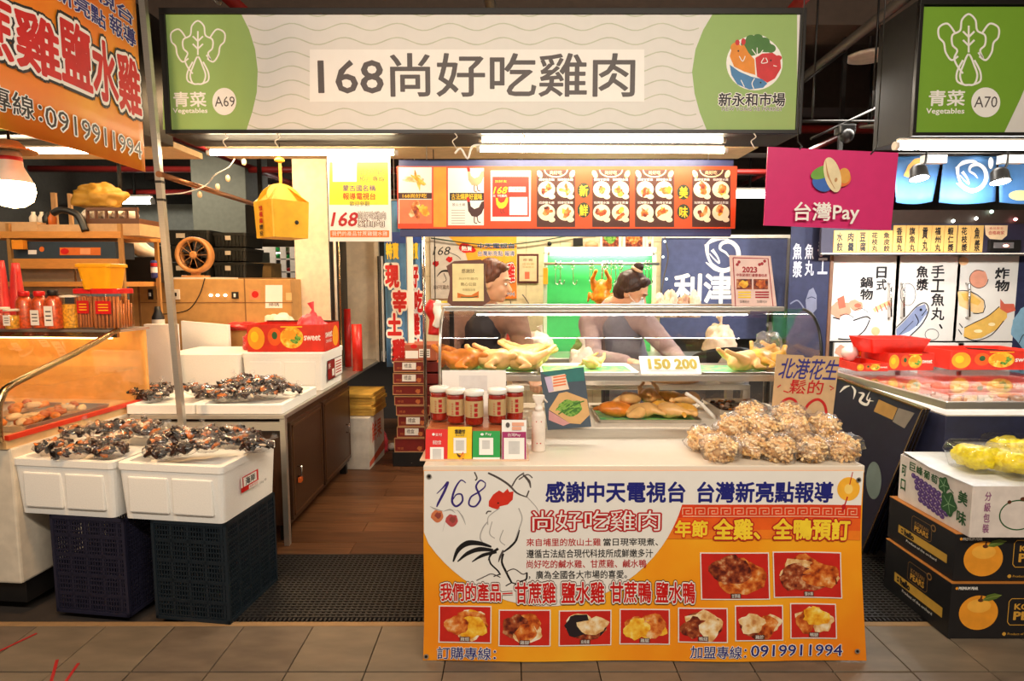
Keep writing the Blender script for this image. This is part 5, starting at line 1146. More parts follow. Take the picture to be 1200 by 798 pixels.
# jars
jred = rgb('jar_red_sauce', 150, 34, 18, rough=.2, var=.2); jlab = rgb('jar_label', 196, 166, 116, rough=.6)
jp = None
for k, (px, py0, py1, lab) in enumerate(((515, 452, 497, 'leftmost, set back behind the others'), (534.5, 458, 502, 'second from the left'), (556, 463, 505, 'front and centre'), (582.5, 459, 502, 'fourth, right of the centre one'), (603, 452, 496, 'rightmost, set back'))):
    Yj = {0: CY0+.135, 1: CY0+.085, 2: CY0+.05, 3: CY0+.085, 4: CY0+.14}[k]
    c = at(px, py1, Yj); r = .0385; H = .142
    loc = (c.x, Yj, bxz-.012)
    if jp is None:
        jp = thing('sauce_jar', 'x', 'jar', loc, 0, 'sauce jars on the orange box'); o = jp
        MB().m(jred).lathe([(r*.9, .003), (r*.94, .012), (r*.94, H*.8), (r*.86, H*.86)], 28).build('sauce', jp)
        MB().m(plastic_clear).lathe([(r*.93, 0), (r*.98, .008), (r*.98, H*.82), (r*.9, H*.88)], 28, cap=False).build('glass_body', jp)
        MB().m(rgb('jar_lid_white', 240, 236, 226, rough=.35)).lathe([(r*1.0, H*.86), (r*1.05, H*.88), (r*1.05, H*.985), (r*1.0, H), (r*.2, H*1.002)], 32).build('lid', jp)
        lb = MB().m(jlab).lathe([(r*.99, H*.24), (r*.99, H*.72)], 32, cap=False).build('paper_label', jp)
        pr = Print(Vector(loc) + Vector((0, -r*.99-.0006, 0)), (1, 0, 0), (0, 0, 1), px=False); pr.warp = lambda u, v: (0, -(r - math.sqrt(max(1e-6, r*r - min(u*u, r*r*.98)))))
        for i, ch in enumerate('辣椒醬'): pr.text(ch, .002, H*(.66-.14*i)-.015, .016, H*(.66-.14*i), inkred, 1, .04)
        for i, ch in enumerate('尚好吃雞肉'): pr.text(ch, -.014, H*(.62-.075*i)-.007, -.007, H*(.62-.075*i), inkred, 1)
        pr.build('label_print', jp)
        o['label'] = 'red sauce jar with white lid and tan label, ' + lab
    else: dup(jp, loc, 0, 'red sauce jar with white lid and tan label, ' + lab)
# white card stood against the case
a, b = at(518, 434, 2.63), at(593, 500, 2.63); t = thing('white_card', 'large white card standing behind the sauce jars', 'card', ((a.x+b.x)/2, 2.63, .79))
MB().m(pwhite).box(a.x, b.x, 2.63, 2.634, .79, a.z).build('card', t, True)
pr = Print((0, 2.63, 0), (1, 0, 0), (0, 0, 1)); pr.rect(538, 440, 571, 458, rgb('card_faint_panel', 226, 224, 222), 1); pr.build('blank_panel', t)
# spray bottle
c = at(631, 526, 2.47); t = thing('spray_bottle', 'white pump bottle with small red marks beside the payment cards', 'bottle', (c.x, 2.47, TZ))
bw = rgb('bottle_white', 240, 228, 214, rough=.3); MB().m(bw).lathe([(.027, 0), (.029, .006), (.029, .15), (.025, .165), (.015, .172)], 28).build('bottle', t)
MB().m(bw).lathe([(.017, .170), (.017, .188), (.012, .190), (.012, .2)], 20).build('collar', t)
MB().m(bw).rloft([(.012, .012, .198), (.016, .013, .21), (.026, .013, .228), (.024, .012, .238)], .006).build('spray_head', t); MB().m(bw).bar((.018, 0, .228), (.036, 0, .206), .004, n=8).build('nozzle', t)
pr = Print((c.x, 2.47-.0296, TZ), (1, 0, 0), (0, 0, 1), px=False); pr.rect(-.012, .128, .012, .133, inkred, 1); pr.rect(-.010, .036, .010, .041, inkred, 1); pr.warp = lambda u, v: (0, -.5*u*u/.03); pr.build('red_marks', t)
# green bean menu card
Yg = 2.60; q = [at(633, 436, Yg+.05), at(684, 430, Yg+.05), at(693, 500, Yg), at(642, 504, Yg)]
t = thing('menu_card', 'tilted food card with green beans leaning against the case glass', 'card', (q[3].x, Yg, TZ)); n_ = (q[1]-q[0]).cross(q[3]-q[0]).normalized(); n_ = n_ if n_.y < 0 else -n_
MB().m(rgb('card_slate', 64, 78, 92)).slab(q, n_, .004).build('card', t, True)
U_ = (q[1]-q[0]).normalized(); V_ = n_.cross(U_).normalized(); pr = Print(q[3] + n_*.0005, U_, V_)
pr.poly([(633.5, 437), (684, 431), (685, 446), (662, 448)], rgb('card_teal', 30, 110, 106), 1)
pr.poly([(638, 442), (662, 438), (667, 456), (643, 460)], rgb('card_offwhite', 236, 214, 190), 2)
for k in range(4): pr.poly([(648, 441.5+3.4*k), (663, 439+3.4*k), (663.5, 440.8+3.4*k), (648.5, 443.3+3.4*k)], rgb('card_salmon', 226, 120, 70), 3)
pr.poly([(638, 442), (646, 441), (649, 458), (643, 460)], rgb('card_lilac', 196, 180, 210), 3)
pr.poly([(655, 461), (664, 459), (688, 468), (691, 486), (680, 497), (668, 496), (643, 480)], rgb('kraft_plate', 208, 166, 108), 3); pr.poly([(643, 481), (668, 496), (660, 499), (643, 492)], rgb('card_pinkprint', 206, 150, 150), 2)
rr = random.Random(9)
pr.ellipse(669, 478, 15, 9, ph_green, 4, wob=.3)
for k in range(16):
    x, y = 669 + rr.uniform(-12, 12), 478 + rr.uniform(-6, 6); pr.stroke([(x-6, y+3), (x, y-1), (x+6, y-3)], 1.5, [rgb('bean_light', 120, 170, 60), rgb('bean_dark', 56, 110, 30)][k % 2], 5+(k % 3))
pr.build('print', t)
# ================================================================ PEANUT BAGS AND PRICE CARD
pn = [rgb('peanut_a', 232, 186, 122, rough=.7, bump=.3, scale=120), rgb('peanut_b', 246, 214, 160, rough=.7, bump=.3, scale=120)]
film2 = glass('bag_film', rough=.2, base=.10, milk=.07)
def peanut_proto(seed):
    t = thing('peanut_bag', 'x', 'peanut bag', (0, 0, 0), 0, 'bags of peanuts heaped on the counter'); rr = random.Random(seed); mb = MB()
    R0 = (.076, .064, .056)
    for i in range(150):
        v = Vector((rr.gauss(0, 1), rr.gauss(0, 1), rr.gauss(0, 1))).normalized(); v *= (.84 + .10*rr.random())*(1 + .35*noise.noise(v*1.6 + Vector((seed, 0, 0)))); c = Vector((v.x*R0[0], v.y*R0[1], v.z*R0[2] + R0[2]*.95))
        R = Matrix.Rotation(rr.random()*6.3, 3, 'Z') @ Matrix.Rotation(rr.uniform(-1.2, 1.2), 3, 'Y')
        d = R @ Vector((.0085, 0, 0)); mb.m(pn[i % 2]).ell(c - d, (.0105, .0068, .0068), R, 6).ell(c + d, (.0100, .0064, .0064), R, 6)
    mb.m(pn[0]).ell((0, 0, R0[2]*.95), (R0[0]*.8, R0[1]*.8, R0[2]*.8), None, 12)
    tag(mb.build('peanuts', t), kind='stuff')
    MB().m(film2).ell((0, 0, R0[2]*1.0), (R0[0]*1.10, R0[1]*1.1, R0[2]*1.10), None, 22, .5, seed).build('plastic_film', t)
    MB().m(film2).tube([(-R0[0]*.9, 0, R0[2]*1.2), (-R0[0]*1.15, 0, R0[2]*1.4), (-R0[0]*1.42, .01, R0[2]*1.6)], rads=[.034, .008, .026], n=9, cap=False).build('knot', t)
    return t
pps = [peanut_proto(s_) for s_ in (3, 8)]; usedq = set(); rr = random.Random(12)
for i, (px, Y, z, lab) in enumerate(((845, 2.325, 0, 'front left of the heap'), (880, 2.38, 0, 'second along the front'), (914, 2.325, 0, 'front middle'), (950, 2.325, 0, 'front right of the middle'), (987, 2.34, 0, 'front right corner, over the banner edge'),
                                     (824, 2.47, 0, 'leftmost, half behind the front left one'), (965, 2.47, 0, 'behind the front right bags'), (925, 2.47, 0, 'buried behind the front middle bag'), (858, 2.45, .055, 'upper left'), (890, 2.44, .06, 'upper middle'), (928, 2.43, .06, 'upper right of the middle'), (962, 2.47, .055, 'upper right'),
                                     (880, 2.545, .085, 'topmost left'), (922, 2.54, .085, 'topmost right, in front of the price card'))):
    c = at(px, 520, Y); place(pps, usedq, i, (c.x, Y, TZ + z + .001), rr.random()*6.28, 'clear bag of shelled peanuts, ' + lab, None, (rr.uniform(-.15, .15) if z else 0, rr.uniform(-.15, .15) if z else 0), .9)
Yp = 2.63; q = [at(910, 415, Yp+.02), at(984, 418, Yp+.02), at(973, 512, Yp), at(902, 508, Yp)]
t = thing('price_card', 'tan handwritten card for peanuts at 80 behind the peanut bags', 'price card', (q[3].x, Yp, TZ)); n_ = (q[1]-q[0]).cross(q[3]-q[0]).normalized(); n_ = n_ if n_.y < 0 else -n_
tanc = rgb('card_tan', 206, 170, 126, rough=.7)
MB().m(tanc).slab([q[0], q[0].lerp(q[1], .42), q[0].lerp(q[1], .45)+Vector((0, 0, -.01)), q[0].lerp(q[1], .56)+Vector((0, 0, -.01)), q[0].lerp(q[1], .6), q[1], q[2], q[3]], n_, .003).build('card', t, True)
MB().m(tanc).slab([q[3], q[2], Vector((q[2].x, Yp+.01, TZ)), Vector((q[3].x, Yp+.01, TZ))], (0, -1, 0), .003).build('card_foot', t, True)
U_ = (q[1]-q[0]).normalized(); V_ = n_.cross(U_).normalized(); pr = Print(q[3] + n_*.0005, U_, V_)
pr.text('北港花生', 911, 422, 980, 443, rgb('marker_blue', 52, 50, 130), 1, .012, sh=.08); pr.text('鬆的', 924, 446, 964, 461, rgb('marker_red', 196, 34, 32), 1, .01, sh=.05)
mr = MATS['marker_red']; pr.stroke([(911, 454), (915, 451)], 1.4, mr, 1, 1); pr.stroke([(972, 452), (977, 455), (973, 457)], 1.4, mr, 1, 1); pr.stroke([(918, 458), (924, 460)], 1.4, mr, 1, 1)
pr.stroke([(934, 474), (931, 469), (924, 467), (916, 472), (914, 481), (922, 487), (932, 492), (934, 502), (924, 506), (915, 500), (918, 490), (930, 484), (935, 477)], 3.2, mr, 1); pr.stroke([(941, 484), (948, 473), (958, 468), (966, 474), (968, 487), (963, 500), (953, 506), (943, 500), (941, 486)], 3.2, mr, 1)
pr.build('handwriting', t)
# ================================================================ GLASS SERVING CASE ON THE COUNTER
X0, X1, Yf, Yb = -.33, 1.40, 2.70, 3.24
cs = thing('serving_case', 'long stainless and glass serving case on the white counter', 'display case', ((X0+X1)/2, (Yf+Yb)/2, TZ))
MB().m(steel).box(X0, X1, Yf-.035, Yb, TZ, .835, .004).build('base', cs, True); MB().m(rgb('case_deck_white', 236, 226, 210, rough=.3)).box(X0+.01, X1-.01, Yf-.03, Yb-.01, .835, .84).build('deck', cs, True)
MB().m(steel).box(X0+.01, X1-.01, 2.79, Yb-.01, 1.048, 1.056).build('middle_shelf', cs, True); MB().m(steel).box(X0+.01, X1-.01, 2.775, 2.79, 1.035, 1.064, .002).build('shelf_rail', cs, True)
prof = [(2.672, .84), (2.672, 1.12), (2.685, 1.22), (2.72, 1.30), (2.78, 1.35), (2.86, 1.37)]
def fg(u, v):
    pp, _ = crom([Vector((a, b, 0)) for a, b in prof], 4); k = v*(len(pp)-1); i = min(int(k), len(pp)-2); p = pp[i].lerp(pp[i+1], k-i)
    return (X0+.01 + (X1-X0-.02)*u, p.x, p.y)
MB().m(glassm).grid(fg, 1, 20).build('front_glass', cs, True)
for x, nm in ((X0+.004, 'left'), (X1-.004, 'right')):
    MB().m(glassm).slab([(x, Yb-.01, .84), (x, Yb-.01, 1.365)] + [(x, y+.003, z-.003) for y, z in prof[::-1]], (1, 0, 0), .004).build('end_glass', cs, True)
    MB().m(steel if x < 0 else blackmetal).tube([(x, y, z) for y, z in prof], .007, 8, 3).build('edge_trim', cs, True)
    MB().m(blackmetal).box(x-.012, x+.012, Yb-.024, Yb, .835, 1.372, .002).build('post', cs, True)
MB().m(steel).box(X0, X1-.1, 2.85, 2.875, 1.362, 1.382, .002).build('top_rail', cs, True); MB().m(steel).box(X0, X1, Yb-.03, Yb, 1.362, 1.382, .002).build('top_rail', cs, True)
MB().m(glassm).box(X0+.01, X1-.01, 2.875, Yb-.03, 1.370, 1.376).build('top_glass', cs, True)
MB().m(steel).box(X0+.15, X1-.25, 2.885, 2.925, 1.345, 1.362).build('lamp_housing', cs, True)
MB().m(lamp_mat('case_lamp_glow', (1, .93, .88), 22)).box(X0+.16, X1-.26, 2.89, 2.92, 1.339, 1.345).build('lamp_strip', cs, True)
for x in (.22, .78): MB().m(glassm).box(x-.27, x+.28, Yb-.008, Yb-.004, .84, 1.36).build('sliding_door', cs, True)
MB().m(steel).box(X0+.3, X1-.3, 2.80, 3.20, 1.262, 1.266).build('upper_ledge', cs, True) if False else None

# food trays in the case
tray_green = photo_mat('green_tray_liner', [s2l(60, 190, 110), s2l(90, 214, 120), s2l(170, 226, 110), s2l(70, 200, 140)], 22)
def food_tray(label, px0, px1, Y0, Y1, z, steelrim=True):
    a, b = at(px0, 430, Y0), at(px1, 430, Y0); hx, hy = (b.x-a.x)/2, (Y1-Y0)/2
    t = thing('food_tray', label, 'tray', ((a.x+b.x)/2, (Y0+Y1)/2, z))
    MB().m(steel if steelrim else pwhite).rloft([(hx-.012, hy-.012, 0), (hx, hy, .016), (hx-.004, hy-.004, .018), (hx-.016, hy-.016, .004)], .02).build('tray', t)
    MB().m(tray_green).rloft([(hx-.02, hy-.02, .0045), (hx-.02, hy-.02, .0075)], .01).build('green_liner', t); return t
food_tray('green lined tray under the three whole chickens', 518, 631, 2.80, 3.12, 1.057); food_tray('green lined white rimmed tray holding one small piece', 634, 750, 2.80, 3.12, 1.057, False); food_tray('green lined tray at the right end of the case', 822, 912, 2.80, 3.12, 1.057)
food_tray('green lined steel tray heaped with chicken pieces on the case floor', 702, 826, 2.74, 3.08, .841)
# poultry
sk_or = rgb('roast_skin_orange', 224, 132, 44, rough=.32, var=.25, scale=14, sss=.05); sk_pale = rgb('poached_skin', 226, 176, 108, rough=.35, var=.12, scale=12, sss=.05); sk_gold = rgb('golden_skin', 238, 176, 70, rough=.35, var=.2, scale=14, sss=.05)
def chicken(name, label, m, loc, rz=0, s_=1, kind='whole'):
    t = thing(name, label, 'cooked chicken', loc, rz); k = s_
    Rm = lambda a: Matrix.Rotation(a, 3, 'Y')
    P = [('e', (0, 0, .045*k), (.075*k, .05*k, .045*k)), ('e', (-.03*k, 0, .058*k), (.045*k, .042*k, .036*k)), ('e', (.035*k, 0, .04*k), (.045*k, .043*k, .038*k))]
    if kind == 'whole':
        for sy in (-1, 1):
            P += [('c', (.03*k, sy*.035*k, .05*k), (.075*k, sy*.05*k, .075*k), .027*k, .014*k), ('c', (.075*k, sy*.05*k, .075*k), (.115*k, sy*.03*k, .095*k), .013*k, .010*k), ('e', (.118*k, sy*.028*k, .097*k), (.013*k, .012*k, .012*k)),
                  ('c', (-.035*k, sy*.045*k, .05*k), (-.005*k, sy*.07*k, .03*k), .015*k, .012*k), ('c', (-.005*k, sy*.07*k, .03*k), (-.05*k, sy*.078*k, .025*k), .011*k, .006*k)]
        P += [('c', (-.065*k, 0, .06*k), (-.10*k, .01*k, .07*k), .018*k, .012*k)]
    elif kind == 'leg':
        P = [('e', (0, 0, .03*k), (.05*k, .036*k, .03*k)), ('c', (.03*k, 0, .03*k), (.085*k, .008*k, .028*k), .024*k, .009*k), ('c', (.085*k, .008*k, .028*k), (.105*k, .01*k, .028*k), .009*k, .012*k)]
    elif kind == 'half':
        P = [('e', (0, 0, .03*k), (.075*k, .045*k, .03*k), Matrix.Rotation(.1, 3, 'Y')), ('c', (.03*k, .03*k, .03*k), (.09*k, .05*k, .025*k), .026*k, .010*k), ('c', (-.03*k, .03*k, .035*k), (-.07*k, .06*k, .02*k), .016*k, .008*k)]
    blob('meat', t, m, P, .0055*k, 3, .006); return t
zs = 1.066
def cx(px, Y, z=1.07): return at(px, 420, Y).x
chicken('cooked_chicken', 'orange brown whole chicken at the left end of the shelf', sk_or, (cx(543, 2.90), 2.91, zs), radians(160), 1.22); chicken('cooked_chicken', 'pale whole chicken in the middle of the three', sk_pale, (cx(580, 2.90), 2.90, zs), radians(150), 1.2); chicken('cooked_chicken', 'pale whole chicken at the right of the three', sk_pale, (cx(614, 2.90), 2.90, zs), radians(20), 1.22)
chicken('cooked_duck', 'darker orange chicken pieces behind the orange brown one', sk_or, (cx(545, 3.06), 3.07, zs), radians(190), 1.5, 'half'); chicken('cooked_chicken', 'pale chicken lying behind the other two pale ones', sk_pale, (cx(622, 3.05), 3.06, zs), radians(170), 1.3)
chicken('chicken_piece', 'single small pale chicken piece on the green tray', sk_pale, (cx(694, 2.97), 2.97, zs), .9, .72)
chicken('cooked_chicken', 'pale golden chicken at the front of the right end tray', sk_pale, (cx(872, 2.90), 2.90, zs), radians(200), 1.1); chicken('cooked_chicken', 'bright orange chicken behind the price card', sk_gold, (cx(893, 2.92), 2.93, zs), radians(30), 1.15); chicken('cooked_chicken', 'golden chicken in the far right corner of the shelf', sk_gold, (cx(903, 3.1), 3.10, zs), radians(100), 1.1)
for i, (px, Y, m, k, r_, s_) in enumerate(((722, 2.84, sk_or, 'half', 10, 1.1), (738, 2.93, sk_pale, 'half', 60, 1.0), (752, 2.82, sk_pale, 'half', 200, 1.05), (772, 2.90, sk_gold, 'leg', 30, 1.0), (783, 2.82, sk_pale, 'leg', -40, 1.1), (800, 2.84, sk_gold, 'half', 120, 1.0), (808, 2.95, sk_pale, 'leg', 200, 1.0), (760, 2.98, sk_pale, 'whole', 80, .8), (783, 3.0, sk_gold, 'half', 0, .9))):
    chicken('chicken_piece', 'cooked chicken piece on the lower tray, ' + ['orange one at the left end', 'pale one behind the left', 'pale one front and left of centre', 'golden leg in the middle', 'pale leg at the front', 'golden one at the right end', 'pale leg at the back right', 'topmost upright one', 'golden one at the back'][i], m, (at(px, 490, Y).x, Y, .852 + (.035 if Y > 2.91 else 0)), radians(r_), s_*1.12, k)
t = thing('steel_pan', 'steel pan of dark food with a ladle right of the lower tray', 'pan', (at(866, 480, 2.9).x, 2.92, .841)); MB().m(steel).rloft([(.12, .14, 0), (.135, .155, .055), (.13, .15, .055), (.115, .135, .006)], .03).build('pan', t)
mb = MB(); rr = random.Random(4)
for k in range(60): mb.m([dk[0], dk[2], rgb('stew_grey', 120, 96, 78)][k % 3]).ell((rr.uniform(-.1, .1), rr.uniform(-.12, .12), .035 + .02*rr.random()), (.016, .01, .008), Matrix.Rotation(rr.random()*6, 3, 'Z'), 6, .3, k)
mb.m(dk[0]).rloft([(.116, .136, .008), (.122, .142, .035)], .03); tag(mb.build('food', t), kind='stuff')
t = thing('ladle', 'white handled ladle leaning in the steel pan', 'ladle', (at(845, 495, 2.84).x, 2.86, .87)); MB().m(pwhite).tube([at(804, 461, 2.80), at(820, 472, 2.82), at(838, 490, 2.84)], .009, 10, 3).build('handle', t, True); MB().m(steel).ell(at(848, 496, 2.86), (.03, .03, .016), None, 14).build('bowl', t, True)
a, b = at(752, 437, 2.79), at(820, 418, 2.84); t = thing('number_card', 'white card with gold numbers standing on the middle shelf', 'card', ((a.x+b.x)/2, 2.80, 1.066))
MB().m(pwhite).slab([(a.x, 2.80, 1.066), (b.x, 2.80, 1.066), (b.x, 2.86, b.z), (a.x, 2.86, b.z)], (0, -1, .5), .002).build('card', t, True)
pr = Print((0, 2.7985, 1.066), (1, 0, 0), (0, .06, b.z-1.066)); g_ = rgb('number_gold', 176, 156, 60); pr.text('150', 761, 421, 784, 432, g_, 1, .05); pr.text('200', 792, 421, 815, 432, g_, 1, .05); pr.rect(758, 433.5, 816, 434.5, rgb('card_fine_grey', 206, 204, 200), 1); pr.build('numbers', t)
bag_lump('plastic_bag', 'whitish translucent plastic bag over the golden chickens', (cx(900, 3.02), 3.02, 1.12), (.08, .06, .09), glass('bag_film', rough=.2, base=.12, milk=.10), 3, tip=True)
# plaque and framed menu on top of the case
a, b = at(523, 304, 2.93), at(574, 358, 2.93); t = thing('award_plaque', 'mauve brown award plaque with cream plate on the case top', 'plaque', ((a.x+b.x)/2, 2.93, 1.383)); Yq = 2.93
pz = lambda x, y: (at(x, y, Yq).x, Yq, max(1.383, at(x, y, Yq).z))
mau = rgb('plaque_mauve', 112, 76, 66, rough=.35)
MB().m(mau).slab([pz(*p) for p in ((532, 306), (563, 304), (570, 309), (568, 322), (570, 340), (575, 352), (566, 359.6), (530, 359.6), (524, 354), (527, 340), (527, 325), (523, 312))], (0, -1, 0), .02).build('plaque_board', t, True)
a, b = at(530, 309, Yq-.004), at(567, 353, Yq-.004); MB().m(rgb('plaque_plate', 246, 230, 168, rough=.3)).box(a.x, b.x, Yq-.004, Yq, b.z, a.z, .001).build('plate', t, True)
pr = Print((0, Yq-.0045, 0), (1, 0, 0), (0, 0, 1)); pr.text('感謝狀', 541, 315, 556, 320, inkbrown, 1); pr.text('尚好吃雞肉', 538, 325, 560, 328, rgb('plate_ink', 180, 160, 110), 1); pr.text('熱心公益', 540, 331, 558, 335, MATS['plate_ink'], 1, .02); pr.text('市場自治會', 542, 338, 557, 341, MATS['plate_ink'], 1)
pr.poly([(536, 349), (536, 343), (546, 346), (552, 346), (561, 341), (561, 349)], rgb('plate_orange', 220, 120, 40), 1); pr.stroke([(540, 348), (552, 348.5), (560, 347)], 1, inkgreen, 2); pr.build('print', t)
MB().m(mau).box(t.location.x-.03, t.location.x+.03, Yq+.005, Yq+.07, 1.383, 1.40).build('stand', t, True)
Yq = 2.90; a, b = at(857, 299, Yq), at(909, 364, Yq); t = thing('framed_menu', 'pink framed price menu headed 2023 on the case top', 'menu', ((a.x+b.x)/2, Yq, 1.383))
q = [(at(855, 299, Yq+.03).x, Yq+.03, at(855, 299, Yq+.03).z), (at(903, 300, Yq+.03).x, Yq+.03, at(903, 300, Yq+.03).z), (at(910, 364, Yq).x, Yq, 1.383), (at(858, 364, Yq).x, Yq, 1.383)]
n_ = (Vector(q[1])-Vector(q[0])).cross(Vector(q[3])-Vector(q[0])).normalized(); n_ = n_ if n_.y < 0 else -n_
MB().m(rgb('menu_pink', 240, 206, 196)).slab(q, n_, .006).build('panel', t, True)
U_ = (Vector(q[1])-Vector(q[0])).normalized(); pr = Print(Vector(q[3]) + n_*.0005, U_, n_.cross(U_).normalized())
dr = rgb('menu_darkred', 170, 30, 44)
pr.stroke([(859, 302), (900, 303), (906, 360), (862, 360), (859, 302)], 1.2, dr, 1, 1)
pr.text('2023', 870, 313, 887, 319, dr, 1, .04); pr.text('中秋節預訂優惠價格表', 863, 321, 899, 324, dr, 1, .01)
for x, y in ((864, 310), (866, 307), (890, 310), (893, 309), (896, 306)): pr.ellipse(x, y, 1.8, 1.8, dr, 1)
pr.rect(863, 327, 881, 339, ph_dark, 1); pr.rect(883, 327, 900, 339, ph_dark, 1); pr.ellipse(872, 333, 6, 4, ph_gold, 2, wob=.4); pr.ellipse(892, 333, 6, 4.5, ph_roast, 2, wob=.4)
for k in range(3): pr.rect(865, 341.5+3*k, 880, 343.3+3*k, gold, 1); pr.rect(885, 341.5+3*k, 901, 343.3+3*k, dr, 1)
pr.text('加價另計', 867, 352, 878, 355, inkgrey, 1); pr.text('加價另計', 887, 352, 899, 355, inkgrey, 1); pr.build('print', t)
# small stand on the case top, left corner
t = thing('paper_stack', 'small stack of yellow and white papers on the left of the case top', 'papers', (at(540, 362, 2.98).x, 2.98, 1.383)); MB().m(pwhite).box(-.14, .1, .02, .1, 0, .012, .002).build('paper', t); MB().m(ly).box(-.1, .04, .02, .09, .012, .02, .002).build('paper', t)
# ================================================================ STALL INTERIOR BACK
WY = 5.3
wallc = rgb('stall_wall_tile', 224, 206, 168, rough=.35)
wl_, wr_ = at(497, 300, WY).x, at(776, 300, WY).x
wb = struct(MB().m(rgb('tile_grout', 176, 160, 130)).box(wl_, wr_, WY+.006, WY+.06, 0, 2.5).build('wall_stall'))
tm = MB().m(wallc).box(0, .297, 0, .006, 0, .297, .002)
first = None; nx = int((wr_-wl_)/.3)+1
for i in range(nx):
    for j in range(8):
        x = wl_ + .3*i
        if x + .297 > wr_+.02: continue
        if first is None: first = tm.build('tile', wb); o = first
        else: o = bpy.data.objects.new('tile', first.data); C.objects.link(o); o.parent = wb
        o.location = (x, WY, .05 + .3*j)
def pan(x0, x1, y0, y1, Y, d, m, name, parent, bev=.002): return slabpx(x0, x1, y0, y1, Y, d, m, name, parent)
# posters
PYc = WY-.012
t = thing('wall_poster', 'wall poster with a rooster and orange half behind the plaque', 'poster', at(555, 348, PYc)); pan(504, 606, 275, 350, PYc, .008, rgb('poster_pale', 214, 204, 190), 'sheet', t)
pr = Print((0, PYc, 0), (1, 0, 0), (0, 0, 1)); pr.poly([(524, 275.5), (605.5, 275.5), (605.5, 350), (556, 350), (552, 320), (545, 295)], rgb('poster_orange', 244, 170, 50), 1)
pr.text('168', 507, 289, 526, 299, inkblack, 2, 0, sh=.15); pr.stroke([(527, 296), (536, 300), (540, 304)], .8, inkgrey, 2); pr.ellipse(547, 291, 10, 6, red, 3, 22, .5, 2); pr.text('熱賣', 541, 288, 553, 294, pwhite, 4, .02)
pr.text('中天電視台', 560, 285, 603, 291, inkblue, 2, .02, ((.06, pwhite),)); pr.text('台灣新亮點 報導', 560, 294, 603, 300, inkblue, 2, .01, ((.06, pwhite),)); pr.text('水雞', 584, 309, 603, 330, red, 2, .03, ((.12, inkbrown), (.08, pwhite)))
pr.poly([(585, 335), (605, 325), (605.5, 350), (560, 350)], rgb('poster_deep', 238, 128, 40), 1.5); pr.text('0919911994', 572, 342, 603, 347, inkblue, 3, 0, ((.05, pwhite),))
pr.ellipse(511, 309, 4, 3, inkred, 2, wob=.4); pr.ellipse(527, 304, 4, 3, red, 2, wob=.4); pr.stroke([(512, 324), (518, 318), (527, 318), (530, 322)], [.5, 2, 3, 1], inkblack, 2); pr.stroke([(520, 320), (523, 328), (519, 331)], .8, inkgrey, 2); pr.text('尚好吃雞肉', 508, 334, 526, 339, inkbrown, 2); pr.build('print', t)
t = thing('framed_certificate', 'small framed certificate with red seal on the tiled wall', 'frame', at(618, 332, PYc)); pan(606, 631, 297.5, 332, PYc, .02, rgb('frame_redwood', 84, 34, 26), 'frame', t); pan(608.5, 629, 300, 329.5, PYc-.004, .004, rgb('certificate_paper', 224, 196, 158), 'paper', t)
pr = Print((0, PYc-.004, 0), (1, 0, 0), (0, 0, 1)); pr.text('感 謝', 613, 303, 624, 306, inkbrown, 1); pr.text('證明書', 612, 308, 626, 311, MATS['plate_ink'], 1); pr.text('市場攤商', 612, 312, 626, 314, MATS['plate_ink'], 1); pr.rect(615, 318.5, 620.5, 327, rgb('seal_red', 214, 110, 80), 1); pr.build('print', t)
for i, (x0, x1, m) in enumerate(((683, 702, ph_dark), (703, 728, ph_green), (730, 756, ph_roast), (757, 766, ph_pale))):
    if i == 0: continue
    t = thing('food_picture', ['', 'small green dish picture above the green board', 'small orange dish picture above the green board', 'narrow pale picture at the right above the green board'][i], 'picture', at(x0, 292, PYc)); pan(x0, x1, 268, 292.5, PYc, .006, rgb('picture_white', 232, 222, 204), 'mount', t)
    pr = Print((0, PYc, 0), (1, 0, 0), (0, 0, 1)); pr.rect(x0+3, 269, x1-3, 289, ph_dark, 1); pr.ellipse((x0+x1)/2, 278, (x1-x0)*.3, 7, m, 2, wob=.3); pr.build('print', t)
t = thing('clock_box', 'small dark box high on the tiled wall', 'box', at(678, 285, PYc)); pan(672, 683, 279, 288, PYc-.03, .03, blackmetal, 'box', t); t = thing('orange_bag', 'peach coloured bag hanging above the green board', 'bag', at(690, 290, PYc)); MB().m(rgb('peach_cloth', 232, 150, 110)).ell(at(693, 288, PYc-.05), (.06, .04, .045), None, 12, .3).build('bag', t, True)
tag(MB().m(black).ell(at(644, 285.5, PYc), (.02, .008, .02), None, 10).build('cable_hole'), 'black round cable hole in the tiled wall', 'hole')
tag(MB().m(rgb('wire_green', 60, 80, 60)).tube([at(505, 279, PYc-.02), at(570, 287, PYc-.02), at(620, 284, PYc-.02), at(680, 274, PYc-.02), at(720, 270, PYc-.02)], .006, 6, 6).build('light_wire'), 'dark drooping light wire across the tiled wall', 'wire')
for k, P in enumerate(([(612, 345), (616, 350), (622, 360)], [(598, 352), (600, 362)])): tag(MB().m(inkgrey).tube([at(*p, PYc-.01) for p in P], .005, 6, 5).build('cable'), ['thin cable running down right of the poster', 'short cable under the poster'][k], 'cable')
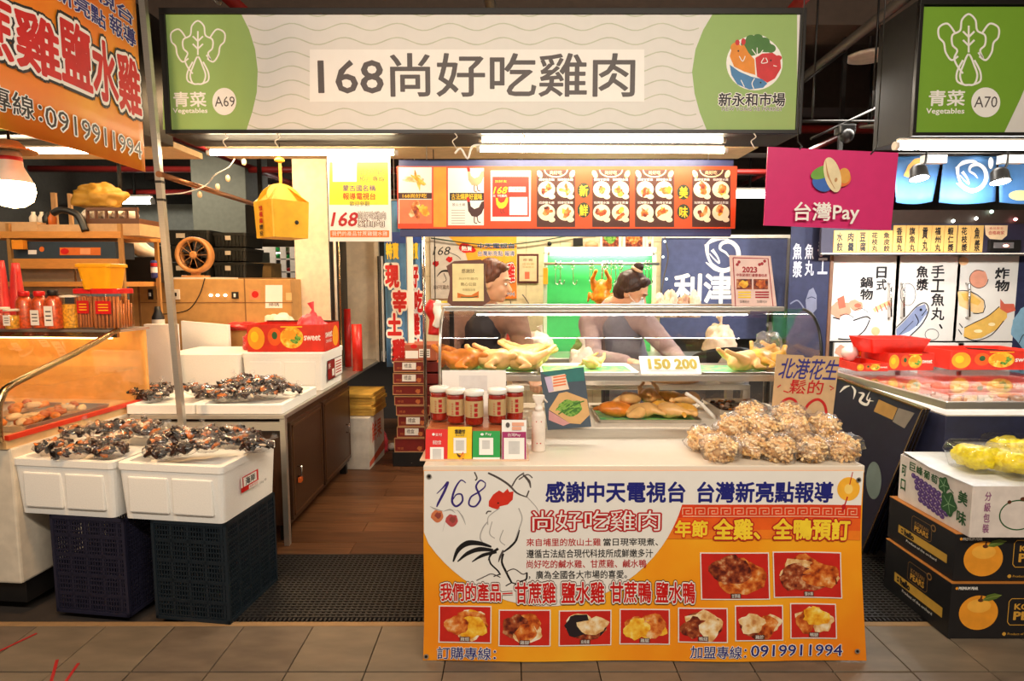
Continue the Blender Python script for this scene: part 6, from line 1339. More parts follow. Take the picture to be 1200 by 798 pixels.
# green hook board
GY_ = 4.95
t = thing('hook_board', 'bright green board in a white frame with a lamp and hooks', 'board', at(703, 360, GY_)); gb = rgb('board_green', 66, 196, 104, rough=.4, var=.03)
zb2 = .9; a, b = at(637, 297, GY_), at(768, 297, GY_)
MB().m(gb).box(a.x, b.x, GY_, GY_+.02, zb2, a.z).build('green_panel', t, True)
for x in (a.x, b.x-.025): MB().m(rgb('frame_pale_green', 208, 226, 196)).box(x, x+.03, GY_-.03, GY_, zb2, a.z+.02, .003).build('side_rail', t, True)
MB().m(MATS['frame_pale_green']).box(a.x, b.x, GY_-.04, GY_, a.z, a.z+.05, .003).build('top_rail', t, True)
for x in (a.x+.01, b.x-.04): MB().m(steel).box(x, x+.03, GY_-.02, GY_+.01, 0, zb2).build('leg', t, True)
zr = at(700, 309, GY_-.15).z
MB().m(steel).bar((a.x, GY_-.13, zr), (b.x, GY_-.13, zr), .012, n=8).build('hook_rail', t, True)
for x in (a.x+.015, b.x-.015): MB().m(steel).bar((x, GY_-.13, zr), (x, GY_-.0, zr), .008, n=8).build('bracket', t, True)
tube_lamp((a.x+.05, GY_-.09, a.z+.0), (b.x-.05, GY_-.09, a.z+.0), 'tube lamp along the top of the green hook board', (1, .95, .72), 20, .016)
hooks = (651, 657, 672, 691, 695, 706, 709, 712, 716, 722, 726, 729, 757, 760)
hk = None; GP = 'steel meat hooks on the rail of the green board'
for i, px in enumerate(hooks):
    x = at(px, 320, GY_-.13).x
    if hk is None:
        hk = thing('meat_hook', 'steel double meat hook on the green board rail, first from the left', 'hook', (x, GY_-.13, zr), 0, GP)
        MB().m(chrome).tube([(0, .02, -.01), (0, .016, .018), (0, -.01, .02), (0, -.02, 0), (0, -.014, -.05), (0, 0, -.11), (0, -.004, -.15), (.016, -.01, -.165), (.03, -.01, -.15), (.03, -.01, -.13)], .0035, 6, 4).build('hook', hk)
        MB().m(chrome).tube([(cos(q_*pi/6)*.014, -.02, -.03 + sin(q_*pi/6)*.014) for q_ in range(13)], .003, 6).build('ring', hk)
    else: dup(hk, (x, GY_-.13, zr), random.uniform(-.6, .6), 'steel double meat hook on the green board rail, %s from the left' % ('first', 'second', 'third', 'fourth', 'fifth', 'sixth', 'seventh', 'eighth', 'ninth', 'tenth', 'eleventh', 'twelfth', 'thirteenth', 'fourteenth')[i])
c = at(705, 336, GY_-.14); t = chicken('hanging_chicken', 'orange roast chicken hanging from a hook on the green board', rgb('roast_bright', 236, 140, 30, rough=.3, var=.2), (c.x, c.y, at(705, 355, GY_-.14).z), 0, 1.35)
t.rotation_euler = (0, radians(-82), radians(75)); t.location = (c.x, c.y - .03, at(705, 344, GY_-.14).z); MB().m(chrome).bar((c.x, c.y, c.z+.02), (c.x, c.y, zr), .004, n=6).build('hook_wire', t, True)
t = thing('string_tag', 'yellow tag with dark marks on the left rail of the green board', 'tag', at(639, 325, GY_-.05)); pan(636.5, 642, 314, 333, GY_-.045, .01, rgb('tag_amber', 240, 170, 40), 'tag', t)
# blue signboard of the fish stall behind
FYb = 5.25; t = thing('fish_stall_banner', 'grey blue banner of the fish stall with a white fish emblem', 'banner', at(850, 360, FYb)); a, b = at(776, 279, FYb), at(928, 279, FYb)
MB().m(bluegrey).box(a.x, b.x, FYb, FYb+.02, 1.0, a.z).build('banner_sheet', t, True); pan(776, 928, 275, 279, FYb-.01, .03, rgb('rail_white', 226, 222, 210), 'top_rail', t); pan(924, 929, 279, 372, FYb-.02, .03, steel, 'side_rail', t)
def fish_emblem(pr, cx, cy, s, m, bgm, l=2):
    F = lambda P: [(cx + x*s, cy + y*s) for x, y in P]
    pr.stroke(F([(-17, -12), (-16, 0), (-11, 10), (0, 17), (11, 14), (18, 4), (17, -8), (9, -15), (0, -13), (-2, -7), (4, -3), (8, 2)]), [v*s for v in (5, 3, 3, 5, 5, 5, 5, 4.5, 4, 2.5, 2.5, 1)], m, l)
    pr.stroke(F([(-19, -10), (-10, -17), (2, -19), (8, -17)]), [v*s for v in (1, 5, 3.5, 1)], m, l); pr.stroke(F([(-11, -6), (-5, 2), (-3, 9), (-9, 4), (-14, -2)]), [v*s for v in (4, 2, 1.6, 1.6, 1)], m, l)
    pr.stroke(F([(-18, 8), (-8, 15), (2, 20)]), [v*s for v in (1, 4, 1)], m, l); pr.ellipse(cx-11*s, cy-10*s, 2.2*s, 2.2*s, bgm, l+1)
pr = Print((0, FYb, 0), (1, 0, 0), (0, 0, 1)); fish_emblem(pr, 846, 299, 1.05, pwhite, bluegrey); pr.text('利津', 790, 321, 858, 355, pwhite, 2, .03); pr.text('JIN FISH SHOP', 809, 358, 862, 363, pwhite, 2, .02); pr.build('lettering', t)
tag(MB().m(inkgrey).tube([at(779, 278, FYb-.05), at(783, 300, FYb-.05), at(778, 325, FYb-.05), at(774, 350, FYb-.05)], .006, 6, 6).build('light_wire'), 'dark light wire hanging beside the fish emblem banner', 'wire')
for k, (x, y) in enumerate(((779, 283), (777, 301), (781, 327))): tag(MB().m(lamp_mat('tiny_glow', (.8, 1, .85), 4)).ell(at(x, y, FYb-.06), (.01,)*3, None, 8).build('tiny_bulb'), 'tiny glowing bulb on the dark wire, ' + ['upper', 'middle', 'lower'][k], 'bulb')
# glass jars blurred behind the case
for k, (x, y, m) in enumerate(((772, 345, rgb('pack_cream', 226, 196, 164)), (785, 346, MATS['pack_cream']), (800, 349, rgb('pack_brown', 176, 130, 100)), (812, 352, MATS['pack_cream']))):
    bag_lump('snack_bag', ['cream plastic food bag behind the woman', 'second cream food bag behind the woman', 'brownish food bag behind the woman', 'cream food bag nearest the framed menu'][k], at(x, 372, 4.6), (.06, .05, .12 + .02*(k % 2)), m, k+20, 'bag', False)
# prep tables behind the case
def worktable(label, x0, x1, y0, y1, z, name='prep_table'):
    t = thing(name, label, 'table', ((x0+x1)/2, (y0+y1)/2, 0)); MB().m(steel).box(x0, x1, y0, y1, z-.03, z, .004).build('table_top', t, True)
    for x in (x0, x1-.04):
        for y in (y0, y1-.04): MB().m(steel).box(x, x+.04, y, y+.04, 0, z-.03).build('leg', t, True)
    MB().m(steel).box(x0+.04, x1-.04, y0+.02, y1-.02, .25, .27).build('lower_shelf', t, True); return t
worktable('steel work table right behind the serving case', .0, 1.35, 3.34, 3.64, .92); worktable('steel back table under the green hook board', -.2, 1.95, 4.45, 4.9, .93)
t = thing('chopping_board', 'thick round chopping board on the work table', 'board', (.95, 3.52, .921)); MB().m(rgb('board_wood', 196, 150, 96, rough=.6)).lathe([(.16, 0), (.165, .01), (.165, .06), (.158, .066)], 32).build('board', t)
t = thing('wok_lid', 'dark round wok leaning behind the right end tray', 'wok', (1.25, 3.50, 1.0)); MB().m(blackmetal).lathe([(.02, 0), (.10, .01), (.17, .04), (.19, .06), (.17, .045), (.02, .006)], 28, M=Matrix.Rotation(radians(-25), 4, 'X')).build('wok', t); MB().m(pwhite).bar((-.17, -.02, .05), (-.28, -.05, .02), .01, n=8).build('handle', t)
for k, (x, y, z, r, m, l) in enumerate(((.22, 4.65, .931, (.12, .1, .12), plastic_white, 'whitish bag on the back table behind the pale chickens'), (.05, 3.5, .921, (.1, .08, .10), rgb('pack_cream', 226, 196, 164), 'cream food bag on the work table at the left'), (1.62, 4.65, .931, (.13, .1, .16), rgb('pack_cream', 226, 196, 164), 'large cream food bag on the back table at the right'), (.60, 4.62, .931, (.14, .1, .1), rgb('leafy_green', 110, 140, 60, rough=.6), 'heap of leafy greens under the green board'), (.42, 3.55, .921, (.09, .07, .13), plastic_white, 'white plastic bag on the work table behind the small piece'))): bag_lump('food_bag', l, (x, y, z), r, m, 30+k, 'bag', True)
t = thing('steam_pot', 'big steel soup pot on the back table', 'pot', (-.02, 4.66, .931)); MB().m(steel).lathe([(.14, 0), (.15, .02), (.15, .24), (.155, .245), (.145, .245), (.14, .02)], 32).build('pot', t); MB().m(red).lathe([(.1505, .13), (.1505, .2)], 32, cap=False).build('red_band', t)
# white pails under / beside
t = thing('plastic_pail', 'white plastic pail behind the right end of the case', 'pail', (1.28, 3.44, .921)); MB().m(offwhite).lathe([(.07, 0), (.085, .15), (.09, .155), (.08, .155), (.065, .01)], 28).build('pail', t)
# gift boxes stacked at the left of the case
GBY = 4.75; gbm = rgb('gift_maroon', 122, 30, 26, rough=.5); gedge = rgb('gift_edge', 186, 140, 96)
rows_ = [(462, 499, 513, 530), (465, 500, 500, 513), (466, 502, 487, 500), (464, 504, 475, 487), (462, 497, 464, 475), (460, 497, 451, 463), (460.5, 498, 437, 450), (461, 498, 423, 436)]
Gz = at(480, 530, GBY).z; H_ = .122
Z_ = 0
pal = thing('low_pallet', 'dark low plinth under the stack of maroon gift boxes', 'pallet', at(486, 530, GBY)); gx0, gx1 = at(460, 530, GBY).x, at(516, 530, GBY).x; MB().m(black).box(gx0, gx1, GBY, GBY+.42, 0, max(.02, Gz), .004).build('plinth', pal, True)
names = ['lowest', 'second from the floor', 'third from the floor', 'fourth from the floor', 'fifth from the floor', 'third from the top', 'second from the top', 'topmost']
for i, (x0, x1, y0, y1) in enumerate(rows_):
    a, b = at(x0, y0, GBY), at(x1, y1, GBY); zb_ = at(x0, y1, GBY).z
    t = thing('gift_box', 'flat maroon gift box, ' + names[i] + ' in the left stack', 'box', ((a.x+b.x)/2, GBY, zb_), 0, 'maroon gift boxes beside the case')
    MB().m(gbm).box(a.x, b.x, GBY, GBY+.32, zb_+.001, a.z-.001, .003).build('box_body', t, True)
    mb = MB().m(gedge)
    for (p, q, r_, s_) in ((a.x, b.x, zb_+.001, zb_+.008), (a.x, b.x, a.z-.008, a.z-.001), (a.x, a.x+.006, zb_+.008, a.z-.008), (b.x-.006, b.x, zb_+.008, a.z-.008)): mb.box(p, q, GBY-.003, GBY, r_, s_)
    mb.build('gold_edge', t, True)
    pr = Print((0, GBY-.001, 0), (1, 0, 0), (0, 0, 1)); m_ = (x0+x1)/2
    if i in (6, 7, 1, 2): pr.rect(m_-8, y0+2, m_+8, y1-3, pwhite, 1); pr.text('禮盒', m_-6, y0+3, m_+3, y1-5, inkgrey, 2)
    pr.ellipse(x1-7, y1-4.5, 3, 2.4, rgb('gift_gold', 196, 110, 60), 1, wob=.4); pr.text('特選', x0+4, y1-6, x0+11, y1-3, MATS['gift_gold'], 1)
    pr.build('print', t)
for i, (y0, y1) in enumerate(((424, 436), (438, 450), (451, 463), (464, 476), (477, 489), (490, 502))):
    a, b = at(500, y0, GBY+.02), at(517, y1, GBY+.02); t = thing('gift_box', 'maroon gift box in the right stack behind the case edge, ' + ['topmost', 'second', 'third', 'fourth', 'fifth', 'sixth'][i] + ' down', 'box', ((a.x+b.x)/2, GBY, b.z), 0, 'maroon gift boxes beside the case')
    MB().m(gbm).box(a.x, b.x+.15, GBY+.02, GBY+.34, b.z+.001, a.z-.001, .003).build('box_body', t, True)
t = thing('carton', 'open kraft carton with white papers on top of the gift boxes', 'carton', at(488, 423, GBY)); a, b = at(474, 404, GBY), at(511, 422.6, GBY); MB().m(rgb('carton_reddish', 170, 90, 60)).box(a.x, b.x, GBY, GBY+.3, b.z, a.z, .003).build('carton_body', t, True)
pr = Print((0, GBY, 0), (1, 0, 0), (0, 0, 1)); pr.rect(475, 411, 490, 420, pwhite, 1); pr.rect(491, 409, 504, 419, pwhite, 1)
for k in range(3): pr.rect(492, 411+2.5*k, 503, 412+2.5*k, inkgrey, 2)
pr.ellipse(485, 406, 4, 2.6, red, 2); pr.build('print', t)
for k, (x, y) in enumerate(((460, 523), (483, 541))):
    tag(MB().m(plastic_white).ell(Vector(atz(x, y, .03)), (.05, .04, .03), None, 12, .4, k).build('litter_bag'), ['small crumpled white bag on the floor left of the gift boxes', 'small clear crumpled wrapper on the floor before the gift boxes'][k], 'bag')
bag_lump('red_bag', 'small red and pink bag on the floor by the counter', atz(447, 530, 0), (.06, .06, .13), plastic_pink, 14, 'bag', True)
# blue cloth banners with red characters
for i, (x0, x1, tx, wd) in enumerate(((450, 478, '現宰土雞', 1), (480, 496, '好吃雞肉', .8))):
    Yc = 4.98 + .06*i; a, b = at(x0, 272, Yc), at(x1, 430, Yc); nm = ['wider blue cloth banner with red characters beside the cream panel', 'narrower blue cloth banner with red characters next to the chrome post'][i]
    t = thing('cloth_banner', nm, 'banner', ((a.x+b.x)/2, Yc, b.z)); 
    cl = MB().m(rgb('cloth_blue', 84, 130, 170, rough=.7)).grid(lambda u, v: (a.x + (b.x-a.x)*u, Yc + .012*sin(u*9), b.z + (a.z+.25-b.z)*v), 16, 6).build('cloth', t, True); cl.modifiers.new('th', 'SOLIDIFY').thickness = .002
    pr = Print((0, Yc-.014, 0), (1, 0, 0), (0, 0, 1)); w_ = x1-x0
    pr.rect(x0+1, 272, x0+w_*.9, 285, rgb('cloth_deepblue', 40, 70, 150), 1); pr.text('特賣', x0+w_*.1, 285, x0+w_*.6, 303, gold, 3, .05)
    for k, (ch, ox, y) in enumerate(zip(tx, (0, .32, .1, .3), (312, 341, 368, 398))): pr.text(ch, x0 + w_*(.08+ox), y, x0 + w_*(.60+ox), y+24, red, 4, .05, ((.16, pwhite),))
    pr.build('lettering', t)
    MB().m(steel).bar((a.x, Yc, a.z+.26), (b.x, Yc, a.z+.26), .008, n=8).build('rod', t, True); MB().m(steel).bar(((a.x+b.x)/2, Yc, a.z+.26), ((a.x+b.x)/2, Yc, 3.74), .004, n=6).build('hanger', t, True)
a = at(478.5, 270, 4.9); tag(MB().m(pwhite).box(a.x-.014, a.x+.03, 4.9, 4.93, 0, 2.1).build('white_post'), 'white post between the two blue cloth banners', 'post')
a = at(496, 270, 4.6); tag(MB().m(chrome).bar((a.x, 4.6, 0), (a.x, 4.6, 2.3), .014, n=10).build('chrome_post'), 'thin chrome post right of the blue cloth banners', 'post')
t = thing('festive_cloth', 'red and white cloth figure hanging at the left end of the case', 'decoration', at(512, 372, 3.62))
mb = MB(); mb.m(red).tube([at(507, 352, 3.62), at(505, 362, 3.62), at(509, 374, 3.62), at(508, 392, 3.62)], rads=[.02, .04, .03, .035], n=10, smooth_pts=4); mb.build('red_cloth', t, True)
MB().m(pwhite).tube([at(514, 352, 3.58), at(512, 362, 3.58), at(515, 372, 3.58), at(510, 383, 3.58)], rads=[.015, .025, .03, .02], n=10, smooth_pts=4).build('white_cloth', t, True); MB().m(blackmetal).bar((at(510, 350, 3.62).x, 3.62, at(510, 350, 3.62).z), (at(510, 350, 3.62).x, 3.62, 2.6), .003, n=5).build('cord', t, True)
# far clutter between posts
t = thing('back_shelf', 'dim shelf with small goods seen left of the wall poster', 'shelf', at(495, 330, 6.0))
for y in (290, 320, 350, 385): slabpx(478, 506, y, y+2, 6.0, .3, offwhite, 'shelf_board', t)
for x in (478, 504): slabpx(x, x+1.5, 270, 498, 6.0, .03, offwhite, 'post', t)
for k, (x, y, m) in enumerate(((485, 286, pgreen), (494, 284, inkgreen), (486, 316, pwhite), (495, 316, red), (488, 346, kraft))): 
    o = MB().m(m).box(at(x-3, y, 6.05).x, at(x+4, y, 6.05).x, 6.05, 6.2, at(x, y+4, 6.05).z, at(x, y-7, 6.05).z, .004).build('goods_box'); tag(o, ['green', 'dark green', 'white', 'red', 'tan'][k] + ' goods box on the dim shelf by the poster', 'box')
# ================================================================ RIGHT: neighbouring fish stall
# dark navy curtain beside the case
NY = 4.72; t = thing('navy_curtain', 'dark navy cloth with white brush characters right of the fish emblem banner', 'banner', at(950, 420, NY))
MB().m(navy).box(at(926, 300, NY).x, at(974, 300, NY).x, NY, NY+.01, .05, at(950, 262, NY).z).build('cloth', t, True); MB().m(rgb('door_edge_brown', 120, 84, 60)).box(at(973, 300, NY).x, at(976.5, 300, NY).x, NY-.01, NY, .05, at(950, 296, NY).z).build('brown_edge', t, True)
pr = Print((0, NY, 0), (1, 0, 0), (0, 0, 1)); lg = rgb('brush_grey', 196, 196, 204)
vtext(pr, '手工', 958, 281, 970, 322, lg, 1, .02); vtext(pr, '魚丸', 943, 285, 954, 324, lg, 1, .02); vtext(pr, '魚漿', 929, 284, 940, 326, lg, 1, .02)
pr.poly([(944, 352), (948, 340), (953, 337), (957, 346), (957, 362), (950, 370), (945, 364)], rgb('fish_wash', 110, 112, 130), 1, ) ; pr.stroke([(946, 350), (951, 348), (956, 350)], 1, navy, 2); pr.stroke([(926, 356), (934, 352), (940, 358), (944, 366)], 1.6, rgb('fish_wash', 110, 112, 130), 1); pr.build('lettering', t)
# white cabinet doors with painted food
DY = 4.75; zc0 = .05
dw = rgb('door_white', 224, 216, 204, rough=.3, var=.01)
cab = thing('painted_cabinet', 'tall white cabinet with ink painted food doors behind the fish stall case', 'cabinet', (at(1085, 400, DY).x, DY, 0))
a, b = at(977, 298, DY+.01), at(1192, 298, DY+.01); MB().m(black).box(a.x, b.x, DY+.015, DY+.6, zc0, a.z+.01).build('cabinet_body', cab, True); MB().m(black).box(a.x+.02, b.x-.02, DY+.05, DY+.58, 0, zc0).build('plinth', cab, True)
cols_ = ((977, 1048.5), (1050, 1119), (1122, 1192))
for i, (x0, x1) in enumerate(cols_):
    for j, (y0, y1) in enumerate(((299, 399.5), (401.5, 540))):
        a, b = at(x0, y0, DY), at(x1, y1, DY); d = MB().m(dw).box(a.x, b.x, DY-.008, DY+.014, b.z if j == 0 else .07, a.z, .003).build('door', cab, True)
        if j == 0:
            hx = (1040, 1055, 1131)[i]; p, q = at(hx, 332, DY), at(hx, 372, DY)
            MB().m(chrome).tube([(p.x, DY-.008, p.z), (p.x, DY-.045, p.z-.01), (q.x, DY-.045, q.z+.01), (q.x, DY-.008, q.z)], .008, 8).build('handle', d, True)
pr = Print((0, DY-.0085, 0), (1, 0, 0), (0, 0, 1)); K = inkblack
vtext(pr, '日式', 1027, 312, 1039, 341, K, 1, .03); vtext(pr, '鍋物', 1008, 324, 1023, 352, K, 1, .03); vtext(pr, '手工魚丸', 1091, 310, 1107, 376, K, 1, .02); pr.stroke([(1101, 380), (1104, 385)], 2, K, 1, 1); vtext(pr, '魚漿', 1074, 311, 1088, 341, K, 1, .03); vtext(pr, '炸物', 1166, 313, 1183, 342, K, 1, .03)
sal = rgb('paint_salmon', 222, 150, 120); ham = rgb('paint_red', 206, 96, 72); bl_g = rgb('paint_bluegrey', 130, 140, 170); bat = rgb('paint_batter', 226, 176, 84)
# hot pot
pr.poly([(978, 372), (1019, 374), (1012, 390), (998, 397), (978, 396)], rgb('paint_white', 244, 242, 238), 1); pr.stroke([(976, 372), (996, 376), (1014, 371), (1020, 374)], 1.6, K, 3); pr.stroke([(1019, 375), (1012, 388), (998, 397), (982, 397)], 1.4, K, 3)
pr.ellipse(986, 364, 13, 10, sal, 2, wob=.3); pr.poly([(981, 350), (989, 346), (991, 360), (983, 362)], ham, 3); pr.ellipse(1003, 358, 9, 6, sal, 3, wob=.2, rot=.3); pr.ellipse(1005, 358, 4, 2.6, ham, 4); pr.ellipse(992, 374, 8, 5, MATS['paint_white'], 3); pr.ellipse(1009, 366, 8, 6, MATS['paint_white'], 2.5); pr.stroke([(1001, 364), (1009, 361), (1017, 366)], .8, K, 4); pr.stroke([(984, 370), (992, 368), (1000, 372)], .8, K, 4)
pr.ellipse(1026, 388, 5, 5, rgb('paint_peach', 232, 180, 130), 1); pr.ellipse(982, 332, 4, 7, rgb('paint_palepink', 236, 206, 196), 1); pr.stroke([(1024, 364), (1034, 358), (1044, 354)], 5, rgb('paint_peach', 232, 180, 130), 1); 
for k in range(4): pr.stroke([(1026+5*k, 359-1.6*k), (1029+5*k, 366-1.6*k)], 1.4, ham, 2, 1)
pr.ellipse(988, 308, 4, 1.4, rgb('paint_palepink', 236, 206, 196), 1); 
# bonito
pr.poly([(1050, 386), (1062, 374), (1074, 360), (1084, 356), (1087, 366), (1078, 382), (1064, 393), (1051, 396)], bl_g, 1); pr.poly([(1052, 394), (1066, 388), (1078, 378), (1085, 368), (1080, 382), (1066, 394)], rgb('paint_paleblue', 206, 210, 222), 2)
pr.stroke([(1050, 384), (1062, 372), (1074, 359), (1084, 355), (1088, 364), (1080, 380), (1066, 394)], 1.2, K, 3); pr.ellipse(1079, 363, 1.6, 1.6, K, 4); pr.stroke([(1072, 368), (1076, 376), (1074, 382)], .9, K, 4); pr.stroke([(1086, 362), (1080, 370)], .8, K, 4)
pr.stroke([(1044+10, 392), (1060, 386), (1070, 376)], .7, K, 4); pr.stroke([(1064+20*cos(q*pi/6)*.0+9*cos(q*pi/6)-8+8, 345+13*sin(q*pi/6)) for q in range(13)], .7, inkgrey, 1, 2); pr.stroke([(1092+8*cos(q*pi/6), 392+6.5*sin(q*pi/6)) for q in range(13)], .8, inkgrey, 1, 2)
# fried food
pr.ellipse(1147, 327, 11, 10.5, sal, 1, wob=.15); pr.stroke([(1147+11*cos(q*pi/6), 327+10.5*sin(q*pi/6)) for q in range(11)], .8, K, 2, 2); pr.ellipse(1129, 306, 6, 5, rgb('paint_peach', 232, 180, 130), 1)
pr.poly([(1122, 342), (1136, 341), (1153, 352), (1153, 366), (1142, 367), (1124, 358)], rgb('paint_bread', 232, 190, 130), 1); pr.poly([(1126, 344), (1136, 343), (1150, 353), (1146, 358), (1130, 352)], bat, 2); pr.stroke([(1122, 341), (1136, 341), (1153, 352), (1152, 366), (1140, 367)], 1, K, 3, 2)
pr.poly([(1129, 394), (1130, 384), (1142, 378), (1158, 370), (1170, 360), (1180, 362), (1180, 372), (1168, 386), (1150, 396), (1136, 398)], bat, 2); pr.poly([(1172, 362), (1172, 350), (1177, 356), (1188, 356), (1190, 364), (1180, 367)], ham, 3)
pr.stroke([(1130, 384), (1142, 378), (1158, 370), (1171, 359)], 1, K, 3); pr.stroke([(1130, 395), (1144, 399), (1162, 392), (1176, 376)], 1, K, 3); pr.ellipse(1146, 388, 5, 2, rgb('paint_cream', 244, 222, 170), 4); pr.ellipse(1162, 380, 4, 2, MATS['paint_cream'], 4); pr.stroke([(1123, 386), (1127, 392)], 1.2, K, 2, 1); pr.stroke([(1124, 379), (1128, 384)], 1.2, K, 2, 1)
# lower doors
pr.ellipse(988, 412, 9, 7, sal, 1, wob=.4); pr.stroke([(994, 406), (1002, 412), (1008, 420)], 1.2, ham, 2); pr.stroke([(1090, 412), (1094, 416), (1091, 424), (1096, 420)], 1.6, K, 2); pr.stroke([(1092, 430), (1096, 434)], 1.4, K, 2)
pr.build('ink_painting', cab)
t = thing('painted_board', 'pale blue painted panel at the far right of the white cabinet', 'panel', at(1215, 420, DY)); MB().m(navy).box(at(1193.5, 300, DY).x, at(1300, 300, DY).x, DY-.01, DY+.01, .05, at(1193, 300, DY).z).build('panel', t, True)
pr = Print((0, DY-.011, 0), (1, 0, 0), (0, 0, 1)); pr.ellipse(1206, 386, 20, 24, rgb('paint_skyblue', 130, 166, 184), 1, wob=.3); pr.stroke([(1194, 402), (1200, 392), (1206, 404), (1200, 412), (1194, 408)], 1, K, 2); pr.build('painting', t)
# navy valance with bamboo tags
VY = 4.6; a, b = at(965, 228, VY), at(1300, 299, VY)
t = thing('tag_board', 'dark navy board over the painted cabinet carrying wooden menu tags', 'board', ((a.x+b.x)/2, VY, b.z)); MB().m(rgb('board_navy', 44, 38, 56, rough=.6)).box(a.x, b.x, VY, VY+.03, b.z, at(965, 262, VY).z).build('board', t, True); MB().m(rgb('beam_brown', 60, 46, 38, rough=.6)).box(a.x, b.x, VY, VY+.04, at(965, 262, VY).z+.001, at(965, 246, VY).z).build('top_beam', t, True)
MB().m(offwhite).box(a.x, b.x, VY-.02, VY, at(965, 298, VY).z-.0, at(965, 296.5, VY).z).build('pale_edge', t, True)
for x in (a.x+.1, b.x-.1): MB().m(blackmetal).box(x, x+.03, VY+.005, VY+.03, at(965, 246, VY).z, 3.3).build('hanger', t, True)
tagm = rgb('bamboo_tag', 210, 166, 92, rough=.55, stretch=(20, 1, 1)); items = ('水餃', '肉羹', '豆腐', '花枝丸', '魚皮餃', '香菇丸', '旗魚丸', '貢丸', '福州丸', '蝦仁漿', '花枝漿', '魚漿')
xs_ = (978, 991, 1005, 1019, 1033, 1048, 1063, 1078, 1093, 1108, 1124, 1139)
for i, x in enumerate(xs_):
    tg = MB().m(tagm); p, q = at(x-.2, 264 if i > 4 else 270, VY-.008), at(x+12, 295.5, VY-.008); o = tg.box(p.x, q.x, VY-.008, VY, q.z, p.z, .001).build('menu_tag', t, True)
    pr = Print((0, VY-.008, 0), (1, 0, 0), (0, 0, 1)); vtext(pr, items[i], x+2.5, 266 if i > 4 else 272, x+9.5, 295, inkblack, 1, .03); pr.build('lettering', o)
t = thing('round_sticker', 'cream round certificate sticker at the right end of the tag board', 'sticker', at(1167, 275, VY)); pr = Print((0, VY-.002, 0), (1, 0, 0), (0, 0, 1)); pr.poly([(1154, 264), (1181, 264), (1180, 276), (1174, 281), (1160, 280), (1155, 275)], rgb('sticker_cream', 232, 196, 150), 1); pr.text('食品安全', 1159, 266, 1176, 269, inkred, 2); pr.text('合格商家', 1158, 270.5, 1177, 275, inkred, 2, .01); pr.build('sticker', t)
t = thing('display_unit', 'small dark unit with a red light at the right end of the tag board', 'unit', at(1178, 292, VY)); pan(1161, 1196, 281, 294, VY-.03, .03, blackmetal, 'housing', t); pan(1165, 1188, 284, 291, VY-.034, .004, rgb('unit_grey', 96, 92, 90), 'front_plate', t); p = at(1179, 288, VY-.036); MB().m(lamp_mat('red_led', (1, .12, .06), 8)).ell(p, (.022, .004, .01), None, 10).build('red_light', t, True)
for k, (x, y, c_) in enumerate(((1117, 259, (.9, 1, .9)), (1144, 256, (1, 1, .9)), (1162, 248, (.7, 1, .8)), (1190, 257, (1, .3, .3)))): tag(MB().m(lamp_mat('speck_glow_%d' % k, c_, 6)).ell(at(x, y, VY-.02), (.012,)*3, None, 8).build('tiny_bulb'), ['white', 'warm white', 'greenish', 'red'][k] + ' tiny glowing bulb above the wooden menu tags', 'bulb')
# noren cloths under the right sign
NO = 3.95; nc_ = rgb('noren_blue', 62, 108, 156, rough=.6, var=.05)
for i, (x0, x1, x2, x3, l) in enumerate(((1046, 1104, 1093, 1050, 'left blue short curtain with an orange leaf shape'), (1106, 1169, 1167, 1100, 'middle blue short curtain with a white fish emblem'), (1170, 1250, 1250, 1171, 'right blue short curtain at the picture edge'))):
    t = thing('short_curtain', l, 'curtain', at((x0+x1)/2, 182, NO)); tl, tr, br, bl2 = at(x0, 182, NO), at(x1, 182, NO), at(x2, 236, NO), at(x3, 237, NO)
    def cf(u, v, tl=tl, tr=tr, br=br, bl2=bl2):
        p = bl2.lerp(br, u).lerp(tl.lerp(tr, u), v); return (p.x, NO + .006*sin(u*8), p.z - .015*sin(pi*u)*(1-v))
    cl = MB().m(nc_).grid(cf, 14, 6).build('cloth', t, True); cl.modifiers.new('th', 'SOLIDIFY').thickness = .002
    pr = Print((0, NO-.008, 0), (1, 0, 0), (0, 0, 1))
    if i == 0: pr.poly([(1059, 206), (1064, 194), (1072, 186), (1084, 184), (1082, 194), (1074, 203), (1064, 208)], rgb('noren_orange', 226, 156, 70), 1)
    if i == 1: fish_emblem(pr, 1138, 207, .95, pwhite, nc_); pr.ellipse(1161, 191, 3, 7, pwhite, 1)
    if i == 2: pr.ellipse(1196, 229, 14, 6, rgb('noren_yellow', 226, 206, 130), 1)
    pr.build('print', t)
tag(MB().m(blackmetal).bar(at(1044, 181, NO), at(1262, 181, NO), .012, n=8).build('curtain_rod'), 'dark rod carrying the blue short curtains', 'rod')
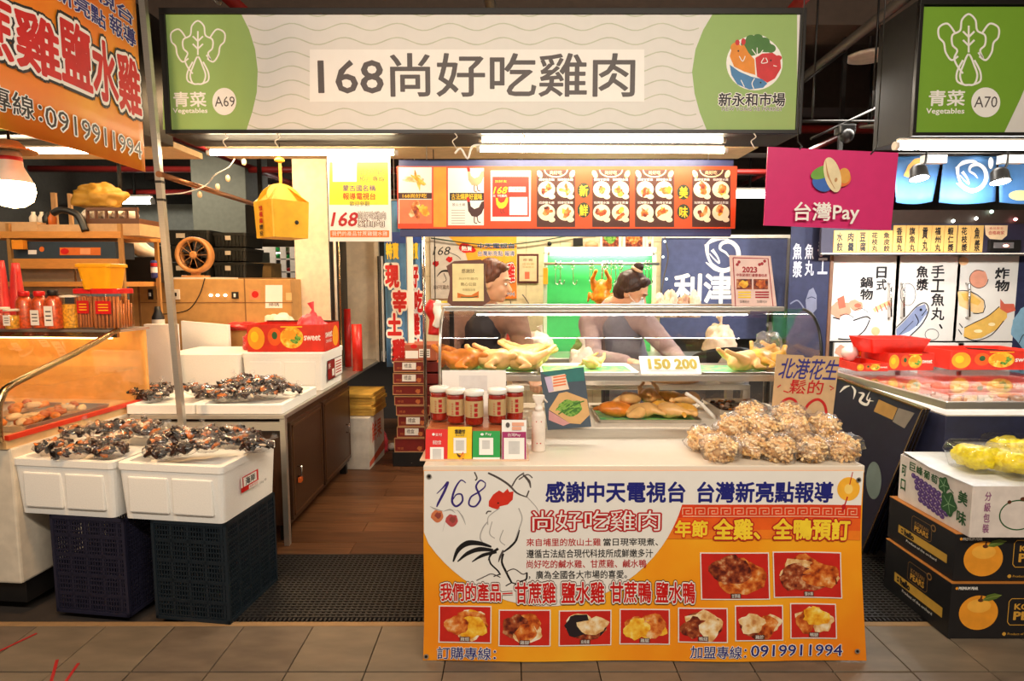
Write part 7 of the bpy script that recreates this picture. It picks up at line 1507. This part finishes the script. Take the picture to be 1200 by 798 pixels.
for i, (x, y, l) in enumerate(((1077, 207, 'left spotlight before the blue curtains'), (1172, 211, 'right spotlight before the blue curtains'))):
    Ys = 3.62; c = at(x, y, Ys); t = thing('spotlight', 'black round ' + l, 'lamp', c); sb = at(x + (20 if i == 0 else 15), 186, Ys)
    Mx = Matrix.Rotation(radians(-14), 4, 'X')
    MB().m(blackmetal).lathe([(.03, .07), (.045, .05), (.05, .0), (.056, -.012)], 24, M=Mx).build('lamp_head', t); MB().m(lamp_mat('spot_glow', (1, .98, .95), 30)).lathe([(.05, -.008), (.048, -.014), (.005, -.016)], 24, M=Mx).build('glowing_face', t)
    MB().m(blackmetal).tube([(.0, 0, .06), (.03, 0, .08), (.035, 0, .12)], .007, 8, 4).build('arm', t); MB().m(blackmetal).bar((.035, 0, .1), (.035, 0, 2.9-c.z), .006, n=6).build('stem', t)
    pan(x+8 if i == 0 else x+4, x+33 if i == 0 else x+30, 181, 191, Ys, .05, offwhite, 'gear_box', t)
    area('spot_light', (c.x, Ys+.02, c.z-.05), (.08, .08), 9, (.9, .95, 1), (radians(30), 0, 0))
struct(MB().m(rgb('beam_brown', 60, 46, 38)).box(at(1040, 180, 3.7).x, at(1330, 180, 3.7).x, 3.66, 3.78, 2.55, 2.9).build('trim_2'))
# low glass case with navy front
LX0, LX1, LY0, LY1, LZ = 2.05, 3.4, 2.78, 4.05, .95
lc = thing('low_display_case', 'low glass topped display case with dark navy front at the right', 'display case', ((LX0+LX1)/2, (LY0+LY1)/2, 0))
MB().m(navy).box(LX0+.02, LX1, LY0+.02, LY1, .0, .86, .004).build('body', lc, True)
MB().m(steel).box(LX0, LX1, LY0, LY0+.025, .90, .935, .002).build('front_rail', lc, True); MB().m(steel).box(LX0, LX0+.025, LY0+.025, LY1, .90, .935, .002).build('side_rail', lc, True); MB().m(steel).box(LX0+.025, LX1, LY1-.025, LY1, .90, .955, .002).build('back_rail', lc, True)
MB().m(rgb('case_inner_white', 214, 206, 196, rough=.4)).box(LX0+.025, LX1, LY0+.025, LY1-.025, .862, .868).build('inner_deck', lc, True); MB().m(glassm).box(LX0+.026, LX1, LY0+.026, LY1-.026, .93, .936).build('glass_top', lc, True)
rr = random.Random(6)
for k in range(10):
    x, y = 2.3 + .2*(k % 5) + rr.uniform(-.03, .03), 3.1 + .4*(k//5) + rr.uniform(-.05, .05)
    t = thing('packed_food', 'pale food tray under the low glass top, %s from left, %s row' % (['first', 'second', 'third', 'fourth', 'fifth'][k % 5], 'front' if k < 5 else 'back'), 'food tray', (x, y, .869)); MB().m(pwhite).rloft([(.07, .11, 0), (.08, .12, .02), (.076, .116, .02), (.068, .108, .004)], .02).build('tray', t)
    mb = MB().m([sal, rgb('fish_paste', 226, 206, 180), rgb('paint_peach', 232, 180, 130)][k % 3])
    for q_ in range(6): mb.ell((-.035 + .035*(q_ % 3), -.05 + .09*(q_//3), .022), (.02, .035, .014), None, 8, .3, q_)
    tag(mb.build('food', t), kind='stuff')
# red cartons on the case
def px_carton(x0, x1, y0, y1, Y, lab, d=.3, z=.956):
    a, b = at(x0, y0, Y), at(x1, y1, Y); return fruit_carton(lab, (a.x, Y, z), 0, b.x-a.x, d, a.z-z)
px_carton(1042, 1094, 414, 437, 3.96-.3, 'red fruit carton right of the stacked tray on the low case', .3); px_carton(1004, 1041, 426, 440, 3.62, 'small dark ended red carton at the left corner of the low case', .3)
t = px_carton(1006, 1050, 410, 430, 3.96, 'red fruit carton behind the small dark ended one', .06, 1.0); px_carton(1115, 1215, 411, 438, 3.68, 'open red fruit carton at the right on the low case')
tag(MB().m(rgb('carton_inside', 70, 44, 32)).slab([at(1130, 407, 3.75), at(1230, 413, 3.75), at(1230, 417, 3.75), at(1135, 409, 3.75)], (0, -1, 0), .01).build('carton_flap'), 'dark bent flap above the open red carton', 'flap')
a, b = at(1020, 397, 3.7), at(1090, 414.5, 3.7); t = thing('red_tray', 'bright red plastic tray on top of the red cartons', 'tray', ((a.x+b.x)/2, 3.82, b.z+.001)); hx = (b.x-a.x)/2
MB().m(rgb('tray_red', 226, 40, 24, rough=.35)).rloft([(hx-.03, .10, 0), (hx, .13, a.z-b.z-.002), (hx-.008, .122, a.z-b.z-.002), (hx-.036, .094, .006)], .012).build('tray', t)
tag(MB().m(rgb('milk_grey', 206, 196, 190, rough=.4)).ell(at(996, 414, 3.9), (.05, .05, .05), None, 14, .3).build('plastic_bag'), 'small translucent plastic bag left of the red cartons on the low case', 'bag')
# leaning dark boards
for i, (dx, lab) in enumerate(((0, 'front dark navy banner board with white brush marks leaning on the low case'), (.035, 'second dark board leaning behind the front one'), (.07, 'third dark board leaning closest to the low case'))):
    q0, q3, q2 = Vector((1.93+dx, 3.17, 0)), Vector((2.0+dx*.4, 2.86, .885)), Vector((2.0+dx*.4, 3.66, .914)); q = [q0, q0 + q2 - q3, q2, q3]
    t = thing('leaning_board', lab, 'board', q[0]); n_ = (q[1]-q[0]).cross(q[3]-q[0]).normalized(); n_ = n_ if n_.x < 0 else -n_
    MB().m(rgb('board_dark', 34, 34, 52, rough=.4)).slab(q, n_, .01).build('board', t, True); MB().m(brass).bar(q[3] + n_*.004, q[2] + n_*.004, .008).build('top_edge', t, True); MB().m(brass).bar(q[0] + n_*.002, q[3] + n_*.002, .007).build('side_edge', t, True)
    if i == 0:
        V_ = (q[3]-q[0]).normalized(); U_ = V_.cross(n_); U_ = U_.normalized(); pr = Print(q[0] + n_*.001, U_, V_); lgb = rgb('brush_white', 220, 216, 212)
        for P, w_ in (([(984, 460), (990, 454), (996, 452)], 3), ([(998, 452), (1002, 458), (1000, 468)], 3), ([(1006, 460), (1012, 462), (1008, 470), (1016, 474), (1020, 466)], 3.2), ([(1020, 458), (1016, 468), (1024, 470)], 2)): pr.stroke(P, w_, lgb, 1, taper=True)
        pr.ellipse(1024, 563, 9, 22, rgb('disc_grey', 110, 124, 120), 1); pr.poly([(1030, 468), (1052, 478), (1046, 492), (1024, 482)], rgb('board_tan', 170, 130, 70), 1); pr.poly([(1053, 478), (1072, 484), (1060, 502), (1046, 494)], rgb('board_grey', 130, 120, 110), 1); pr.build('print', t)
# ================================================================ RIGHT FRONT: stacked cartons with fruit
KX, KY = 1.838, 2.385
cb = rgb('carton_black', 26, 25, 27, rough=.45); pear = rgb('pear_orange', 240, 156, 40, rough=.5); leafm = rgb('pear_leaf', 90, 112, 40); goldc = rgb('carton_gold', 214, 160, 60)
def pear_carton(lab, z0, z1, dx, dy, lowest):
    t = thing('fruit_carton', lab, 'carton', (KX+dx, KY+dy, z0), 0, 'black pear cartons')
    w_, d, h = .56, .44, z1-z0
    MB().m(cb).box(0, w_, 0, d, 0, h-.004, .003).build('carton_body', t); MB().m(rgb('carton_seam', 190, 120, 50)).box(-.001, w_, -.001, d, h-.0039, h-.001).build('lid_seam', t)
    pr = Print((KX+dx, KY+dy-.0005, z0), (1, 0, 0), (0, 0, 1), px=False)
    pr.ellipse(.12, h*.47, .082, .076, pear, 1, 36); pr.ellipse(.12, h*.47+.03, .05, .03, rgb('pear_light', 248, 180, 66), 1.6, 24); pr.ellipse(.125, h*.47+.055, .012, .008, inkbrown, 2); pr.stroke([(.122, h*.47+.05), (.128, h*.47+.075)], .007, inkbrown, 3, 1); pr.poly([(.132, h*.47+.055), (.15, h*.47+.078), (.18, h*.47+.086), (.212, h*.47+.078), (.19, h*.47+.062), (.16, h*.47+.052)], leafm, 3); pr.stroke([(.132, h*.47+.057), (.17, h*.47+.07), (.21, h*.47+.078)], .002, rgb('leaf_vein', 150, 160, 80), 4)
    pr.text('PREMIUM PEAR', .03, h-.03, .11, h-.018, pwhite, 1, .03); pr.ellipse(.022, h-.024, .006, .006, pear, 1); 
    fr = [(.245, .075), (.255, .062), (.46, .062), (.47, .075), (.47, .165), (.46, .178), (.255, .178), (.245, .165)]
    for k in range(8): pr.stroke([fr[k], fr[(k+1) % 8]], .003, goldc, 1, 1)
    pr.text('KOREAN', .27, .13, .44, .155, goldc, 1, .03); pr.text('PEARS', .27, .085, .44, .12, goldc, 1, .04); pr.ellipse(.235, .022, .008, .008, goldc, 1); pr.text('Product of Korea', .25, .017, .36, .027, goldc, 1)
    pr.build('front_print', t)
    pr = Print((KX+dx-.0005, KY+dy+d, z0), (0, -1, 0), (0, 0, 1), px=False)
    pr.rect(.08, h*.28, .40, h*.46, rgb('carton_gold_band', 206, 160, 62), 1); pr.rect(.10, h*.32, .115, h*.42, cb, 2); pr.ellipse(.1075, h*.37, .004, .005, goldc, 3); pr.text('hello', .125, h*.31, .19, h*.43, cb, 2, .06)
    fr = [(.17, h*.54), (.18, h*.50), (.29, h*.50), (.30, h*.54), (.30, h*.82), (.29, h*.86), (.18, h*.86), (.17, h*.82)]
    for k in range(8): pr.stroke([fr[k], fr[(k+1) % 8]], .002, rgb('carton_dullgold', 150, 110, 60), 1, 1)
    pr.text('KOREAN', .19, h*.68, .28, h*.76, MATS['carton_dullgold'], 1, .02); pr.text('PEARS', .19, h*.55, .28, h*.66, goldc, 1, .03); pr.ellipse(.31, h*.84, .016, .016, MATS['carton_dullgold'], 2); pr.ellipse(.31, h*.84, .010, .010, cb, 3)
    pr.text('Product of the orchard', .14, h*.18, .34, h*.235, pwhite, 1)
    pr.build('side_print', t); return t
pear_carton('lower black pear carton standing on the right slip mat', .002, .249, 0, 0, True); pear_carton('upper black pear carton directly under the white grape carton', .250, .458, .012, .012, False)
gx, gy, gz, gh = KX+.035, KY-.03, .459, .215
t = thing('grape_carton', 'white grape printed carton on top of the black pear cartons', 'carton', (gx, gy, gz)); gw_, gd = .56, .46
MB().m(rgb('carton_white', 226, 214, 204, rough=.6)).rloft([(gw_/2, gd/2, 0), (gw_/2, gd/2, gh), (gw_/2-.006, gd/2-.006, gh), (gw_/2-.006, gd/2-.006, .01)], .004, 1, c=(gw_/2, gd/2)).build('carton_body', t)
fr1 = MB().m(rgb('paper_white', 232, 234, 236, rough=.6)).slab([Vector((gw_*.98, .01, gh+.003)), Vector((gw_*.98, gd-.01, gh+.012)), Vector((.01, gd-.01, gh+.014)), Vector((-.012, .24, gh+.004)), Vector((.0, .0, gh+.001))], (0, 0, 1), .003).build('paper_sheet', t)
pr = Print((gx, gy-.0006, gz), (1, 0, 0), (0, 0, 1), px=False); vp = rgb('print_mauve', 150, 90, 130)
for k, ch in enumerate('分級包裝'): pr.text(ch, .05, .155-.045*k, .075, .192-.045*k, vp, 1, .02)
pr.stroke([(.19+.075*cos(q*pi/9), .095+.062*sin(q*pi/9)) for q in range(19)], .005, inkgreen, 1, 2); pr.ellipse(.205, .163, .012, .008, inkbrown, 2); pr.ellipse(.15, .15, .008, .008, inkbrown, 2); pr.build('front_print', t)
pr = Print((gx-.0006, gy+gd, gz), (0, -1, 0), (0, 0, 1), px=False)
for k, ch in enumerate('可口'): pr.text(ch, .02, .12-.07*k, .052, .17-.07*k, inkgreen, 1, .03)
for k, ch in enumerate('巨峰葡萄'): pr.text(ch, .075+.048*k, .162-.003*k, .115+.048*k, .20-.003*k, inkgreen, 1, .02)
for k, ch in enumerate('美味'): pr.text(ch, .385, .12-.085*k, .435, .175-.085*k, inkgreen, 1, .03)
rr = random.Random(2)
for k in range(34):
    r_, c_ = divmod(k, 7); x = .105 + .028*c_ + .008*(r_ % 2) + .014*r_; y = .142 - .024*r_ - .004*c_
    pr.ellipse(x, y, .0155, .0125, purple, 1 + .2*(k % 3), 14); pr.ellipse(x-.004, y+.003, .004, .0035, rgb('grape_light', 168, 140, 196), 2.2, 8)
for cx_, cy_, r_ in ((.335, .095, .05), (.30, .165, .035)):
    pr.poly([(cx_ + r_*(1 + .14*cos(5*q*pi/12))*cos(q*pi/12)*.9, cy_ + r_*(1 + .14*cos(5*q*pi/12))*sin(q*pi/12)) for q in range(24)], inkgreen, 3)
    for q in range(5): pr.stroke([(cx_, cy_), (cx_ + r_*.85*cos(q*2*pi/5)*.9, cy_ + r_*.85*sin(q*2*pi/5))], .003, rgb('leaf_pale', 150, 190, 140), 4, 1)
pr.stroke([(.25, .19), (.30, .175), (.36, .15)], .004, inkgreen, 3); pr.build('side_print', t)
# clamshells of yellow fruit
yf = rgb('fruit_yellow', 250, 222, 36, rough=.4, var=.12, scale=90, bump=.3)
for k, (x, y, sx, sy, lab) in enumerate(((gx+.16, gy+.20, .10, .085, 'clear plastic bowl of yellow fruit pieces at the left rear'), (gx+.30, gy+.12, .13, .095, 'larger clear plastic bowl of yellow fruit pieces in front'), (gx+.42, gy+.32, .11, .08, 'clear plastic bowl of yellow fruit pieces at the back right'))):
    t = thing('fruit_bowl', lab, 'fruit bowl', (x, y, gz+gh+.013))
    MB().m(acrylic).rloft([(sx*.85, sy*.85, 0), (sx, sy, .065), (sx*1.05, sy*1.05, .068), (sx*1.05, sy*1.05, .072), (sx*.97, sy*.97, .105), (sx*.88, sy*.88, .112)], .04, 5, cap1=True, smooth=True).build('clear_bowl', t)
    mb = MB().m(yf); rr = random.Random(k)
    for q in range(9): mb.ell((sx*.5*cos(q*.7)*(q > 0), sy*.5*sin(q*.7)*(q > 0), .045 + .014*rr.random()), (sx*.5, sy*.46, .042), Matrix.Rotation(rr.random()*3, 3, 'Z'), 12, .35, q+k)
    for q in range(26): mb.m(rgb('fruit_speck', 120, 96, 20)).ell((rr.uniform(-.55, .55)*sx, -sy*.78 + rr.random()*.01, .02+.03*rr.random()), (.002, .002, .002), None, 6)
    tag(mb.build('fruit_pieces', t), kind='stuff')

# ================================================================ PEOPLE
skin = rgb('skin', 222, 168, 132, rough=.5, sss=.1, var=.03); hairm = rgb('hair_dark', 58, 34, 24, rough=.45, stretch=(30, 4, 4), scale=6, var=.3); hairb = rgb('hair_brown', 96, 50, 28, rough=.45, stretch=(30, 4, 4), scale=6, var=.3)
def person(label, hip, neck, head, face, down, shoulders, elbows, hands, top, topm, hair, bun=False, mask=False, apron=None, grip=.6):
    """pose given by joints in scene metres; face = heading of the face in the ground plane, down = tilt of the head"""
    hip, neck, head = Vector(hip), Vector(neck), Vector(head)
    t = thing('person', label, 'person', (hip.x, hip.y, 0))
    R = Matrix.Rotation(face, 3, 'Z') @ Matrix.Rotation(down, 3, 'Y')      # head frame: +x out of the face, +z crown
    Hd = lambda v: head + R @ Vector(v)
    o_ = Vector((hip.x, hip.y, 0)); loc = lambda v: Vector(v) - o_
    P = [('e', loc(Hd((-.012, 0, .025))), (.098, .078, .105), R), ('e', loc(Hd((.02, 0, -.045))), (.07, .058, .07), R), ('e', loc(Hd((.062, 0, -.088))), (.026, .028, .022), R),
         ('c', loc(Hd((.082, 0, .012))), loc(Hd((.108, 0, -.028))), .010, .015), ('e', loc(Hd((.082, 0, -.058))), (.016, .024, .010), R), ('e', loc(Hd((.070, 0, .035))), (.022, .055, .014), R),
         ('c', loc(neck), loc(Hd((-.03, 0, -.06))), .056, .054)]
    for s_ in (-1, 1): P += [('e', loc(Hd((-.012, s_*.080, -.01))), (.020, .010, .032), R), ('e', loc(Hd((.055, s_*.036, -.03))), (.026, .022, .026), R)]
    chest = hip.lerp(neck, .68); P += [('e', loc(hip), (.15, .12, .12)), ('c', loc(hip), loc(chest), .12, .13), ('c', loc(chest), loc(neck), .12, .07)]
    cl = [('e', loc(hip + Vector((0, 0, -.02))), (.175, .15, .13)), ('c', loc(hip), loc(chest), .145, .155), ('c', loc(chest), loc(neck.lerp(chest, .12)), .145, .085)]
    pants = [('e', loc(hip + Vector((0, 0, -.04))), (.175, .145, .13))]; shoes = []
    for s_ in (0, 1):
        sh, el, ha = Vector(shoulders[s_]), Vector(elbows[s_]), Vector(hands[s_]); sd = -1 if s_ == 0 else 1
        P += [('c', loc(chest.lerp(neck, .6)), loc(sh), .07, .06), ('c', loc(sh), loc(el), .050, .040), ('c', loc(el), loc(ha), .040, .026)]
        cl += [('c', loc(chest.lerp(neck, .55)), loc(sh), .10, .082), ('c', loc(sh), loc(el), .076, .058), ('c', loc(el), loc(el.lerp(ha, .8)), .058, .044)]
        d = (ha - el).normalized(); side = d.cross(Vector((0, 0, 1))).normalized(); dn = side.cross(d).normalized()
        if dn.z > 0: dn = -dn
        pm = ha + d*.055; P += [('e', loc(ha + d*.045), (.05, .038, .018), Matrix((d, side, -dn)).transposed()), ('c', loc(ha), loc(pm), .024, .022)]
        for k, L in enumerate((.062, .072, .068, .054)):
            b0 = ha + d*.085 + side*(-.030 + .020*k); b1 = b0 + d*L*.55 + dn*L*.25*grip; b2 = b1 + d*L*.2 + dn*L*.6*grip
            P += [('c', loc(b0 - d*.015), loc(b1), .0095, .0088), ('c', loc(b1), loc(b2), .0088, .0078)]
        th0 = ha + d*.025 + side*(-.034*sd); th1 = th0 + d*.035 + side*(-.022*sd) + dn*.012; th2 = th1 + d*.03 + dn*.014; P += [('c', loc(th0), loc(th1), .013, .011), ('c', loc(th1), loc(th2), .011, .009)]
        hp = hip + Vector((.085*sd, 0, -.05)); kn = Vector((hip.x + .10*sd, hip.y - .03, .48)); an = Vector((hip.x + .11*sd, hip.y + .02, .09))
        P += [('c', loc(hp), loc(kn), .085, .058), ('c', loc(kn), loc(an), .058, .036), ('c', loc(an), loc(an + Vector((0, -.14, -.05))), .036, .03)]
        pants += [('c', loc(hp), loc(kn), .105, .078), ('c', loc(kn), loc(an), .078, .062)]; shoes += [('c', loc(an + Vector((0, .04, -.04))), loc(an + Vector((0, -.14, -.045))), .048, .040)]
    blob('body', t, skin, P, .0075, 3); blob('shirt', t, topm, cl, .012, 5, .012); blob('trousers', t, rgb('trousers_dark', 46, 46, 58, rough=.8), pants, .014, 4)
    for q in (shoes[:1], shoes[1:]): blob('shoe', t, black, q, .012, 3)
    h = [('e', loc(Hd((-.032, 0, .045))), (.105, .088, .098), R), ('e', loc(Hd((-.055, 0, -.005))), (.075, .082, .085), R), ('c', loc(Hd((.035, -.045, .098))), loc(Hd((.035, .045, .098))), .030, .030), ('c', loc(Hd((.02, -.074, .06))), loc(Hd((-.02, -.080, .0))), .018, .016), ('c', loc(Hd((.02, .074, .06))), loc(Hd((-.02, .080, .0))), .018, .016)]
    if bun: h += [('e', loc(Hd((-.05, 0, .165))), (.036, .036, .030), R), ('c', loc(Hd((-.045, 0, .12))), loc(Hd((-.05, 0, .165))), .03, .022)]
    blob('hair', t, hair, h, .008, 3, .008)
    if bun: 
        cm = MB().m(rgb('hair_clip', 232, 190, 150, rough=.3)); cm.tube([loc(Hd((-.05 + .032*cos(q*pi/6), .036*sin(q*pi/6), .142))) for q in range(13)], .011, 8); cm.build('hair_clip', t)
    for s_ in (-1, 1):
        MB().m(pwhite).ell(loc(Hd((.078, s_*.030, .006))), (.008, .013, .008), R, 12).build('eye', t); MB().m(inkblack).ell(loc(Hd((.084, s_*.030, .004))), (.004, .006, .006), R, 10).build('iris', t); MB().m(hair).tube([loc(Hd((.088, s_*.014, .032))), loc(Hd((.088, s_*.03, .037))), loc(Hd((.076, s_*.048, .032)))], .0028, 6, 3).build('eyebrow', t)
    MB().m(rgb('lips', 176, 88, 80)).ell(loc(Hd((.094, 0, -.058))), (.007, .02, .006), R, 12).build('lips', t)
    if mask:
        blob('face_mask', t, rgb('mask_pale', 206, 214, 216, rough=.6), [('e', loc(Hd((.060, 0, -.055))), (.062, .062, .050), R), ('c', loc(Hd((.075, 0, -.02))), loc(Hd((.095, 0, -.05))), .03, .028)], .006, 4)
        for s_ in (-1, 1): MB().m(pwhite).tube([loc(Hd((.06, s_*.058, -.035))), loc(Hd((.02, s_*.078, -.02))), loc(Hd((-.018, s_*.086, .005)))], .002, 5, 4).build('mask_strap', t)
    if apron:
        blob('apron', t, apron, [('c', loc(hip + Vector((0, -.045, -.25))), loc(hip + Vector((0, -.04, .0))), .15, .15), ('c', loc(hip + Vector((0, -.04, 0))), loc(chest + Vector((0, -.045, 0))), .145, .13)], .014, 4)
    return t
hc = at(741, 343, 3.88)
person('woman with dark hair in a bun and face mask, bending behind the case', (.80, 4.08, .93), (.66, 3.96, 1.335), (hc.x, 3.88, hc.z), radians(-25), radians(30), ((.52, 3.98, 1.22), (.86, 3.88, 1.24)), ((.52, 3.80, 1.02), (1.02, 3.78, 1.05)), ((.74, 3.60, 1.01), (1.02, 3.56, 1.02)), None, rgb('sweater_mauve', 160, 136, 134, rough=.85, bump=.3, scale=120), hairm, True, True, rgb('apron_grey', 120, 118, 130, rough=.8))
hc = at(579, 333, 3.62)
person('person with short brown hair seen in profile behind the award plaque', (-.22, 3.86, .95), (-.16, 3.72, 1.335), (hc.x, 3.62, hc.z+.01), radians(-12), radians(12), ((-.36, 3.74, 1.28), (.02, 3.66, 1.27)), ((-.38, 3.60, 1.04), (.10, 3.56, 1.03)), ((-.20, 3.46, .97), (.12, 3.44, .97)), None, rgb('shirt_brown', 134, 98, 80, rough=.8), hairb, False, False, rgb('apron_black', 40, 36, 40, rough=.7))
